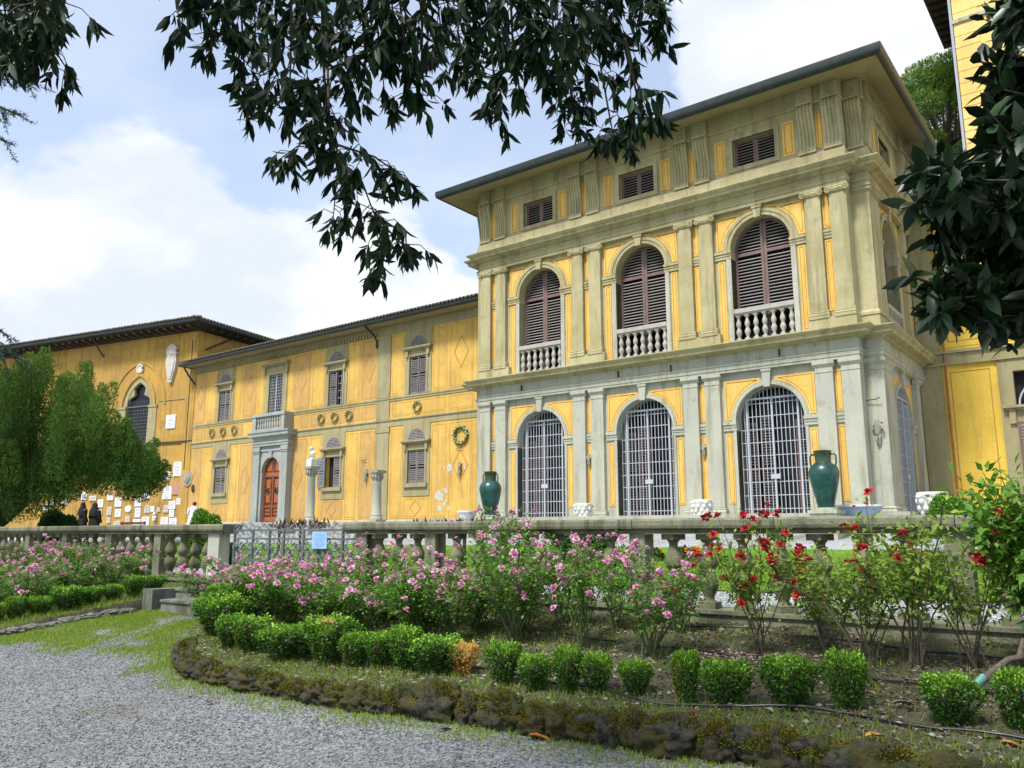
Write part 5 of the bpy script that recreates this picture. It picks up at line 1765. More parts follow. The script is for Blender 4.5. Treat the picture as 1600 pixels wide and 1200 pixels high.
column((-22.5, 18, 1.58), 2.28, .155, 'grey stone column carrying the white bust before the wing')
column((-19.25, 18, 1.58), 2.0, .155, 'plain grey stone column before the wing, nothing on top')
m = MB(Matrix.Translation((-22.5, 18, 3.86)))
m.box(-.14, .14, -.14, .14, 0, .26); m.lathe([(.11, .26), (.07, .30), (.11, .36)], n=10)
bust = skin_mesh('bust', [(0, 0, .40), (0, 0, .50), (.20, .0, .46), (-.20, 0, .46), (0, -.01, .58), (0, -.02, .68), (0, -.035, .78), (0, -.12, .70)], [(0, 1), (1, 2), (1, 3), (1, 4), (4, 5), (5, 6), (5, 7)], [.12, .13, .08, .08, .06, .11, .09, .03], 'white_stone')
bt = thing('marble_bust', 'white marble bust on top of the grey column', 'bust', (-22.5, 18, 3.86))
m.obj('socle', 'white_stone', bt, 40)
inst(bust, 'head', bt, (-22.5, 18, 3.90), scale=(.85, .85, .85))

# ------------------------------------------------------------------ urns, pots and carved capitals on the terrace
def urn(loc, label):
    t = thing('green_urn', label, 'urn', loc, 0, 'big green glazed urns')
    b = Matrix.Translation(loc) @ Matrix.Diagonal((.77, .77, .96, 1))
    m = MB(b)
    m.lathe([(.20, 0), (.21, .02), (.215, .05), (.25, .18), (.33, .45), (.385, .68), (.385, .76), (.34, .86), (.25, .92), (.215, .94)], n=28)
    m.obj('body', 'urn', t, 50)
    m = MB(b); m.lathe([(.213, .938), (.20, .97), (.205, 1.10), (.22, 1.16), (.225, 1.20), (.205, 1.205), (.19, 1.19), (.18, 1.0)], n=24); m.obj('neck', 'urn_top', t, 50)
    for s in (-1, 1):
        m = MB(b); m.tube([(s * .20, 0, 1.12), (s * .30, 0, 1.13), (s * .335, 0, 1.08), (s * .335, 0, .95), (s * .30, 0, .83)], .022, 7); m.obj('handle', 'urn_top', t, 60)
    return t


def pedestal(x, y, z0, z1, w, label):
    m = MB(); m.box(x - w * .9, x + w * .9, y - w * .9, y + w * .9, z0, z1 - .12); m.box(x - w, x + w, y - w, y + w, z1 - .119, z1 - .05); m.lathe([(w * .8, z1 - .05), (w * .8, z1)], x, y, 18)
    return tag(m.obj('stone_pedestal', 'trim_low'), label, 'pedestal', 'urn pedestals')


pedestal(-13.9, 17.1, 1.45, 2.09, .29, 'stone pedestal under the green urn before the wing end of the pavilion')
pedestal(-5.15, 17.1, 1.45, 2.12, .29, 'stone pedestal under the green urn before the corner of the pavilion')
urn((-13.9, 17.1, 2.09), 'green urn standing before the pavilion pilasters next to the yellow wing')
urn((-5.15, 17.1, 2.12), 'green urn standing before the pavilion near the corner cherub')


def carved_capital(x, y, z, s, label):
    t = thing('carved_capital', label, 'stone capital', (x, y, z), 0, 'white carved capitals on the podium')
    b = Matrix.Translation((x, y, z)) @ Matrix.Scale(s, 4)
    m = MB(b); m.lathe([(.235, 0), (.245, .05), (.225, .08), (.235, .2), (.255, .30), (.27, .32), (.27, .40), (.24, .41)], n=20); m.obj('block', 'white_stone', t, 50)
    m = MB(b)
    for r_, z_ in ((.235, .12), (.25, .24)):
        for i in range(10):
            a = 2 * math.pi * (i + (.5 if z_ > .2 else 0)) / 10
            m.lump((r_ * math.cos(a), r_ * math.sin(a), z_), (.055, .055, .075), 1, .4, 3, i)
    for i in range(4):
        a = math.pi / 4 + i * math.pi / 2
        m.ring(.0, 0, 0, 0, 0, 0, n=1) if False else m.lump((.27 * math.cos(a), .27 * math.sin(a), .33), (.06, .06, .06), 1, .3, 3, i + 5)
    m.obj('acanthus', 'white_stone', t, 60)


carved_capital(-12.3, 19.2, 2.052, .92, 'white carved capital on the podium between the first two gates')
carved_capital(-8.8, 19.2, 2.052, .94, 'white carved capital on the podium between second and third gates')
carved_capital(-3.6, 19.3, 2.0, 1.15, 'white carved capital beyond the pavilion corner beside the green ball shrub')
pedestal(-3.6, 19.3, 1.5, 2.0, .34, 'low stone block under the carved capital beyond the pavilion corner')


def pot(x, y, z, r, h, lab, oval=1.0, blue='ceramic_blue', body='ceramic_white'):
    t = thing('ceramic_pot', lab, 'flower pot', (x, y, z))
    b = Matrix.Translation((x, y, z))
    m = MB(b); m.lathe([(r * .62, 0), (r * .8, h * .35), (r * .96, h * .8), (r * .98, h * .86)], n=22, sx=oval); m.obj('bowl', body, t, 50)
    m = MB(b); m.lathe([(r * .985, h * .82), (r * 1.05, h * .85), (r * 1.06, h), (r * .95, h), (r * .9, h * .8)], n=22, sx=oval); m.obj('rim', 'ceramic_white', t, 50)
    m = MB(b)
    for i in range(10):
        a = 2 * math.pi * i / 10
        q = [(-.5, .22), (.5, .22), (.35, .7), (0, .80), (-.35, .7)]
        w = r * .30
        vs = []
        for u, v in q:
            rr = r * (.62 + (.36) * v) * 1.012
            aa = a + u * w / rr
            vs.append((rr * math.cos(aa) * oval, rr * math.sin(aa), h * v))
        m.add(vs, [tuple(range(5))])
    m.obj('painted_leaves', blue, t)


pot(-14.75, 17.15, 1.93, .27, .29, 'white pot with cobalt blue leaves beside the green urn next to the wing')
pot(-4.75, 17.9, 1.93, .30, .26, 'long pale blue painted planter beside the green urn near the corner', 1.7, 'ceramic_blue', 'ceramic_pale_blue')
pedestal(-14.75, 17.15, 1.45, 1.93, .3, 'low stone block under the white and blue pot')
m = MB(); m.box(-5.4, -4.1, 17.6, 18.2, 1.45, 1.93); tag(m.obj('stone_pedestal', 'trim_low'), 'low stone block under the pale blue planter', 'pedestal', 'urn pedestals')

# ------------------------------------------------------------------ people
def person(loc, rz, cloth, label, h=1.65, veil=None, hair='hair', arms='down', group=None):
    k = h / 1.65
    t = thing('person', label, 'person', loc, rz, group)
    b = Matrix.Translation(loc) @ Matrix.Rotation(rz, 4, 'Z') @ Matrix.Scale(k, 4)
    if arms == 'down':
        A = [(.20, 0, 1.33), (.26, -.02, 1.06), (.23, -.12, .84), (-.20, 0, 1.33), (-.26, -.02, 1.06), (-.23, -.12, .84)]
    else:
        A = [(.20, 0, 1.33), (.27, -.04, 1.08), (.20, -.22, 1.0), (-.20, 0, 1.33), (-.29, -.08, 1.10), (-.34, -.30, 1.14)]
    pts = [(0, 0, .92), (0, 0, 1.12), (0, .01, 1.33), (0, 0, 1.43), (0, -.015, 1.53), (0, -.02, 1.58), (0, -.115, 1.52)] + A + [(.09, 0, .88), (.10, -.01, .48), (.10, .02, .07), (.10, -.15, .04), (-.09, 0, .88), (-.10, -.01, .48), (-.10, .02, .07), (-.10, -.15, .04)]
    ed = [(0, 1), (1, 2), (2, 3), (3, 4), (4, 5), (4, 6), (2, 7), (7, 8), (8, 9), (2, 10), (10, 11), (11, 12), (0, 13), (13, 14), (14, 15), (15, 16), (0, 17), (17, 18), (18, 19), (19, 20)]
    rd = [.14, .13, .14, .055, .092, .085, .022, .065, .048, .035, .065, .048, .035, .085, .062, .045, .035, .085, .062, .045, .035]
    inst(skin_mesh('figure', pts, ed, rd, 'skin'), 'body', t, base=b)
    m = MB(b)
    m.lathe([(.30, .06), (.28, .35), (.235, .75), (.20, .95), (.185, 1.08), (.205, 1.28), (.20, 1.36), (.13, 1.43), (.07, 1.455)], n=20, sx=1.12, sy=.82)
    for i in (0, 3):
        m.tube([A[i], A[i + 1], A[i + 2]], [.10, .085, .075], 9)
    m.obj('robe', cloth, t, 70)
    if veil:
        m = MB(b); m.lathe([(.235, 1.12), (.225, 1.25), (.19, 1.40), (.125, 1.50), (.12, 1.58), (.105, 1.655), (.05, 1.69)], 0, .03, 16, sx=1.05, sy=.8); m.obj('veil', veil, t, 70)
    else:
        m = MB(b); m.lump((0, .02, 1.575), (.105, .11, .10), 2, .08); m.obj('hair', hair, t, 60)
    return t


person((-35.0, 16.3, 1.26), R(170), 'black_cloth', 'person in black veil and cloak on the side of the yew trunk', 1.60, 'black_cloth', group='two people in black')
person((-34.65, 16.62, 1.26), R(195), 'black_cloth', 'person in black veil and cloak on the side of the red bench', 1.58, 'black_cloth', group='two people in black')
person((-39.4, 24.0, 1.55), R(245), 'white_cloth', 'dark-haired person in a white robe at the ochre wall corner', 1.68, None, 'hair', 'reach')
t = thing('garden_bench', 'dark red slatted bench beside the two people in black', 'bench', (-33.6, 17.5, 1.15), R(12))
b = WM[t.name]
for i in range(3):
    m = MB(b); m.box(-.75, .75, -.2 + i * .14, -.09 + i * .14, .42, .45); m.obj('seat_slat', 'bench_red', t)
    m = MB(b); m.box(-.75, .75, .24, .27, .56 + i * .14, .66 + i * .14); m.obj('back_slat', 'bench_red', t)
for s in (-.65, .65):
    m = MB(b); m.box(s - .03, s + .03, -.2, -.14, 0, .42); m.box(s - .03, s + .03, .27, .31, 0, .95); m.box(s - .03, s + .03, -.139, .27, .36, .42); m.obj('leg', 'iron_dark', t)

# ================================================================== balustrades, gate, steps
BY = 8.62
bal = MB()
bal.box(-.10, .10, -.10, .10, 0, .07)
bal.lathe([(.075, .07), (.055, .10), (.06, .13), (.10, .22), (.112, .27), (.098, .33), (.07, .375), (.075, .385), (.066, .40), (.095, .44), (.112, .485), (.10, .54), (.068, .61), (.048, .665), (.05, .70), (.075, .735)], n=20)
bal.box(-.095, .095, -.095, .095, .735, .80)
bal_me = bal.mesh('baluster', 'baluster', 50)


def balustrade(name, label, x0, x1, posts, bals, loc):
    t = thing(name, label, 'balustrade', loc, 0, 'stone balustrades along the terrace')
    a, b = x0, x1
    prof = [(-.16, 1.60), (.11, 1.602), (.13, 1.635), (.19, 1.665), (.20, 1.69), (.20, 1.745), (.185, 1.768), (-.16, 1.77)]
    m = MB()
    m.sweep([(a, BY + .02), (a, BY - .0), (b, BY - .0), (b, BY + .02), (a, BY + .02)], prof) if False else None
    pr = [(-.12, 1.60), (.12, 1.60), (.135, 1.635), (.19, 1.66), (.20, 1.69), (.20, 1.745), (.185, 1.77), (-.185, 1.77), (-.20, 1.745), (-.20, 1.69), (-.19, 1.66), (-.135, 1.635)]
    # rail in separate stone lengths with open joints
    L = b - a; n = max(1, round(L / 1.62)); 
    for i in range(n):
        q = MB(); dz = rnd.uniform(-.004, .004)
        q.extr_x([(BY - p, z + dz) for p, z in pr], a + L * i / n + .004, a + L * (i + 1) / n - .004)
        q.obj('rail_stone', 'balustrade', t)
    m = MB(); m.box(a + .02, b - .02, BY - .17, BY + .17, .45, .76); m.box(a, b, BY - .20, BY + .20, .761, .80); m.obj('plinth', 'balustrade', t)
    for x, w in posts:
        q = MB(); q.box(x - w / 2, x + w / 2, BY - .11, BY + .11, .80, 1.60); q.obj('post', 'trim_low' if w > .3 else 'balustrade', t)
    for x in bals:
        inst(bal_me, 'baluster', t, (x, BY, .80), rnd.uniform(0, 6))
    return t


b1 = []
for a, b, n in ((-8.0, -4.73, 8), (-4.73, -1.45, 8), (-1.45, 1.85, 8)):
    b1 += [a + (b - a) * i / n for i in range(1, n)]
b1 += [-9.12, -8.72, -8.34]
balustrade('balustrade', 'long mossy stone balustrade behind the rose bed before the pavilion', -9.75, 3.6, [(-9.42, .24), (-8.0, .2), (-4.73, .2), (-1.42, .22), (1.85, .2), (3.45, .3)], b1 + [2.25, 2.65, 3.05], (-3, BY, .45))
b2 = []
for a, b in ((-17.08, -15.17), (-19.04, -17.08), (-20.9, -19.04), (-22.8, -20.9), (-24.7, -22.8)):
    b2 += [a + (b - a) * i / 5 for i in range(1, 5)]
b2 += [-13.60, -14.0, -14.42, -14.84]
balustrade('balustrade', 'mossy stone balustrade beyond the iron gate before the yew tree', -26.6, -12.88, [(-13.28, .34), (-15.17, .24), (-17.08, .26), (-19.04, .22), (-20.9, .24), (-22.8, .22), (-24.7, .22), (-26.4, .3)], b2, (-20, BY, .45))

# gate
GT = thing('iron_gate', 'grey wrought iron gate full of scrolls between the two balustrades', 'gate', (-11.2, BY, .72))
def spiral(turns=1.6, r0=.105, n=22):
    pts = []
    for i in range(n):
        a = turns * 2 * math.pi * i / (n - 1)
        r = r0 * (1 - .82 * i / (n - 1))
        pts.append((r * math.cos(a) - r0, 0, r * math.sin(a)))
    m = MB(); m.tube(pts, .0135, 4)
    m.T = Matrix.Diagonal((-1, 1, -1, 1)); m.tube(pts, .0135, 4)
    return m.mesh('scroll', 'iron')


sc = spiral()
gx = [-12.80, -12.27, -11.80, -11.42, -10.90, -10.37, -9.95, -9.58]
for x in gx:
    m = MB(); m.box(x - .018, x + .018, BY - .018, BY + .018, .74, 1.68); m.obj('upright', 'iron', GT)
for z, w in ((.80, .02), (1.14, .03), (1.52, .016), (1.66, .018)):
    m = MB(); m.box(-12.8, -9.58, BY - .012, BY + .012, z - w, z + w); m.obj('rail', 'iron', GT)
for a, b in zip(gx, gx[1:]):
    n = max(2, int((b - a) / .13))
    for i in range(n):
        x = a + (b - a) * (i + .5) / n
        for z, s, ry in ((1.59, .42, 0.), (1.44, .5, 1.57), (1.34, .7, .4), (1.22, .6, 2.2), (1.72, .45, .2), (.97, .9, 1.57)):
            inst(sc, 'scroll', GT, (x, BY + rnd.uniform(-.01, .01), z), rot=Matrix.Rotation(ry + rnd.uniform(-.3, .3) + (i % 2) * math.pi / 2, 3, 'Y'), scale=(s, s, s))
sg = thing('gate_sign', 'pale blue notice hung on the iron gate above the roses', 'sign', (-10.44, BY - .05, 1.37))
m = MB(); m.box(-10.62, -10.26, BY - .06, BY - .05, 1.37, 1.635); m.obj('board', 'sign_blue', sg)
m = MB()
for i in range(8):
    z = 1.60 - i * .028; w = rnd.uniform(.07, .15)
    x = -10.44 - w
    while x < -10.44 + w:
        l = rnd.uniform(.012, .04); m.box(x, x + l, BY - .0615, BY - .0605, z - .005, z + .005); x += l + .012
m.obj('print', 'sign_ink', sg)

# two worn steps below the gate
m = MB(); m.extr_x([(7.75, .30), (7.75, .66), (7.72, .67), (7.72, .715), (8.5, .72), (8.5, .30)], -13.1, -9.7)
tag(m.obj('stone_step', 'step'), 'upper worn stone step below the iron gate', 'step')
m = MB(); m.extr_x([(7.30, .25), (7.30, .52), (7.27, .53), (7.27, .565), (7.74, .57), (7.74, .25)], -12.75, -9.9)
tag(m.obj('stone_step', 'step'), 'lower worn stone step below the iron gate', 'step')
m = MB(); m.box(-13.42, -13.12, 7.35, 8.4, .28, .70)
tag(m.obj('step_block', 'step'), 'mossy stone block at the end of the gate steps', 'stone block')

# ================================================================== plants
ORD = ['first', 'second', 'third', 'fourth', 'fifth', 'sixth', 'seventh', 'eighth', 'ninth', 'tenth', 'eleventh', 'twelfth', 'thirteenth', 'fourteenth', 'fifteenth', 'sixteenth', 'seventeenth', 'eighteenth', 'nineteenth', 'twentieth']


# ------------------------------------------------------------------ clipped box bushes
def box_foliage(seed, mat='box', flat=1., n=3600, brown=0.):
    """leaf shell of a clipped bush, about 1 m cube scaled later: wide top, tapering to a bare foot"""
    rs = np.random.RandomState(seed)
    th = rs.uniform(0, 2 * math.pi, n); v = rs.uniform(0, 1, n)
    top = rs.uniform(0, 1, n) < .36
    sq = 1 / np.maximum(np.abs(np.cos(th)), np.abs(np.sin(th))) ** .55
    lump = 1 + .10 * np.sin(3 * th + seed) + .06 * np.sin(7 * th + 2 * seed)
    zz = np.where(top, .88 + .10 * rs.normal(size=n) * .5, .06 + .86 * v ** .75)
    rr = np.where(top, np.sqrt(rs.uniform(0, 1, n)) * .48, (.17 + .33 * np.clip(zz, 0, .62) / .62) * (1 - .25 * np.clip((zz - .8) / .2, 0, 1))) * sq * lump * .86
    rr = rr * np.where(top, 1, rs.uniform(.72, 1.06, n))
    zz = zz + .05 * np.sin(3 * th + 2 * seed) + .03 * np.sin(7 * th + seed) + np.where(top, -.10 * (rr / .5) ** 3, 0)
    P = np.stack([rr * np.cos(th), rr * np.sin(th), zz], 1)
    out = np.stack([np.cos(th), np.sin(th), np.where(top, 1.6, .35)], 1)
    A = unit(out + rs.normal(size=(n, 3)) * .75)
    N = unit(out + rs.normal(size=(n, 3)) * .6)
    L = rs.uniform(.045, .085, n)
    t = np.clip(rs.normal(.40, .18, n) + np.where(top, .44, -.20 + .38 * np.clip((zz - .45) / .5, 0, 1)), 0, 1)  # overhead light put into the tint: top leaves lighter, sides and foot darker
    if brown:
        t = np.clip(t, 0, .85)
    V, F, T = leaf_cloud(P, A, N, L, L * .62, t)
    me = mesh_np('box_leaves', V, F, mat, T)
    return me


def box_core():
    m = MB(); m.lump((0, 0, .62), (.27, .27, .30), 2, .2); return m.mesh('inner_twigs', 'twig', 70)


def box_stem():
    m = MB()
    for i in range(7):
        a = i * .9
        m.tube([(.03 * math.cos(a), .03 * math.sin(a), -.04), (.07 * math.cos(a), .07 * math.sin(a), .2), (.16 * math.cos(a), .16 * math.sin(a), .45)], [.016, .014, .008], 5)
    return m.mesh('stems', 'twig')


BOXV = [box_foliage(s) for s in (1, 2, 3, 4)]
BOXDRY = box_foliage(9, 'box_dry', n=2600)
BOXPATCH = box_foliage(12, 'box_dry', n=600)
BCORE, BSTEM = box_core(), box_stem()


def box_bush(x, y, w, h, label, zf, i, dry=False, group='clipped box bushes edging the rose beds', part_dry=0):
    h *= 1 + .22 * math.sin(i * 2.3) * .6; z = zf(x, y) - .02
    t = thing('box_bush', label, 'bush', (x, y, z), i * 1.3, group)
    s = Matrix.Translation((x, y, z)) @ Matrix.Rotation(i * 1.3, 4, 'Z')
    w = w * (1.28 if i < 12 else 1.02)
    inst(BSTEM, 'stem', t, base=s, scale=(w, w, h))
    inst(BCORE, 'inner_twigs', t, base=s, scale=(w * .92, w * .92, h * .96))
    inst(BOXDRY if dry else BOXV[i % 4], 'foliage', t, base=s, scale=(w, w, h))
    if part_dry:
        b0 = Matrix.Translation((x + (.16 if part_dry == 1 else -.20) * w, y - .16 * w, z + (.60 * h if part_dry == 1 else .02)))
        inst(BOXPATCH, 'dry_foliage', t, base=b0, scale=(w * .5, w * .42, h * (.40 if part_dry == 1 else .8)))
    return t


BB = [(-9.15, 6.05, .52, .50, 'tall box bush at the path corner of the rose bed', 0), (-9.75, 6.5, .5, .48, 'box bush behind the path corner, second along the bed edge toward the steps', 0),
      (-10.4, 6.95, .5, .46, 'box bush along the bed edge, closest to the gate steps', 0),
      (-8.30, 5.62, .30, .36, 'narrow box bush next to the tall corner one', 0), (-7.90, 5.62, .36, .38, 'box bush with browned side, near the path corner', 2), (-7.22, 5.60, .50, .42, 'broad bushy box bush between browned and yellow-patched ones', 0),
      (-6.68, 5.67, .44, .41, 'box bush with a yellow patch in its top', 1), (-6.28, 5.66, .26, .36, 'narrow box bush following the yellow-patched one', 2), (-5.98, 5.72, .28, .36, 'small box bush with bare gap at its foot', 0),
      (-5.67, 5.72, .28, .37, 'box bush joined to the broad one before the dry yellow bush', 0), (-5.33, 5.80, .40, .38, 'broad bright box bush touching the dry yellow bush', 0), (-5.06, 5.86, .22, .29, 'small dry yellow box bush', 3),
      (-4.49, 5.71, .30, .34, 'round-topped box bush after the dry yellow one', 0), (-4.14, 5.69, .28, .36, 'box bush, first of a touching pair', 0), (-3.87, 5.77, .25, .34, 'box bush, second of a touching pair', 0),
      (-3.64, 5.83, .26, .32, 'small box bush beside the touching pair', 0), (-3.35, 5.95, .27, .30, 'small box bush with a thin dark foot, by the black hose', 0), (-2.87, 5.85, .22, .35, 'narrow box bush with browned foot', 2),
      (-2.59, 5.95, .37, .35, 'dense square box bush under the first red rose', 0), (-2.18, 6.08, .38, .38, 'large square box bush under the red roses', 0), (-1.80, 6.16, .29, .36, 'upright box bush beside the leaning rose stem', 0),
      (-1.16, 6.17, .36, .38, 'large box bush beside the pruned grey rose stump', 0), (-.76, 6.20, .30, .36, 'last box bush of the front edge beyond the rose stump', 0)]
for i, (x, y, w, h, lab, dr) in enumerate(BB):
    box_bush(x, y, w, h, lab, bed_z, i, dr == 3, part_dry=dr if dr in (1, 2) else 0)
BL = [(-14.0, 5.36, .26, .28, 2), (-13.95, 5.62, .28, .31, 2), (-13.88, 5.95, .32, .32, 0), (-13.85, 6.35, .46, .33, 0), (-13.82, 6.72, .30, .29, 0), (-13.82, 7.05, .28, .31, 0), (-13.84, 7.4, .29, .31, 0), (-13.85, 7.78, .30, .30, 0),
      (-14.35, 5.15, .3, .3, 0), (-14.8, 5.15, .3, .3, 2), (-15.3, 5.15, .3, .3, 0)]
for i, (x, y, w, h, dr) in enumerate(BL[:8]):
    box_bush(x, y, w * 1.15, h * 1.1, '%s low box bush from the gate steps along the far bed edge' % ORD[7 - i], bed2_z, i + 30, part_dry=dr)
for i, (x, y, w, h, dr) in enumerate(BL[8:]):
    box_bush(x, y, w, h, '%s low box bush round the path corner of the far bed' % ORD[i], bed2_z, i + 40, part_dry=dr)

# ------------------------------------------------------------------ roses
def rose_bloom(seed, mat, r=.042, rings=3, openness=.9):
    rs = np.random.RandomState(seed)
    V, F, T = [], [], []
    for k in range(rings):
        n = (7, 6, 4)[k] if rings == 3 else (6, 5)[k]
        el = (.10, .55, 1.0)[k] if rings == 3 else (.25, .7)[k]
        for i in range(n):
            a = 2 * math.pi * (i + .5 * k) / n + rs.uniform(-.2, .2)
            e = el * math.pi / 2 + rs.uniform(-.15, .15)
            L = r * (1.1, .95, .75)[k] * rs.uniform(.85, 1.15)
            W = r * (1.0, .95, .8)[k]
            d = np.array([math.cos(a) * math.cos(e), math.sin(a) * math.cos(e), math.sin(e)])
            u = np.array([-math.sin(a), math.cos(a), 0])
            nn = np.cross(d, u)
            if nn[2] < 0: nn = -nn
            p0 = np.array([math.cos(a), math.sin(a), 0]) * r * (.18, .12, .03)[k] + np.array([0, 0, r * (.0, .12, .2)[k]])
            b = len(V)
            V += [p0, p0 + d * L * .5 + u * W * .5 + nn * L * .10, p0 + d * L * .5 - u * W * .5 + nn * L * .10, p0 + d * L * .55 - nn * L * .05,
                  p0 + d * L + u * W * .28 + nn * L * (.22 if k else -.12), p0 + d * L - u * W * .28 + nn * L * (.22 if k else -.12)]
            F += [[b, b + 1, b + 3], [b, b + 3, b + 2], [b + 1, b + 4, b + 3], [b + 3, b + 4, b + 5], [b + 3, b + 5, b + 2]]
            t = np.clip((.30, .45, .35)[k] + rs.normal() * .16, 0, 1)
            T += [t * .7, t, t, t * .8, min(1, t + .25), min(1, t + .25)]
    return mesh_np('bloom', np.array(V), np.array(F), mat, np.array(T), smooth=True)


PINK = [rose_bloom(i, 'petal', .038) for i in range(4)] + [rose_bloom(9, 'petal_pale', .036)]
REDB = [rose_bloom(i + 20, 'petal_red', .046, 2) for i in range(3)]
hm = MB(); hm.lump((0, 0, .012), (.014, .014, .012), 1, .2); HEART = hm.mesh('heart', 'rose_heart', 60)


def rose_foliage(seed, n_st=14, h=1., spread=.42, mat='rose_leaf', dens=70, leggy=.25, leaf=.05):
    """stems of a shrub rose with leaflets along their upper part; returns stem mesh, foliage mesh and shoot tips"""
    rs = np.random.RandomState(seed); rr = random.Random(seed)
    m = MB(); P, A, N, L, tips = [], [], [], [], []
    for i in range(n_st):
        a = rr.uniform(0, 2 * math.pi); sp = spread * math.sqrt(rr.uniform(.02, 1)); hh = h * rr.uniform(.68, 1.08)
        b0 = Vector((rr.gauss(0, .05), rr.gauss(0, .05), 0))
        pts = []
        for k in range(6):
            f = k / 5
            pts.append(b0 + Vector((math.cos(a) * sp * f ** 1.2 + rr.gauss(0, .012), math.sin(a) * sp * f ** 1.2 + rr.gauss(0, .012), hh * (f - .06 * f * f))))
        m.tube(pts, [.0075, .007, .006, .005, .004, .003], 4)
        tips.append((pts[-1], (pts[-1] - pts[-2]).normalized()))
        twigs = [(pts, leggy)]
        for q in range(3):
            k = rr.randint(2, 4)
            e = Vector((rr.gauss(0, 1), rr.gauss(0, 1), .8)).normalized() * rr.uniform(.14, .30) * h
            tw = [pts[k], pts[k] + e * .5 + Vector((0, 0, .01)), pts[k] + e]
            m.tube(tw, [.004, .0035, .002], 3)
            twigs.append((tw, 0.)); tips.append((tw[-1], e.normalized()))
        for tw, lo in twigs:
            cnt = int(dens * (1 if lo else .5))
            for j in range(cnt):
                f = lo + (1 - lo) * rr.random() ** .8
                g = f * (len(tw) - 1); k = min(int(g), len(tw) - 2)
                p = tw[k].lerp(tw[k + 1], g - k)
                d = Vector((rr.gauss(0, 1), rr.gauss(0, 1), rr.gauss(.15, .6))).normalized()
                o = rr.uniform(.015, .11)
                P.append(p + d * o); A.append(d + Vector((0, 0, rr.uniform(-.5, .2)))); N.append(Vector((rr.gauss(0, .5), rr.gauss(0, .5), 1)))
                L.append(leaf * rr.uniform(.6, 1.25))
    P, A, N, L = map(np.array, (P, A, N, L))
    hz = P[:, 2] / h
    t = np.clip(rs.normal(.40, .20, len(P)) + .15 * (hz - .5), 0, 1)
    V, F, T = leaf_cloud(P, A, N, L, L * .58, t, fold=.10)
    return m.mesh('stems', 'rose_stem' if mat == 'rose_leaf' else 'red_stem'), mesh_np('rose_leaves', V, F, mat, T), tips


PV = [rose_foliage(s, 13 + s % 4, 1., .50, dens=(72, 72, 72, 50, 46)[s - 1], leaf=.044, leggy=(.02, .04, .03, .34, .4)[s - 1]) for s in (1, 2, 3, 4, 5)]


def rose_bush(x, y, h, w, label, zf, i, group, nb=18, blooms=PINK, var=PV, cat='rose bush', bl_scale=1., extra=None):
    z = zf(x, y) - .01
    rz = rnd.uniform(0, 6.28)
    t = thing('rose_bush', label, cat, (x, y, z), rz, group)
    base = Matrix.Translation((x, y, z)) @ Matrix.Rotation(rz, 4, 'Z')
    h *= rnd.uniform(.84, 1.12) if not (1.2 < h < 1.3) else 1; w *= rnd.uniform(.85, 1.25)
    st, fo, tips = var[i % len(var)]
    S = (w, w, h)
    inst(st, 'stem', t, base=base, scale=S); inst(fo, 'foliage', t, base=base, scale=S)
    tp = tips[:]; rnd.shuffle(tp)
    tp = sorted(tp[:nb * 2], key=lambda q: -q[0].z - rnd.random() * .9)[:nb]
    for p, d in tp:
        n = rnd.choice((1, 1, 2, 2, 3))
        for k in range(n):
            q = Vector((p.x * w, p.y * w, p.z * h)) + Vector((rnd.gauss(0, .05) * k, rnd.gauss(0, .05) * k, .012 + rnd.gauss(-.015, .05) * k))
            tilt = Vector((d.x * .8 + rnd.gauss(0, .45), d.y * .8 + rnd.gauss(0, .45) , 1)).to_track_quat('Z', 'Y').to_matrix()
            s = (rnd.uniform(.62, 1.08) if rnd.random() < .78 else rnd.uniform(.3, .5)) * bl_scale
            me = rnd.choice(blooms)
            o = inst(me, 'bloom', t, q, rot=tilt, scale=(s, s, s), base=base)
            if blooms is REDB:
                inst(HEART, 'heart', o, q, rot=tilt, scale=(s, s, s), base=base)
    return t


FR = [(-11.35, 7.25, .58, 12), (-10.75, 7.2, .62, 14), (-10.1, 7.0, .66, 14), (-9.45, 6.85, .72, 14), (-8.8, 6.75, .74, 14), (-8.1, 6.7, .72, 12), (-7.4, 6.75, .74, 14), (-6.75, 6.8, .80, 15), (-6.05, 6.75, .80, 13), (-5.3, 6.9, .98, 15), (-4.5, 7.0, 1.08, 16), (-3.75, 6.95, 1.0, 14)]
BR = [(-11.8, 8.0, .62, 12), (-11.1, 7.95, .66, 14), (-10.45, 7.85, .72, 15), (-9.75, 7.8, .80, 15), (-9.0, 7.75, .84, 15), (-8.2, 7.75, .88, 15), (-7.3, 7.8, .86, 15), (-6.15, 7.8, 1.28, 16), (-5.3, 7.85, 1.02, 14), (-4.6, 7.8, 1.08, 13), (-3.9, 7.85, .9, 9)]
LMF = ['by the gate steps', 'by the tall corner box bush', 'behind the browned box bush', 'behind the dry yellow bush', 'behind the touching box pair']
for i, (x, y, h, nb) in enumerate(FR):
    rose_bush(x, y, h, .95, '%s pink rose bush from the gate steps in the front row' % ORD[i], bed_z, i % 3 if i < 8 else 3 + i % 2, 'pink roses in the front row before the balustrade', nb + 8)
for i, (x, y, h, nb) in enumerate(BR):
    lab = 'tallest pink rose bush, its top blooms reaching above the balustrade rail' if h > 1.2 else '%s pink rose bush from the gate end along the balustrade foot' % ORD[i]
    rose_bush(x, y, h, 1.0, lab, bed_z, i % 3 if i < 5 else 3 + i % 2, 'pink roses along the balustrade foot', nb + 7)
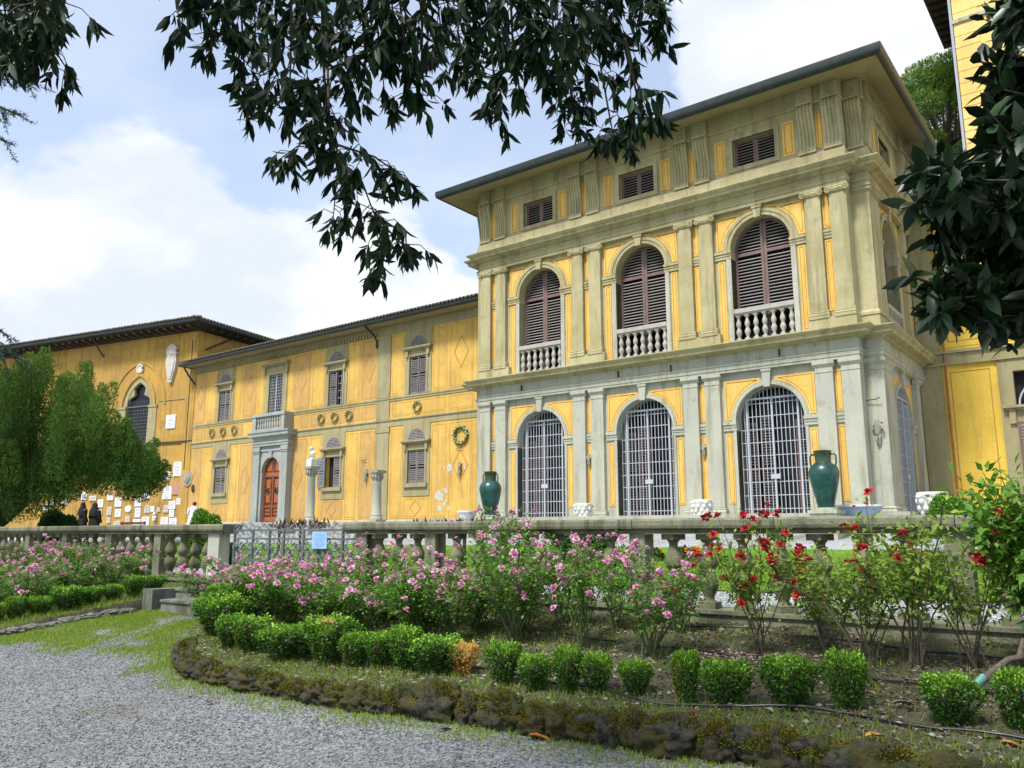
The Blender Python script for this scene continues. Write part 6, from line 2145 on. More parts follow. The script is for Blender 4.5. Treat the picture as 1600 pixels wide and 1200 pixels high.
for i, (x, h) in enumerate(((-11.0, .55), (-10.2, .58), (-9.4, .62), (-8.6, .66), (-7.75, .66), (-6.9, .68), (-6.1, .7), (-5.5, .72))):
    rose_bush(x, 7.32, h, 1.05, '%s low pink rose bush from the gate end in the middle row' % ORD[i], bed_z, i % 3, 'pink roses in the middle row before the balustrade', 16)
k = 0
for row, y in enumerate((7.7, 6.9, 6.1, 5.4)):
    for j in range(7 if row < 3 else 6):
        x = -14.55 - .78 * j - .3 * (row % 2) - (.55 if row == 3 else 0)
        yy = y + rnd.uniform(-.15, .15)
        hh = rnd.uniform(.62, .76) + (.14 if row == 0 else 0)
        rose_bush(x, yy, hh, .95, '%s pink rose bush from the path in the %s row of the far bed' % (ORD[j], ORD[row]), bed2_z, k, 'pink roses in the bed beyond the path', 19)
        k += 1

RV = [rose_foliage(s, 9, 1., .58, 'rose_leaf_red', 58, .36, .052) for s in (11, 12, 13)]
RR = [(-2.86, 7.40, 1.16, .95, 26, 'red rose bush thick with dark red blooms above the balustrade rail'), (-2.35, 7.55, 1.0, .9, 13, 'sparse red rose bush between the thick one and the leaning stem'),
      (-1.95, 7.38, 1.05, .9, 7, 'red rose bush with long leaning dark stem'), (-1.62, 7.40, 1.28, .95, 8, 'red rose bush with one open bloom on a tall shoot'),
      (-1.20, 7.46, 1.12, .95, 9, 'red rose bush next to the grey pruned stump')]
for i, (x, y, h, w, nb, lab) in enumerate(RR):
    rose_bush(x, y, h, w, lab, bed_z, i, 'red roses along the balustrade', nb, REDB, RV, bl_scale=1.05)
GV = [rose_foliage(31, 16, 1., .42, 'rose_leaf', 90, .4, .07)]
rose_bush(-.68, 7.45, 1.45, 1.0, 'tall leafy green rose with red buds beyond the grey pruned stump', bed_z, 0, None, 4, REDB, GV)
rose_bush(-.15, 7.3, 1.5, 1.1, 'tall leafy green rose without flowers at the end of the bed', bed_z, 0, None, 0, REDB, GV)
t = thing('rose_stump', 'grey pruned rose stump with blue-green paint at its foot', 'stump', (-1.0, 6.75, bed_z(-1, 6.75)))
zb = bed_z(-1, 6.75)
m = MB(); m.tube([(-1.14, 6.7, zb - .03), (-1.08, 6.78, zb + .10), (-.90, 6.92, zb + .26), (-.83, 6.95, zb + .28), (-.80, 7.0, zb + .40)], [.028, .028, .024, .026, .018], 8)
m.tube([(-.84, 6.95, zb + .28), (-.66, 7.0, zb + .32), (-.5, 7.1, zb + .5)], [.02, .016, .01], 7); m.obj('stem', 'bark_grey', t, 60)
m = MB(); m.tube([(-1.125, 6.72, zb + .02), (-1.08, 6.778, zb + .105), (-1.04, 6.81, zb + .145)], [.031, .0305, .0295], 8); m.obj('painted_sleeve', 'teal_paint', t, 60)
# bare leaning stems of the old red roses
t = thing('leaning_rose', 'long dark bare rose stem leaning toward the wing', 'rose', (-1.84, 6.95, bed_z(-1.84, 6.95)))
m = MB(); m.tube([(-1.80, 6.85, .46), (-2.02, 7.0, .80), (-2.2, 7.1, 1.02), (-2.5, 7.2, 1.16), (-2.75, 7.3, 1.35)], [.017, .015, .012, .009, .006], 7); m.obj('stem', 'twig', t, 60)

# ------------------------------------------------------------------ generic leafy masses
def leaf_blob(n, fn, mat, L, seed, t0=.45, up=.4, shape='diamond', ratio=.6):
    rs = np.random.RandomState(seed)
    P, O = fn(n, rs)
    A = unit(O + rs.normal(size=P.shape) * .8 + np.array([0, 0, up]))
    N = unit(O + rs.normal(size=P.shape) * .7)
    l = L * rs.uniform(.6, 1.3, n)
    t = np.clip(rs.normal(t0, .2, n) + .15 * O[:, 2], 0, 1)
    V, F, T = leaf_cloud(P, A, N, l, l * ratio, t, shape)
    return mesh_np('leaves', V, F, mat, T)


def dome(r, h, rough=.12):
    def f(n, rs):
        d = rand_dir(n, rs); d[:, 2] = np.abs(d[:, 2]) - .15
        k = 1 + rough * np.sin(6 * d[:, :1] + 4 * d[:, 1:2]) * np.cos(5 * d[:, 2:]) - .35 * rs.uniform(0, 1, (n, 1)) ** 2
        P = d * k * np.array([r, r, h]); P[:, 2] = np.maximum(P[:, 2] + .1, .02)
        return P, d
    return f


def round_bush(x, y, z, r, h, label, mat='box', seed=1, n=7000, L=.06, cat='bush', name='ball_shrub'):
    t = thing(name, label, cat, (x, y, z))
    b = Matrix.Translation((x, y, z))
    m = MB(); m.lump((0, 0, h * .38), (r * .55, r * .55, h * .36), 2, .1); inst(m.mesh('inner_twigs', 'twig', 70), 'inner_twigs', t, base=b)
    inst(leaf_blob(int(n * 1.5), dome(r, h), mat, L, seed, .5), 'foliage', t, base=b)
    m = MB(b); m.tube([(0, 0, -.05), (0, 0, h * .5)], .05, 7); m.obj('trunk', 'bark', t)


round_bush(-20.8, 13.0, 1.10, .54, 1.22, 'bright green clipped ball shrub behind the balustrade before the man in white', seed=3)
round_bush(-3.0, 17.6, 1.52, .52, .82, 'bright green clipped ball shrub beyond the pavilion corner', seed=4)
round_bush(-31.3, 13.7, 1.15, .8, 1.3, 'leafy green shrub under the yew beside the two people in black', 'shrub_leaf', 5, 7000, .10, name='round_shrub')
round_bush(-8.35, 13.0, 1.1, .62, .55, 'dark clipped shrub on the lawn behind the balusters', 'shrub_leaf', 6, 7000, .06, name='round_shrub')
round_bush(-16.6, 10.9, .9, .35, .5, 'small dark shrub behind the balusters before the ball shrub', 'shrub_leaf', 7, 3000, .06, name='round_shrub')


def marigolds(x, y, label, n=14, r=.28):
    z = terr_z(x, y)
    t = thing('marigold_clump', label, 'flowers', (x, y, z), 0, 'orange marigolds on the lawn')
    b = Matrix.Translation((x, y, z))
    inst(leaf_blob(500, dome(r, .16), 'shrub_leaf', .06, int(x * 10) % 90 + 5), 'foliage', t, base=b)
    for i in range(n):
        a, q = rnd.uniform(0, 6.28), r * math.sqrt(rnd.random())
        s = rnd.uniform(.8, 1.2)
        inst(MARI, 'bloom', t, (q * math.cos(a), q * math.sin(a), .16 + rnd.uniform(-.02, .06)), rnd.uniform(0, 6), (s, s, s), base=b)


MARI = rose_bloom(77, 'marigold', .05)
for x, y, lab in ((-7.9, 12.9, 'orange marigolds on the lawn beside the dark clipped shrub'), (-7.1, 13.1, 'orange marigolds on the lawn, second clump from the dark shrub'), (-6.4, 13.2, 'orange marigolds on the lawn, third clump from the dark shrub'),
                  (-2.4, 13.0, 'orange marigolds on the lawn behind the tall green rose'), (-1.9, 13.1, 'orange marigolds on the lawn at the end behind the tall green rose'), (-17.5, 10.6, 'orange flowers behind the balusters before the ball shrub')):
    marigolds(x, y, lab)


def spiky(x, y, label, n=26):
    z = terr_z(x, y)
    rs = np.random.RandomState(int(abs(x) * 37) % 1000)
    P = np.stack([rs.normal(0, .10, n), rs.normal(0, .10, n), np.full(n, .82)], 1)
    A = unit(np.stack([rs.normal(0, .6, n), rs.normal(0, .6, n), rs.uniform(.5, 1.2, n)], 1))
    V, F, T = leaf_cloud(P, A, rand_dir(n, rs), rs.uniform(.14, .26, n), .05, rs.uniform(0, 1, n), 'leaf')
    t = thing('bronze_plant', label, 'plant', (x, y, z), 0, 'bronze-leaved plants behind the balustrade')
    b = Matrix.Translation((x, y, z))
    inst(mesh_np('bronze_leaves', V, F, 'bronze_leaf', T), 'foliage', t, base=b)
    m = MB(b); m.tube([(0, 0, 0), (0, 0, .85)], .03, 6); m.obj('stem', 'twig', t)


for i, x in enumerate((-10.1, -9.85, -9.55, -9.3, -9.0, -8.75)):
    spiky(x, 10.4 + .1 * (i % 2), '%s bronze-leaved plant from the gate behind the balustrade rail' % ORD[i])
for i, x in enumerate((-14.6, -13.9, -13.3)):
    spiky(x, 10.9, '%s bronze-leaved plant behind the scrolled gate' % ORD[i])

# ------------------------------------------------------------------ the big yew before the hall
def yew():
    base = Vector((-28.6, 11.3, .95))
    ax = Vector((math.cos(R(37.6)), math.sin(R(37.6)), 0)); dp = Vector((base.x, base.y, 0)).normalized()
    t = thing('yew_tree', 'broad dark green yew with leaning trunk before the ochre hall', 'tree', base)
    W = WM[t.name]
    S = 26 / 1276
    def pos(px, py, d):      # metres across and up the crown, d metres in depth
        return base + ax * ((px - 40) * S) + dp * d + Vector((0, 0, 1)) * ((835 - py) * S + 1.6 - .95 + .0)
    m = MB()
    tr = [pos(-70, 850, 0), pos(-20, 822, 0), pos(10, 800, 0), pos(45, 770, 0), pos(65, 745, 0), pos(75, 720, 0), pos(80, 700, 0)]
    m.tube(tr, [.62, .55, .46, .40, .34, .22, .08], 12)
    for (px, py), d, k in (((230, 745), .6, 4), ((190, 700), -1.2, 4), ((150, 640), .8, 5), ((20, 600), -.8, 4), ((-60, 640), .5, 3), ((130, 770), -.4, 3), ((-100, 700), -.6, 3), ((125, 745), 1.5, 4)):
        p0 = tr[k]; p2 = pos(px, py, d)
        m.tube([p0, p0.lerp(p2, .5) + Vector((0, 0, .2)), p2], [.20, .12, .04], 7)
    m.obj('trunk', 'bark', t, 60)
    topx = [-205, -165, -115, -65, -15, 25, 70, 95, 118, 134, 150, 166, 184, 208, 228, 246, 256]
    topy = [715, 655, 625, 612, 612, 590, 572, 590, 600, 618, 664, 676, 694, 714, 728, 740, 750]
    botx = [-190, -100, 0, 60, 100, 130, 160, 200, 225, 243, 258]
    boty = [775, 812, 818, 806, 794, 778, 770, 773, 777, 769, 755]
    rs = np.random.RandomState(5)
    PP, AA, NN, LL, TT = [], [], [], [], []
    lobes = []
    tries = 0
    while len(lobes) < 340 and tries < 60000:
        tries += 1
        px = rs.uniform(-205, 262); lo, hi = np.interp(px, topx, topy), np.interp(px, botx, boty)
        if hi - lo < 4: continue
        py = rs.uniform(lo + 6, hi)
        edge = min(1., (px + 215) / 60., (272 - px) / 80.)
        d = rs.uniform(-1, 1) * 2.9 * max(.12, edge) * math.sqrt(max(.15, 1 - ((py - 700) / 140.) ** 2))
        if any(abs(px - q[0]) * S / .31 + abs(py - q[1]) * S / .62 + abs(d - q[2]) / .7 < 1 for q in lobes): continue
        lobes.append((px, py, d))
    for px, py, d in lobes:
        lo = np.interp(px, topx, topy)
        h = min(rs.uniform(1.3, 2.4), (py - lo) * S + .60)
        c = pos(px, py, d); side = np.clip((px - 70) / 170., -1, 1)
        axis = (Vector((0, 0, 1)) + ax * (.42 * side) + dp * (.10 * d / 3) + Vector((rs.normal() * .12, rs.normal() * .12, 0))).normalized()
        R0 = rs.uniform(.25, .38) * min(1, .55 + h / 3)
        n = int(900 * h / 1.5)
        f = rs.uniform(0, 1, n) ** .85
        a = rs.uniform(0, 2 * math.pi, n)
        rad = R0 * np.sin(np.pi * np.clip(f * .80 + .16, 0, 1)) ** .8 * (1 + .22 * np.sin(4 * a + 9 * f + px)) * rs.uniform(.62, 1.08, n)
        e1 = np.array(axis.orthogonal().normalized()); e2 = np.cross(np.array(axis), e1)
        out = np.cos(a)[:, None] * e1 + np.sin(a)[:, None] * e2
        PP.append(np.array(c) + np.array(axis) * (f * h - .25)[:, None] + out * rad[:, None])
        AA.append(out * .55 + np.array(axis) * 1.1 + rs.normal(size=(n, 3)) * .35); NN.append(out + rs.normal(size=(n, 3)) * .5)
        LL.append(rs.uniform(.055, .105, n))
        young_lit = np.clip((px - 20) / 150., 0, 1) * np.clip((730 - py) / 110., 0, 1)
        TT.append(np.clip(.22 + rs.normal() * .08 + .46 * young_lit + .34 * f ** 2 + rs.normal(size=n) * .12, 0, 1))  # crown's upper right and plume tips lighter: young growth plus light put into tint
    P, A, N, L, T = map(np.concatenate, (PP, AA, NN, LL, TT))
    V, F, T = leaf_cloud(P, A, N, L, L * .34, T)
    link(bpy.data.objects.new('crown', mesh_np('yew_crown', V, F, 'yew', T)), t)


yew()


def pine():
    base = Vector((-5.4, 37.5, 1.6))
    t = thing('stone_pine', 'umbrella pine rising behind the pavilion roof and tower', 'tree', base)
    m = MB()
    top = Vector((-5.2, 38.3, 19.5))
    m.tube([base, base.lerp(top, .4) + Vector((.2, 0, 0)), base.lerp(top, .75), top], [.5, .42, .34, .16], 9)
    rs = np.random.RandomState(8); rr = random.Random(8)
    pads = []
    for i in range(54):
        a = rr.uniform(0, 6.28); q = math.sqrt(rr.random())
        c = Vector((-5.2 + 3.9 * q * math.cos(a), 38.3 + 3.6 * q * math.sin(a), 18.0 + 3.9 * math.sqrt(max(0, 1 - q * q)) - rr.uniform(0, 1.0)))
        pads.append((c, rr.uniform(.7, 1.2)))
        s = base.lerp(top, rr.uniform(.72, .98))
        m.tube([s, s.lerp(c, .5) + Vector((0, 0, -.35)), c], [.10, .07, .025], 5)
    for i in range(26):
        a = rr.uniform(0, 6.28); q = rr.uniform(.4, 1)
        s = base.lerp(top, rr.uniform(.68, .9)); c = Vector((-5.2 + 3.6 * q * math.cos(a), 38.3 + 3.6 * q * math.sin(a), rr.uniform(15.2, 18)))
        m.tube([s, s.lerp(c, .5) + Vector((0, 0, -.2)), c], [.07, .05, .015], 5)
        pads.append((c, rr.uniform(.25, .5)))
    m.obj('trunk', 'bark_grey', t, 60)
    PP, OO = [], []
    for c, r in pads:
        n = int(1500 * r)
        d = rand_dir(n, rs); k = rs.uniform(.5, 1, (n, 1)) ** .5
        PP.append(np.array(c) + d * k * np.array([r, r, r * .55])); OO.append(d)
    P, O = np.concatenate(PP), np.concatenate(OO)
    n = len(P)
    A = unit(O + rs.normal(size=(n, 3)) * .6 + [0, 0, .6]); L = rs.uniform(.10, .18, n)
    tt = np.clip(.42 + .35 * O[:, 2] + rs.normal(size=n) * .14 + .05 * (P[:, 2] - 18.5), 0, 1)
    V, F, T = leaf_cloud(P, A, rand_dir(n, rs), L, L * .28, tt)
    link(bpy.data.objects.new('crown', mesh_np('pine_crown', V, F, 'pine', T)), t)


pine()


def cedar():
    base = Vector((-19.2, 4.2, -.2))
    t = thing('cedar_tree', 'blue-green cedar with drooping sprays beyond the path', 'tree', base)
    m = MB(); m.tube([base, base + Vector((0, 0, 6)), base + Vector((.1, 0, 14))], [.5, .35, .1], 9)
    rs = np.random.RandomState(3); rr = random.Random(3)
    PP, AA = [], []
    ends = [(-16.75, 5.55, 10.6), (-16.35, 5.95, 10.25), (-16.55, 5.85, 9.6), (-16.85, 5.75, 9.1), (-17.3, 6.3, 5.2), (-17.05, 6.45, 4.95), (-17.6, 5.7, 7.2), (-17.2, 5.4, 11.2), (-18, 5.4, 10.6), (-18.4, 6, 8), (-18, 6.5, 5.6)]
    for e in ends:
        e = Vector(e); s = base + Vector((0, 0, e.z - base.z + .7))
        mid = s.lerp(e, .55) + Vector((0, 0, .35))
        m.tube([s, mid, e], [.09, .05, .012], 5)
        for k in range(26):
            f = rr.random() ** .7
            p = s.lerp(mid, f * 2) if f < .5 else mid.lerp(e, f * 2 - 1)
            d = (e - mid).normalized() + Vector((rr.gauss(0, .5), rr.gauss(0, .5), rr.uniform(-.9, .1)))
            l = rr.uniform(.25, .55)
            q = p + d.normalized() * l
            m.tube([p, q], [.008, .004], 3)
            n = 46
            g = rs.uniform(0, 1, n)
            PP.append(np.array(p) + (np.array(q) - np.array(p)) * g[:, None]); AA.append(np.tile(np.array(d.normalized()), (n, 1)) + rs.normal(size=(n, 3)) * .8)
    m.obj('trunk', 'bark', t, 60)
    P, A = np.concatenate(PP), np.concatenate(AA); n = len(P)
    V, F, T = leaf_cloud(P, A, rand_dir(n, rs), rs.uniform(.06, .11, n), .016, rs.uniform(0, 1, n))
    link(bpy.data.objects.new('crown', mesh_np('cedar_crown', V, F, 'cedar', T)), t)


cedar()

# ------------------------------------------------------------------ overhanging evergreen branches above the path
STRANDS = [[(-3.74,1.99,4.58),(-3.86,2.08,4.46),(-3.99,2.15,4.38)],[(-3.46,1.99,4.46),(-3.58,2.09,4.28),(-3.72,2.18,4.12)],[(-3.68,2.28,4.74),(-3.81,2.42,4.39),(-3.93,2.55,4.07)],[(-3.3,2.2,4.51),(-3.43,2.32,4.22),(-3.55,2.45,3.92)],[(-3.1,2.21,4.45),(-3.23,2.33,4.11),(-3.38,2.45,3.8)],[(-3.32,2.56,4.78),(-3.45,2.7,4.39),(-3.57,2.85,4.04)],[(-3.74,3.06,5.24),(-3.86,3.21,4.83),(-3.99,3.37,4.43)],[(-3.79,2.98,4.5),(-3.89,3.13,4.2),(-3.97,3.28,3.95),(-4.12,3.38,3.67)],[(-3.76,3.02,4.16),(-4.01,3.01,4.04),(-4.27,2.98,3.96)],[(-3.18,2.61,3.62),(-3.11,2.82,3.61),(-3.06,3.04,3.53)],[(-3.51,2.9,3.74),(-3.49,3.1,3.61),(-3.51,3.3,3.33),(-3.71,3.34,3.19)],[(-3.11,2.85,3.27),(-3.12,3.01,3.2),(-3.15,3.15,3.17)],[(-2.9,2.54,4.52),(-2.98,2.69,4.27),(-3.07,2.84,3.98)],[(-2.72,2.57,4.46),(-2.81,2.71,4.21),(-2.9,2.86,3.91)],[(-2.72,2.73,4.56),(-2.83,2.88,4.24),(-2.96,3.0,3.94)],[(-3.22,3.47,5.25),(-3.32,3.62,4.96),(-3.38,3.78,4.73)],[(-3.12,3.49,4.72),(-3.19,3.63,4.59),(-3.23,3.77,4.51)],[(-2.95,3.5,5.14),(-3.02,3.65,4.85),(-3.09,3.83,4.54)],[(-2.95,3.64,4.46),(-3.02,3.77,4.32),(-3.08,3.9,4.24)],[(-2.33,3.0,4.54),(-2.43,3.16,4.22),(-2.5,3.32,3.96)],[(-2.31,3.2,4.66),(-2.39,3.35,4.39),(-2.47,3.51,4.1)],[(-2.42,3.62,4.96),(-2.51,3.79,4.58),(-2.58,3.94,4.38)],[(-2.52,3.85,4.44),(-2.59,3.99,4.27),(-2.64,4.13,4.15)],[(-2.45,3.95,5.18),(-2.51,4.15,4.77),(-2.55,4.36,4.38),(-2.6,4.53,4.19)],[(-2.34,4.08,5.21),(-2.4,4.25,4.92),(-2.42,4.44,4.7)],[(-1.83,3.31,4.06),(-1.87,3.47,3.9),(-1.91,3.62,3.77)],[(-2.03,3.88,4.94),(-2.08,4.04,4.79),(-2.1,4.2,4.66)],[(-2.01,4.0,5.01),(-2.04,4.16,4.89),(-2.07,4.31,4.81)],[(-3.49,2.6,4.88),(-3.63,2.71,4.59),(-3.75,2.84,4.29)],[(-2.94,2.5,4.56),(-3.04,2.64,4.31),(-3.14,2.76,4.11)],[(-2.88,3.02,4.85),(-2.97,3.14,4.68),(-3.05,3.27,4.53)],[(-2.07,3.03,4.48),(-2.17,3.16,4.26),(-2.24,3.29,4.1)],[(-2.42,4.09,5.3),(-2.49,4.24,5.09),(-2.53,4.42,4.83)],[(-3.05,3.5,5.23),(-3.14,3.64,4.99),(-3.2,3.79,4.81)],[(-3.16,2.91,4.92),(-3.25,3.04,4.74),(-3.34,3.17,4.55)],[(-2.12,3.32,4.68),(-2.2,3.47,4.45),(-2.26,3.64,4.2)],[(-4.27,1.27,4.4),(-4.35,1.39,4.29),(-4.49,1.47,4.16)],[(-4.37,1.44,4.55),(-4.48,1.55,4.36),(-4.58,1.64,4.3)],[(-3.99,1.42,4.01),(-4.05,1.53,3.97),(-4.11,1.65,3.9)],[(-3.92,1.41,4.32),(-4.02,1.51,4.21),(-4.12,1.61,4.16)],[(-3.96,1.29,4.13),(-4.12,1.36,4.0),(-4.29,1.4,3.9)],[(-3.64,1.28,4.11),(-3.78,1.36,3.99),(-3.9,1.43,3.94)],[(-3.34,1.99,4.43),(-3.46,2.08,4.29),(-3.56,2.18,4.2)],[(-3.87,2.49,5.0),(-4.0,2.61,4.74),(-4.12,2.72,4.54)],[(-2.33,3.14,4.66),(-2.41,3.28,4.43),(-2.48,3.42,4.26)],[(-2.63,3.3,4.91),(-2.72,3.44,4.66),(-2.79,3.58,4.5)]]
MAGNOLIA = [[(-0.02,4.83,3.18),(-0.42,4.44,3.12),(-0.61,4.17,3.18),(-0.64,4.04,3.2)],[(-0.05,4.76,2.87),(-0.45,4.38,2.75),(-0.65,4.13,2.73),(-0.74,3.95,2.76)],[(-0.43,4.21,2.71),(-0.57,4.03,2.6),(-0.61,3.89,2.6)],[(-0.08,5.39,2.82),(-0.41,5.04,2.8),(-0.56,4.84,2.71)],[(-0.15,4.13,3.28),(-0.33,3.92,3.11),(-0.48,3.72,3.06),(-0.51,3.59,3.05)],[(0.04,4.79,3.8),(-0.16,4.55,3.72),(-0.28,4.36,3.71),(-0.33,4.2,3.76)],[(0.09,5.2,4.35),(-0.19,4.9,4.3),(-0.35,4.68,4.26)],[(-0.15,4.16,3.54),(-0.27,4.0,3.36),(-0.33,3.89,3.23)],[(-0.39,4.62,3.37),(-0.5,4.47,3.18),(-0.6,4.32,3.11)],[(-0.25,4.88,3.08),(-0.4,4.67,3.02),(-0.53,4.49,2.96)],[(-0.19,4.18,3.1),(-0.3,4.0,3.04),(-0.37,3.87,2.95)],[(-0.09,4.51,3.88),(-0.18,4.35,3.82),(-0.25,4.22,3.72)],[(-0.19,4.94,3.5),(-0.28,4.76,3.53),(-0.32,4.62,3.55)],[(-0.26,4.71,2.86),(-0.36,4.54,2.81),(-0.43,4.41,2.71)],[(-0.35,4.9,3.21),(-0.51,4.7,3.12),(-0.61,4.54,3.04)],[(0.09,4.32,4.07),(-0.1,4.1,3.96),(-0.21,3.93,3.87)],[(-0.12,4.5,3.03),(-0.24,4.31,3.0),(-0.31,4.18,2.92)],[(-0.14,4.38,2.78),(-0.24,4.23,2.68),(-0.31,4.09,2.57)],[(-0.47,4.52,3.26),(-0.57,4.36,3.2),(-0.63,4.22,3.15)],[(-0.13,5.17,3.92),(-0.25,5.0,3.81),(-0.3,4.87,3.77)],[(-0.09,4.91,3.33),(-0.19,4.74,3.26),(-0.27,4.59,3.2)],[(-0.13,5.17,3.1),(-0.23,4.99,3.05),(-0.34,4.82,2.99)],[(-0.12,4.76,2.75),(-0.21,4.59,2.7),(-0.26,4.47,2.61)],[(-0.11,5.11,3.22),(-0.37,4.87,2.96),(-0.53,4.67,2.87)],[(-0.06,4.31,3.3),(-0.19,4.15,3.12),(-0.27,3.99,3.1)]]


def one_leaf(L, W, mat, bend=.18, fold=.14, name='leaf'):
    """a single real leaf: folded along the midrib, curved, pointed; base at the origin, tip along +X"""
    xs = [0, .08, .22, .40, .60, .78, .92, 1.0]; ws = [.06, .48, .86, 1.0, .93, .66, .28, .0] if W / L > .32 else [.06, .5, .95, 1.0, .80, .48, .18, .0]
    V, F = [], []
    for x, w in zip(xs, ws):
        z = -bend * L * x * x
        V += [(x * L, -w * W / 2, z + fold * w * W), (x * L, 0, z), (x * L, w * W / 2, z + fold * w * W)]
    for i in range(7):
        for j in range(2):
            a = i * 3 + j
            F.append((a, a + 3, a + 4, a + 1))
    return mesh_np(name, np.array(V), np.array(F), mat, np.full(len(V), rnd.random()), smooth=True)


def frame_from(d, n):
    x = d.normalized(); y = n.cross(x)
    if y.length < 1e-3: y = Vector((1, 0, 0)).cross(x)
    y.normalize(); z = x.cross(y)
    return Matrix((x, y, z)).transposed()


def overhang():
    rr = random.Random(21); rs = np.random.RandomState(21)
    t = thing('overhanging_tree', 'dark evergreen tree whose leafy branches hang over the path', 'tree', (.9, -1.2, -.1))
    m = MB()
    # trunk and limbs stand beside the viewer, out of the picture
    trunk = [(.9, -1.2, -.2), (.9, -1.15, 2.5), (.6, -.8, 5.2), (.0, .2, 7.0)]
    m.tube(trunk, [.26, .22, .18, .12], 10)
    limbs = [[(.6, -.8, 5.2), (-1., 1.0, 6.4), (-2.6, 3.0, 6.3), (-3.8, 4.4, 5.9)], [(.0, .2, 7.), (-1.4, 2.4, 6.6), (-2.2, 3.8, 6.2)], [(.6, -.8, 5.2), (-2.2, .4, 5.9), (-4.0, 1.2, 5.6), (-5.2, 1.8, 5.2)], [(.6, -.8, 5.2), (-1.6, .8, 6.0), (-3.2, 2.4, 6.0), (-4.4, 3.4, 5.6)]]
    for l in limbs: m.tube(l, [.11, .07, .045, .02][:len(l)], 7)
    nodes = [Vector(a).lerp(Vector(b), f) for l in limbs for a, b in zip(l, l[1:]) for f in (0, .25, .5, .75, 1)]
    leaves = []
    for st in STRANDS:
        pts = [Vector(p) for p in st]
        if len([1 for s2 in STRANDS if s2 is st]) and pts[0].z > 4.1:
            q = min(nodes, key=lambda v: (v - pts[0]).length)
            m.tube([q, q.lerp(pts[0], .6) + Vector((0, 0, .12)), pts[0]], [.016, .011, .008], 4)
        m.tube(pts, [.008] + [.006] * (len(pts) - 2) + [.003], 4)
        ln = sum((b - a).length for a, b in zip(pts, pts[1:]))
        sub = [pts]
        for k in range(int(ln * 27)):
            f = rr.random(); g = f * (len(pts) - 1); i = min(int(g), len(pts) - 2)
            p = pts[i].lerp(pts[i + 1], g - i)
            d = Vector((rr.gauss(0, 1), rr.gauss(0, 1), rr.uniform(-1.0, .35))).normalized() * rr.uniform(.07, .20)
            tw = [p, p + d * .6 + Vector((0, 0, .015)), p + d + Vector((0, 0, -.03))]
            m.tube(tw, [.004, .003, .002], 3); sub.append(tw)
        for tw in sub:
            e = tw[-1]; d0 = (tw[-1] - tw[-2]).normalized()
            for k in range(rr.randint(5, 9)):
                d = (d0 * .5 + Vector((rr.gauss(0, .45), rr.gauss(0, .45), rr.uniform(-1.6, -.25)))).normalized()
                leaves.append((e - d0 * rr.uniform(0, .05), d, rr.uniform(.75, 1.25)))
            if rr.random() < .7:
                for k in range(3):
                    p = tw[0].lerp(tw[-1], rr.random()); d = (Vector((rr.gauss(0, .7), rr.gauss(0, .7), rr.uniform(-1.3, 0)))).normalized()
                    leaves.append((p, d, rr.uniform(.7, 1.2)))
    m.obj('branch', 'twig', t, 60)
    L0 = .116
    kinds = [one_leaf(L0, .031, 'leaf_over', b, .16) for b in (.10, .22, .32)]
    rr.shuffle(leaves)
    for p, d, s in leaves[:300]:
        n = Vector((rr.gauss(0, 1), rr.gauss(0, 1), .5)).normalized()
        inst(rr.choice(kinds), 'leaf', t, p, rot=frame_from(d, n), scale=(s, s, s))
    rest = leaves[300:]
    P = np.array([q[0] for q in rest]); A = np.array([q[1] for q in rest]); s = np.array([q[2] for q in rest])
    V, F, T = leaf_cloud(P, A, rand_dir(len(P), rs), s * L0, s * .033, rs.uniform(0, 1, len(P)), 'leaf')
    tag(link(bpy.data.objects.new('foliage', mesh_np('foliage', V, F, 'leaf_over', T)), t), kind='stuff')


overhang()


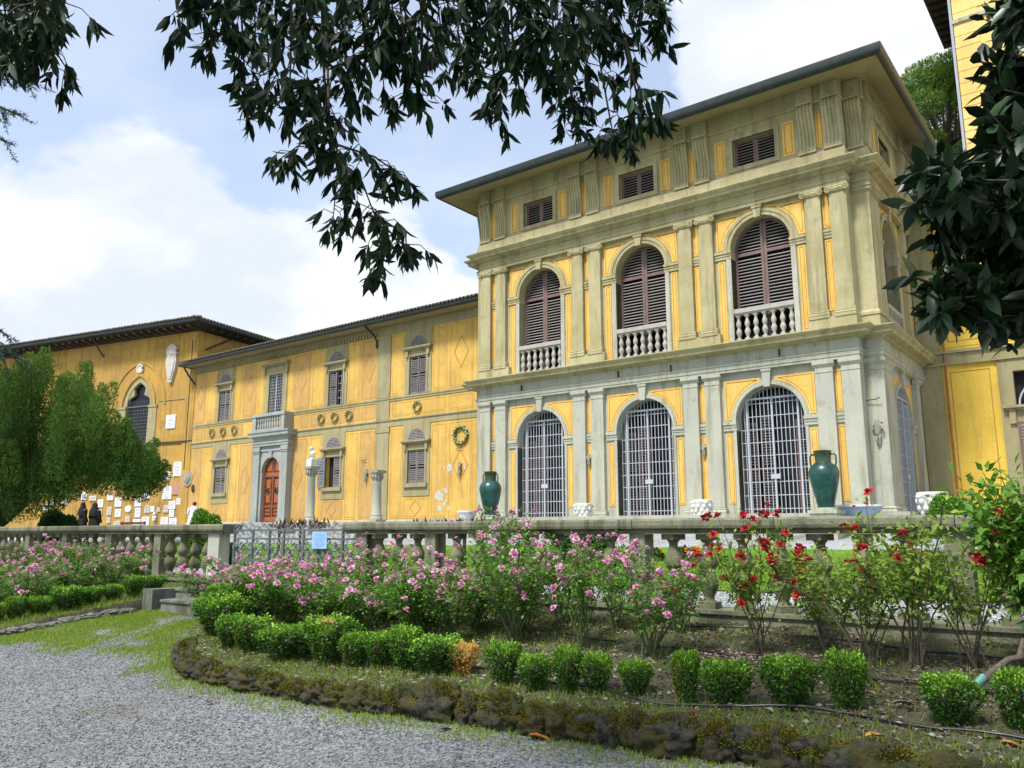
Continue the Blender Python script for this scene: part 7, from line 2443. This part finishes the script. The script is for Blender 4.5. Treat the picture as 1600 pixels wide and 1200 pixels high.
def magnolia():
    rr = random.Random(33); rs = np.random.RandomState(33)
    t = thing('magnolia_tree', 'magnolia with big glossy dark leaves hanging before tower and pavilion corner', 'tree', (1.9, 5.4, .2))
    m = MB()
    m.tube([(1.9, 5.4, .2), (1.85, 5.4, 2.2), (1.6, 5.3, 3.4), (1.3, 5.1, 5.0)], [.17, .14, .10, .05], 9)
    lv = []
    hub = [Vector((1.85, 5.4, 2.2)), Vector((1.6, 5.3, 3.4)), Vector((1.3, 5.1, 4.6)), Vector((1.72, 5.35, 2.9))]
    for st in MAGNOLIA:
        pts = [Vector(p) for p in st]
        h = min(hub, key=lambda v: (v - pts[0]).length)
        m.tube([h, h.lerp(pts[0], .5) + Vector((0, 0, .12)), pts[0]], [.03, .022, .014], 6)
        m.tube(pts, [.013] + [.009] * (len(pts) - 2) + [.005], 5)
        sub = [pts]
        for k in range(27):
            f = rr.random(); g = f * (len(pts) - 1); i = min(int(g), len(pts) - 2)
            p = pts[i].lerp(pts[i + 1], g - i)
            d = Vector((rr.gauss(0, 1), rr.gauss(0, 1), rr.gauss(0, .8))).normalized() * rr.uniform(.08, .20)
            if p.x + d.x < -.70 or (p.z + d.z > 3.38 and p.x + d.x < -.42): continue
            tw = [p, p + d * .6, p + d]; m.tube(tw, [.006, .005, .004], 4); sub.append(tw)
        for k in range(9):
            p = h.lerp(pts[0], rr.uniform(.15, 1.)) + Vector((0, 0, .06))
            d = Vector((rr.gauss(.3, 1), rr.gauss(0, 1), rr.gauss(0, .8))).normalized() * rr.uniform(.10, .26)
            tw = [p, p + d * .6, p + d]; m.tube(tw, [.006, .005, .004], 4); sub.append(tw)
        for tw in sub:
            e = tw[-1]; d0 = (tw[-1] - tw[-2]).normalized()
            for k in range(rr.randint(5, 7)):
                a = k * 2.4 + rr.random()
                o = d0.orthogonal().normalized(); o = Matrix.Rotation(a, 3, d0) @ o
                d = (d0 * rr.uniform(.1, .8) + o + Vector((0, 0, rr.uniform(-.5, .2)))).normalized()
                lv.append((e - d0 * .012 * k, d, rr.uniform(.7, 1.15)))
            for k in range(2):
                p = tw[0].lerp(tw[-1], rr.random()); lv.append((p, Vector((rr.gauss(0, 1), rr.gauss(0, 1), rr.gauss(-.3, .6))).normalized(), rr.uniform(.6, 1.0)))
    m.obj('branch', 'twig', t, 60)
    kinds = [one_leaf(.140, .052, 'leaf_mag', b, .10) for b in (.05, .16, .28)] + [one_leaf(.135, .05, 'leaf_mag_under', .12, .12)]
    old = one_leaf(.13, .045, 'leaf_old', .2, .2)
    rr.shuffle(lv)
    lv.sort(key=lambda q: q[0].x + rr.random() * .25)
    for i, (p, d, s) in enumerate(lv[:300]):
        n = Vector((rr.gauss(0, .8), rr.gauss(0, .8), 1)).normalized()
        inst(kinds[3] if rr.random() < .07 else rr.choice(kinds[:3]), 'leaf', t, p, rot=frame_from(d, n), scale=(s, s, s))
    for p, d in ((( -.67, 4.08, 3.34), (.1, 0, -1)), ((-.60, 4.02, 3.31), (-.1, 0, -1)), ((-.64, 4.05, 3.42), (.2, .1, -1))):
        inst(old, 'dying_leaf', t, p, rot=frame_from(Vector(d), Vector((.7, -.7, 0))))
    rest = lv[300:]
    if rest:
        P = np.array([q[0] for q in rest]); A = np.array([q[1] for q in rest]); s = np.array([q[2] for q in rest])
        N = rs.normal(size=P.shape) * .7 + [0, 0, 1]
        V, F, T = leaf_cloud(P, A, N, s * .14, s * .056, rs.uniform(0, 1, len(P)), 'leaf')
        tag(link(bpy.data.objects.new('foliage', mesh_np('foliage', V, F, 'leaf_mag', T)), t), kind='stuff')


magnolia()

# ================================================================== mossy stone edging, hoses, ground litter, grass, pebbles
def moss_fuzz(m_center, r, n, rs):
    d = rand_dir(n, rs); d[:, 2] = np.abs(d[:, 2])
    P = np.array(m_center) + d * np.array(r) * rs.uniform(.9, 1.04, (n, 1))
    return P, d


def edging(name, label, pts, z_of, sizes, mat='moss_stone', fuzz=5000, seed=1, h=.135):
    rr = random.Random(seed); rs = np.random.RandomState(seed)
    t = thing(name, label, 'edging', (pts[len(pts) // 2][0], pts[len(pts) // 2][1], .1))
    ln = sum(math.dist(a, b) for a, b in zip(pts, pts[1:])); s = 0.
    i = 0
    while s < ln:
        w = rr.uniform(*sizes)
        a, b = lerp_poly(pts, s / ln), lerp_poly(pts, min(1, (s + w) / ln))
        c = ((a[0] + b[0]) / 2, (a[1] + b[1]) / 2); ang = math.atan2(b[1] - a[1], b[0] - a[0])
        z = path_z(*c); hh = h * rr.uniform(.8, 1.2) * (1.12 if -5.2 < c[0] < 0 else .85)
        base = Matrix.Translation((c[0], c[1], z + hh * .62)) @ Matrix.Rotation(ang + rr.gauss(0, .12), 4, 'Z')
        m = MB(base); m.lump((0, 0, 0), (w * .58, .12 * rr.uniform(.85, 1.25), hh), 4, .36, 2.2, seed * 10 + i * 3.7)
        o = m.obj('stone', mat, t, 180)
        if fuzz:
            P, d = moss_fuzz((0, 0, 0), (w * .54, .11, hh * 1.02), int(fuzz * w / .3), rs)
            k = P[:, 2] > hh * .1
            P, d = P[k], d[k]
            lobe = .5 + .5 * np.sin(P[:, 0] * 21 + i) * np.cos(P[:, 1] * 17 + i * 2)
            keep = rs.uniform(0, 1, len(P)) < .15 + .85 * lobe
            P, d, lobe = P[keep], d[keep], lobe[keep]
            V, F, T = leaf_cloud(P, d + rs.normal(size=d.shape) * .5, rand_dir(len(P), rs), rs.uniform(.010, .028, len(P)), .011, np.clip(.35 * lobe + .3 + rs.normal(size=len(P)) * .2, 0, 1))
            V = (np.array(base.to_3x3()) @ V.T).T + np.array(base.translation)
            link(bpy.data.objects.new('moss', mesh_np('moss', V, F, 'moss_tuft', T)), o)
        s += w * rr.uniform(.84, 1.04); i += 1
    return t


edging('stone_edging', 'curved line of mossy lumpy stones edging the rose bed', BORDER[2:], path_z, (.18, .50), seed=4)
edging('stone_edging', 'low line of pale flat stones edging the bed beyond the path', [(-18, 4.85), (-14.3, 4.9), (-13.42, 5.15), (-13.38, 5.8), (-13.42, 6.6), (-13.4, 7.2)], path_z, (.22, .5), 'step', 0, 7, .06)
m = MB(); m.lump((-.95, 4.72, .19), (.34, .2, .13), 3, .4, 2, 5.); tag(m.obj('stone', 'moss_stone', None, 70), 'mossy boulder lying before the stone edging at the end of the bed', 'stone')
m = MB(); m.lump((-.35, 4.45, .15), (.3, .2, .13), 3, .4, 2, 8.); tag(m.obj('stone', 'moss_stone', None, 70), 'second mossy boulder farther along the bed end', 'stone')


def hose(pts, zf, label):
    P = []
    n = 60
    for i in range(n + 1):
        x, y = lerp_poly(pts, i / n)
        y += .03 * math.sin(x * 3.1)
        P.append((x, y, zf(x, y) + .03 + .012 * math.sin(x * 5)))
    m = MB(); m.tube(P, .011, 6)
    tag(m.obj('irrigation_hose', 'hose', None, 60), label, 'hose', 'black irrigation hoses')


hose([(-5.2, 6.0), (-3.9, 5.9), (-3.3, 5.72), (-2.6, 5.85), (-2.0, 6.0), (-1.4, 5.95), (-.3, 6.0)], bed_z, 'black hose lying along the box bushes')
hose([(-5.0, 7.35), (-3.9, 7.25), (-3.0, 7.15), (-2.3, 7.0), (-1.2, 6.85), (.3, 6.7)], bed_z, 'black hose crossing the bed between rose stems')
hose([(-4.2, 8.1), (-3.2, 8.15), (-2.2, 7.95), (-1.2, 7.75), (.4, 7.6)], bed_z, 'black hose near the foot of the balustrade')


def scatter(n, x0, x1, y0, y1, inside, rs):
    P = np.stack([rs.uniform(x0, x1, n), rs.uniform(y0, y1, n)], 1)
    return P[np.array([inside(x, y) for x, y in P])]


def by(x):
    pts = BORDER[3:]
    return np.interp(x, [p[0] for p in pts], [p[1] for p in pts])


def in_bed(x, y):
    if y > 8.4: return False
    if x < -8.92: return y > 5.42 + (-8.92 - x) * .72
    return y > by(x) + .06


def noise2(x, y, f=1., o=0.):
    return mnoise.noise(Vector((x * f + o, y * f - o, o)))


rs = np.random.RandomState(77)
# leaf litter and chips over the soil
Q = scatter(22000, -12, 2, 5, 8.4, lambda x, y: in_bed(x, y) and noise2(x, y, 2.2) > -.35, rs)
n = len(Q)
P = np.array([(x, y, bed_z(x, y) + .015) for x, y in Q]) + rs.uniform(0, .02, (n, 1)) * [0, 0, 1]
A = unit(np.stack([rs.normal(size=n), rs.normal(size=n), rs.normal(size=n) * .22], 1))
V, F, T = leaf_cloud(P, A, rs.normal(size=(n, 3)) * .35 + [0, 0, 1], rs.uniform(.018, .06, n), rs.uniform(.012, .035, n), rs.uniform(0, 1, n) ** 1.3)
tag(link(bpy.data.objects.new('leaf_litter', mesh_np('leaf_litter', V, F, 'litter', T))), kind='stuff')


def grass(name, Q, zf, lo, hi, seed, w=.006, t0=.5, mat='grass'):
    rs = np.random.RandomState(seed); n = len(Q)
    P = np.array([(x, y, zf(x, y) - .004) for x, y in Q])
    A = unit(np.stack([rs.normal(size=n) * .45, rs.normal(size=n) * .45, np.ones(n)], 1))
    V, F, T = leaf_cloud(P, A, rand_dir(n, rs), rs.uniform(lo, hi, n), w, np.clip(rs.normal(t0, .22, n), 0, 1), mid=.3)
    return tag(link(bpy.data.objects.new(name, mesh_np(name, V, F, mat, T))), kind='stuff')


def verge(x, y):
    """thin grass at the path edges and where the path narrows to the steps"""
    if in_bed(x, y) or x < -13.4: return 0
    if x < -8.9:
        d = (x + 8.9) * -.72 + 5.4 - y        # distance before the slanting bed edge
    else:
        d = by(x) - .1 - y
    e = max(0, 1 - d / (.38 if x > -8.9 else .75)) if d > -.05 else 0
    far = 0
    if y > 4.9 + .12 * (x + 13.4) * 0 and x < -8.8:
        far = min(1, max(0, (y - 4.9 - .25 * (x + 11)) / .6)) * .9
        far *= .15 if abs(x + 11.5 + (y - 6.5) * .55) < .25 else 1.
    v = max(e, far)
    return v * (.62 + .9 * noise2(x, y, 1.3, 4.) + .5 * noise2(x, y, 4.1, 2.))


Q = np.concatenate([scatter(90000, -8.8, 1.5, 4.2, 6.0, lambda x, y: rnd.random() < verge(x, y), rs), scatter(190000, -13.4, -8.8, 4.6, 8.0, lambda x, y: rnd.random() < verge(x, y), rs)])
grass('path_grass', Q, lambda x, y: path_z(x, y) + .02 * mnoise.noise(Vector((x * .9, y * .9, 0))), .02, .055, 3, .008, .58)
Q = scatter(90000, -12, 2, 5, 8.4, lambda x, y: in_bed(x, y) and rnd.random() < (1.2 * max(0, 1 - (y - by(x)) / .75) + .22 + .35 * noise2(x, y, 1.7, 7.) + (.25 if x < -4.2 else 0)), rs)
grass('bed_grass', Q, bed_z, .03, .09, 4, .006, .45)
Q = scatter(26000, -17, -13.4, 5, 8.4, lambda x, y: rnd.random() < .55 + .4 * noise2(x, y, 1.7, 7.), rs)
grass('bed_grass', Q, bed2_z, .04, .12, 5, .008, .45)
Q = scatter(60000, -20, 3, 10.5, 14, lambda x, y: True, rs)
grass('lawn_grass', Q, lambda x, y: terr_z(x, y) + .02, .03, .07, 6, .010, .55)


def pebbles(name, Q, zf, lo, hi, mat, seed):
    rs = np.random.RandomState(seed); n = len(Q)
    base = np.array([[1, 0, 0], [0, 1, 0], [-1, 0, 0], [0, -1, 0], [0, 0, .62], [0, 0, -.5]], float)
    F0 = np.array([[0, 1, 4], [1, 2, 4], [2, 3, 4], [3, 0, 4], [1, 0, 5], [2, 1, 5], [3, 2, 5], [0, 3, 5]])
    r = lo + (hi - lo) * rs.uniform(0, 1, n) ** 2.2
    a = rs.uniform(0, 6.28, n); ca, sa = np.cos(a), np.sin(a)
    V = base[None] * np.stack([r, r * rs.uniform(.5, .9, n), r * rs.uniform(.45, .9, n)], 1)[:, None, :] * rs.uniform(.75, 1.25, (n, 6, 1))
    tl = rs.normal(size=(n, 1)) * .35
    V[:, :, 2] += V[:, :, 0] * tl
    V = np.stack([V[:, :, 0] * ca[:, None] - V[:, :, 1] * sa[:, None], V[:, :, 0] * sa[:, None] + V[:, :, 1] * ca[:, None], V[:, :, 2]], 2)
    C = np.array([(x, y, zf(x, y)) for x, y in Q]); C[:, 2] += r * .25
    V = V + C[:, None, :]
    F = (np.arange(n) * 6)[:, None, None] + F0[None]
    return tag(link(bpy.data.objects.new(name, mesh_np(name, V.reshape(-1, 3), F.reshape(-1, 3), mat, np.repeat(np.clip(rs.normal(.45, .27, n), 0, 1), 6)))), kind='stuff')


pz = lambda x, y: path_z(x, y) + .02 * mnoise.noise(Vector((x * .9, y * .9, 0)))
def seen(x, y):
    a = math.degrees(math.atan2(-x, y))
    return 2 < a < 78 and not in_bed(x, y) and x > -13.35 - 3.5 * max(0, 5 - y)
Q = scatter(190000, -16, .5, 2.4, 8.0, lambda x, y: seen(x, y) and rnd.random() < (1. if math.hypot(x, y) < 8 else .65), rs)
pebbles('pebbles', Q, pz, .004, .015, 'pebble', 8)
Q = scatter(26000, -13, 2, 8.9, 10.5, lambda x, y: True, rs)
pebbles('white_pebbles', Q, terr_z, .010, .026, 'white_pebble', 9)
Q = scatter(2600, -12, 2, 5, 8.4, in_bed, rs)
pebbles('bed_stones', Q, bed_z, .008, .026, 'pebble', 10)

# fallen leaves one can pick out
FL = one_leaf(.15, .065, 'leaf_old', .25, .3, 'fallen_leaf')
FD = one_leaf(.13, .05, 'litter', .3, .35, 'fallen_leaf')
GOLD = plain('golden_dead_leaf', (.42, .25, .06), .6, var=.2, scale=30); M['gold_leaf'] = GOLD
FG = one_leaf(.14, .075, 'gold_leaf', .15, .2, 'fallen_leaf')
PINKISH = plain('pinkish_dead_leaf', (.30, .14, .10), .6, var=.2, scale=30); M['pink_leaf'] = PINKISH
FP = one_leaf(.12, .05, 'pink_leaf', .25, .25, 'fallen_leaf')
for x, y, rz, me, s, lab in ((-3.75, 5.06, .4, FL, 1.25, 'large brown fallen leaf lying against the mossy edging'), (-4.72, 5.0, 2.4, FL, .9, 'brown fallen leaf on gravel beside the edging, first from the path corner'), (-4.45, 4.86, 1.2, FD, 1., 'curled dark fallen leaf below the mossy edging'),
                             (-5.55, 4.9, .3, FL, .8, 'tan fallen leaf on gravel below the box bush with bare foot'), (-3.0, 4.72, 3.0, FP, .9, 'pinkish flat fallen leaf alone on the gravel'), (-8.35, 5.25, .2, FP, .8, 'reddish fallen leaf on grassy gravel near the path corner'),
                             (-7.0, 4.5, .6, FD, .8, 'grey leaf lying on open gravel'), (-1.55, 5.62, .8, FG, 1.0, 'golden fallen leaf between edging and hose'), (-2.1, 5.45, 1.9, FG, .7, 'small orange fallen leaf on top of the edging'),
                             (-2.35, 6.85, 2.0, FG, .9, 'golden fallen leaf under the thick red rose'), (-1.45, 7.1, .1, FG, .9, 'yellow fallen leaf beyond the leaning stem'), (-1.7, 6.5, 2.7, FP, 1.1, 'brown curled leaf between two box bushes'),
                             (-1.55, 6.3, .6, FD, 1.2, 'pale dry leaf behind the upright box bush'), (-.85, 5.85, .2, FL, 1.0, 'tan fallen leaf in front of the last box bush'), (-2.2, 4.95, .9, FL, .9, 'tan fallen leaf at the foot of the end edging stones')):
    z = (bed_z(x, y) if in_bed(x, y) else path_z(x, y)) + .03
    tag(inst(me, 'fallen_leaf', None, (x, y, z), rot=(Matrix.Rotation(rz, 3, 'Z') @ Matrix.Rotation(rnd.uniform(-.25, .1), 3, 'Y')), scale=(s, s, s)), lab, 'leaf', 'fallen leaves')
for x, y, lab in ((-2.75, 4.85, 'single red petal fallen on the gravel'), (-1.45, 5.25, 'pinkish red fallen bloom before the edging end'), (-2.7, 5.6, 'dark red fallen bloom beside the edging')):
    z = (bed_z(x, y) if in_bed(x, y) else path_z(x, y)) + .015
    tag(inst(REDB[1], 'fallen_bloom', None, (x, y, z), scale=(.5, .5, .5)), lab, 'petal', 'fallen red petals')
Q = scatter(260, -3.3, -2.2, 6.6, 7.4, lambda x, y: True, rs)
n = len(Q)
P = np.array([(x, y, bed_z(x, y) + .03) for x, y in Q])
V, F, T = leaf_cloud(P, unit(np.stack([rs.normal(size=n), rs.normal(size=n), np.zeros(n)], 1)), np.tile([0, 0, 1.], (n, 1)) + rs.normal(size=(n, 3)) * .2, .032, .026, rs.uniform(0, 1, n))
tag(link(bpy.data.objects.new('fallen_petals', mesh_np('fallen_petals', V, F, 'petal', T))), kind='stuff')
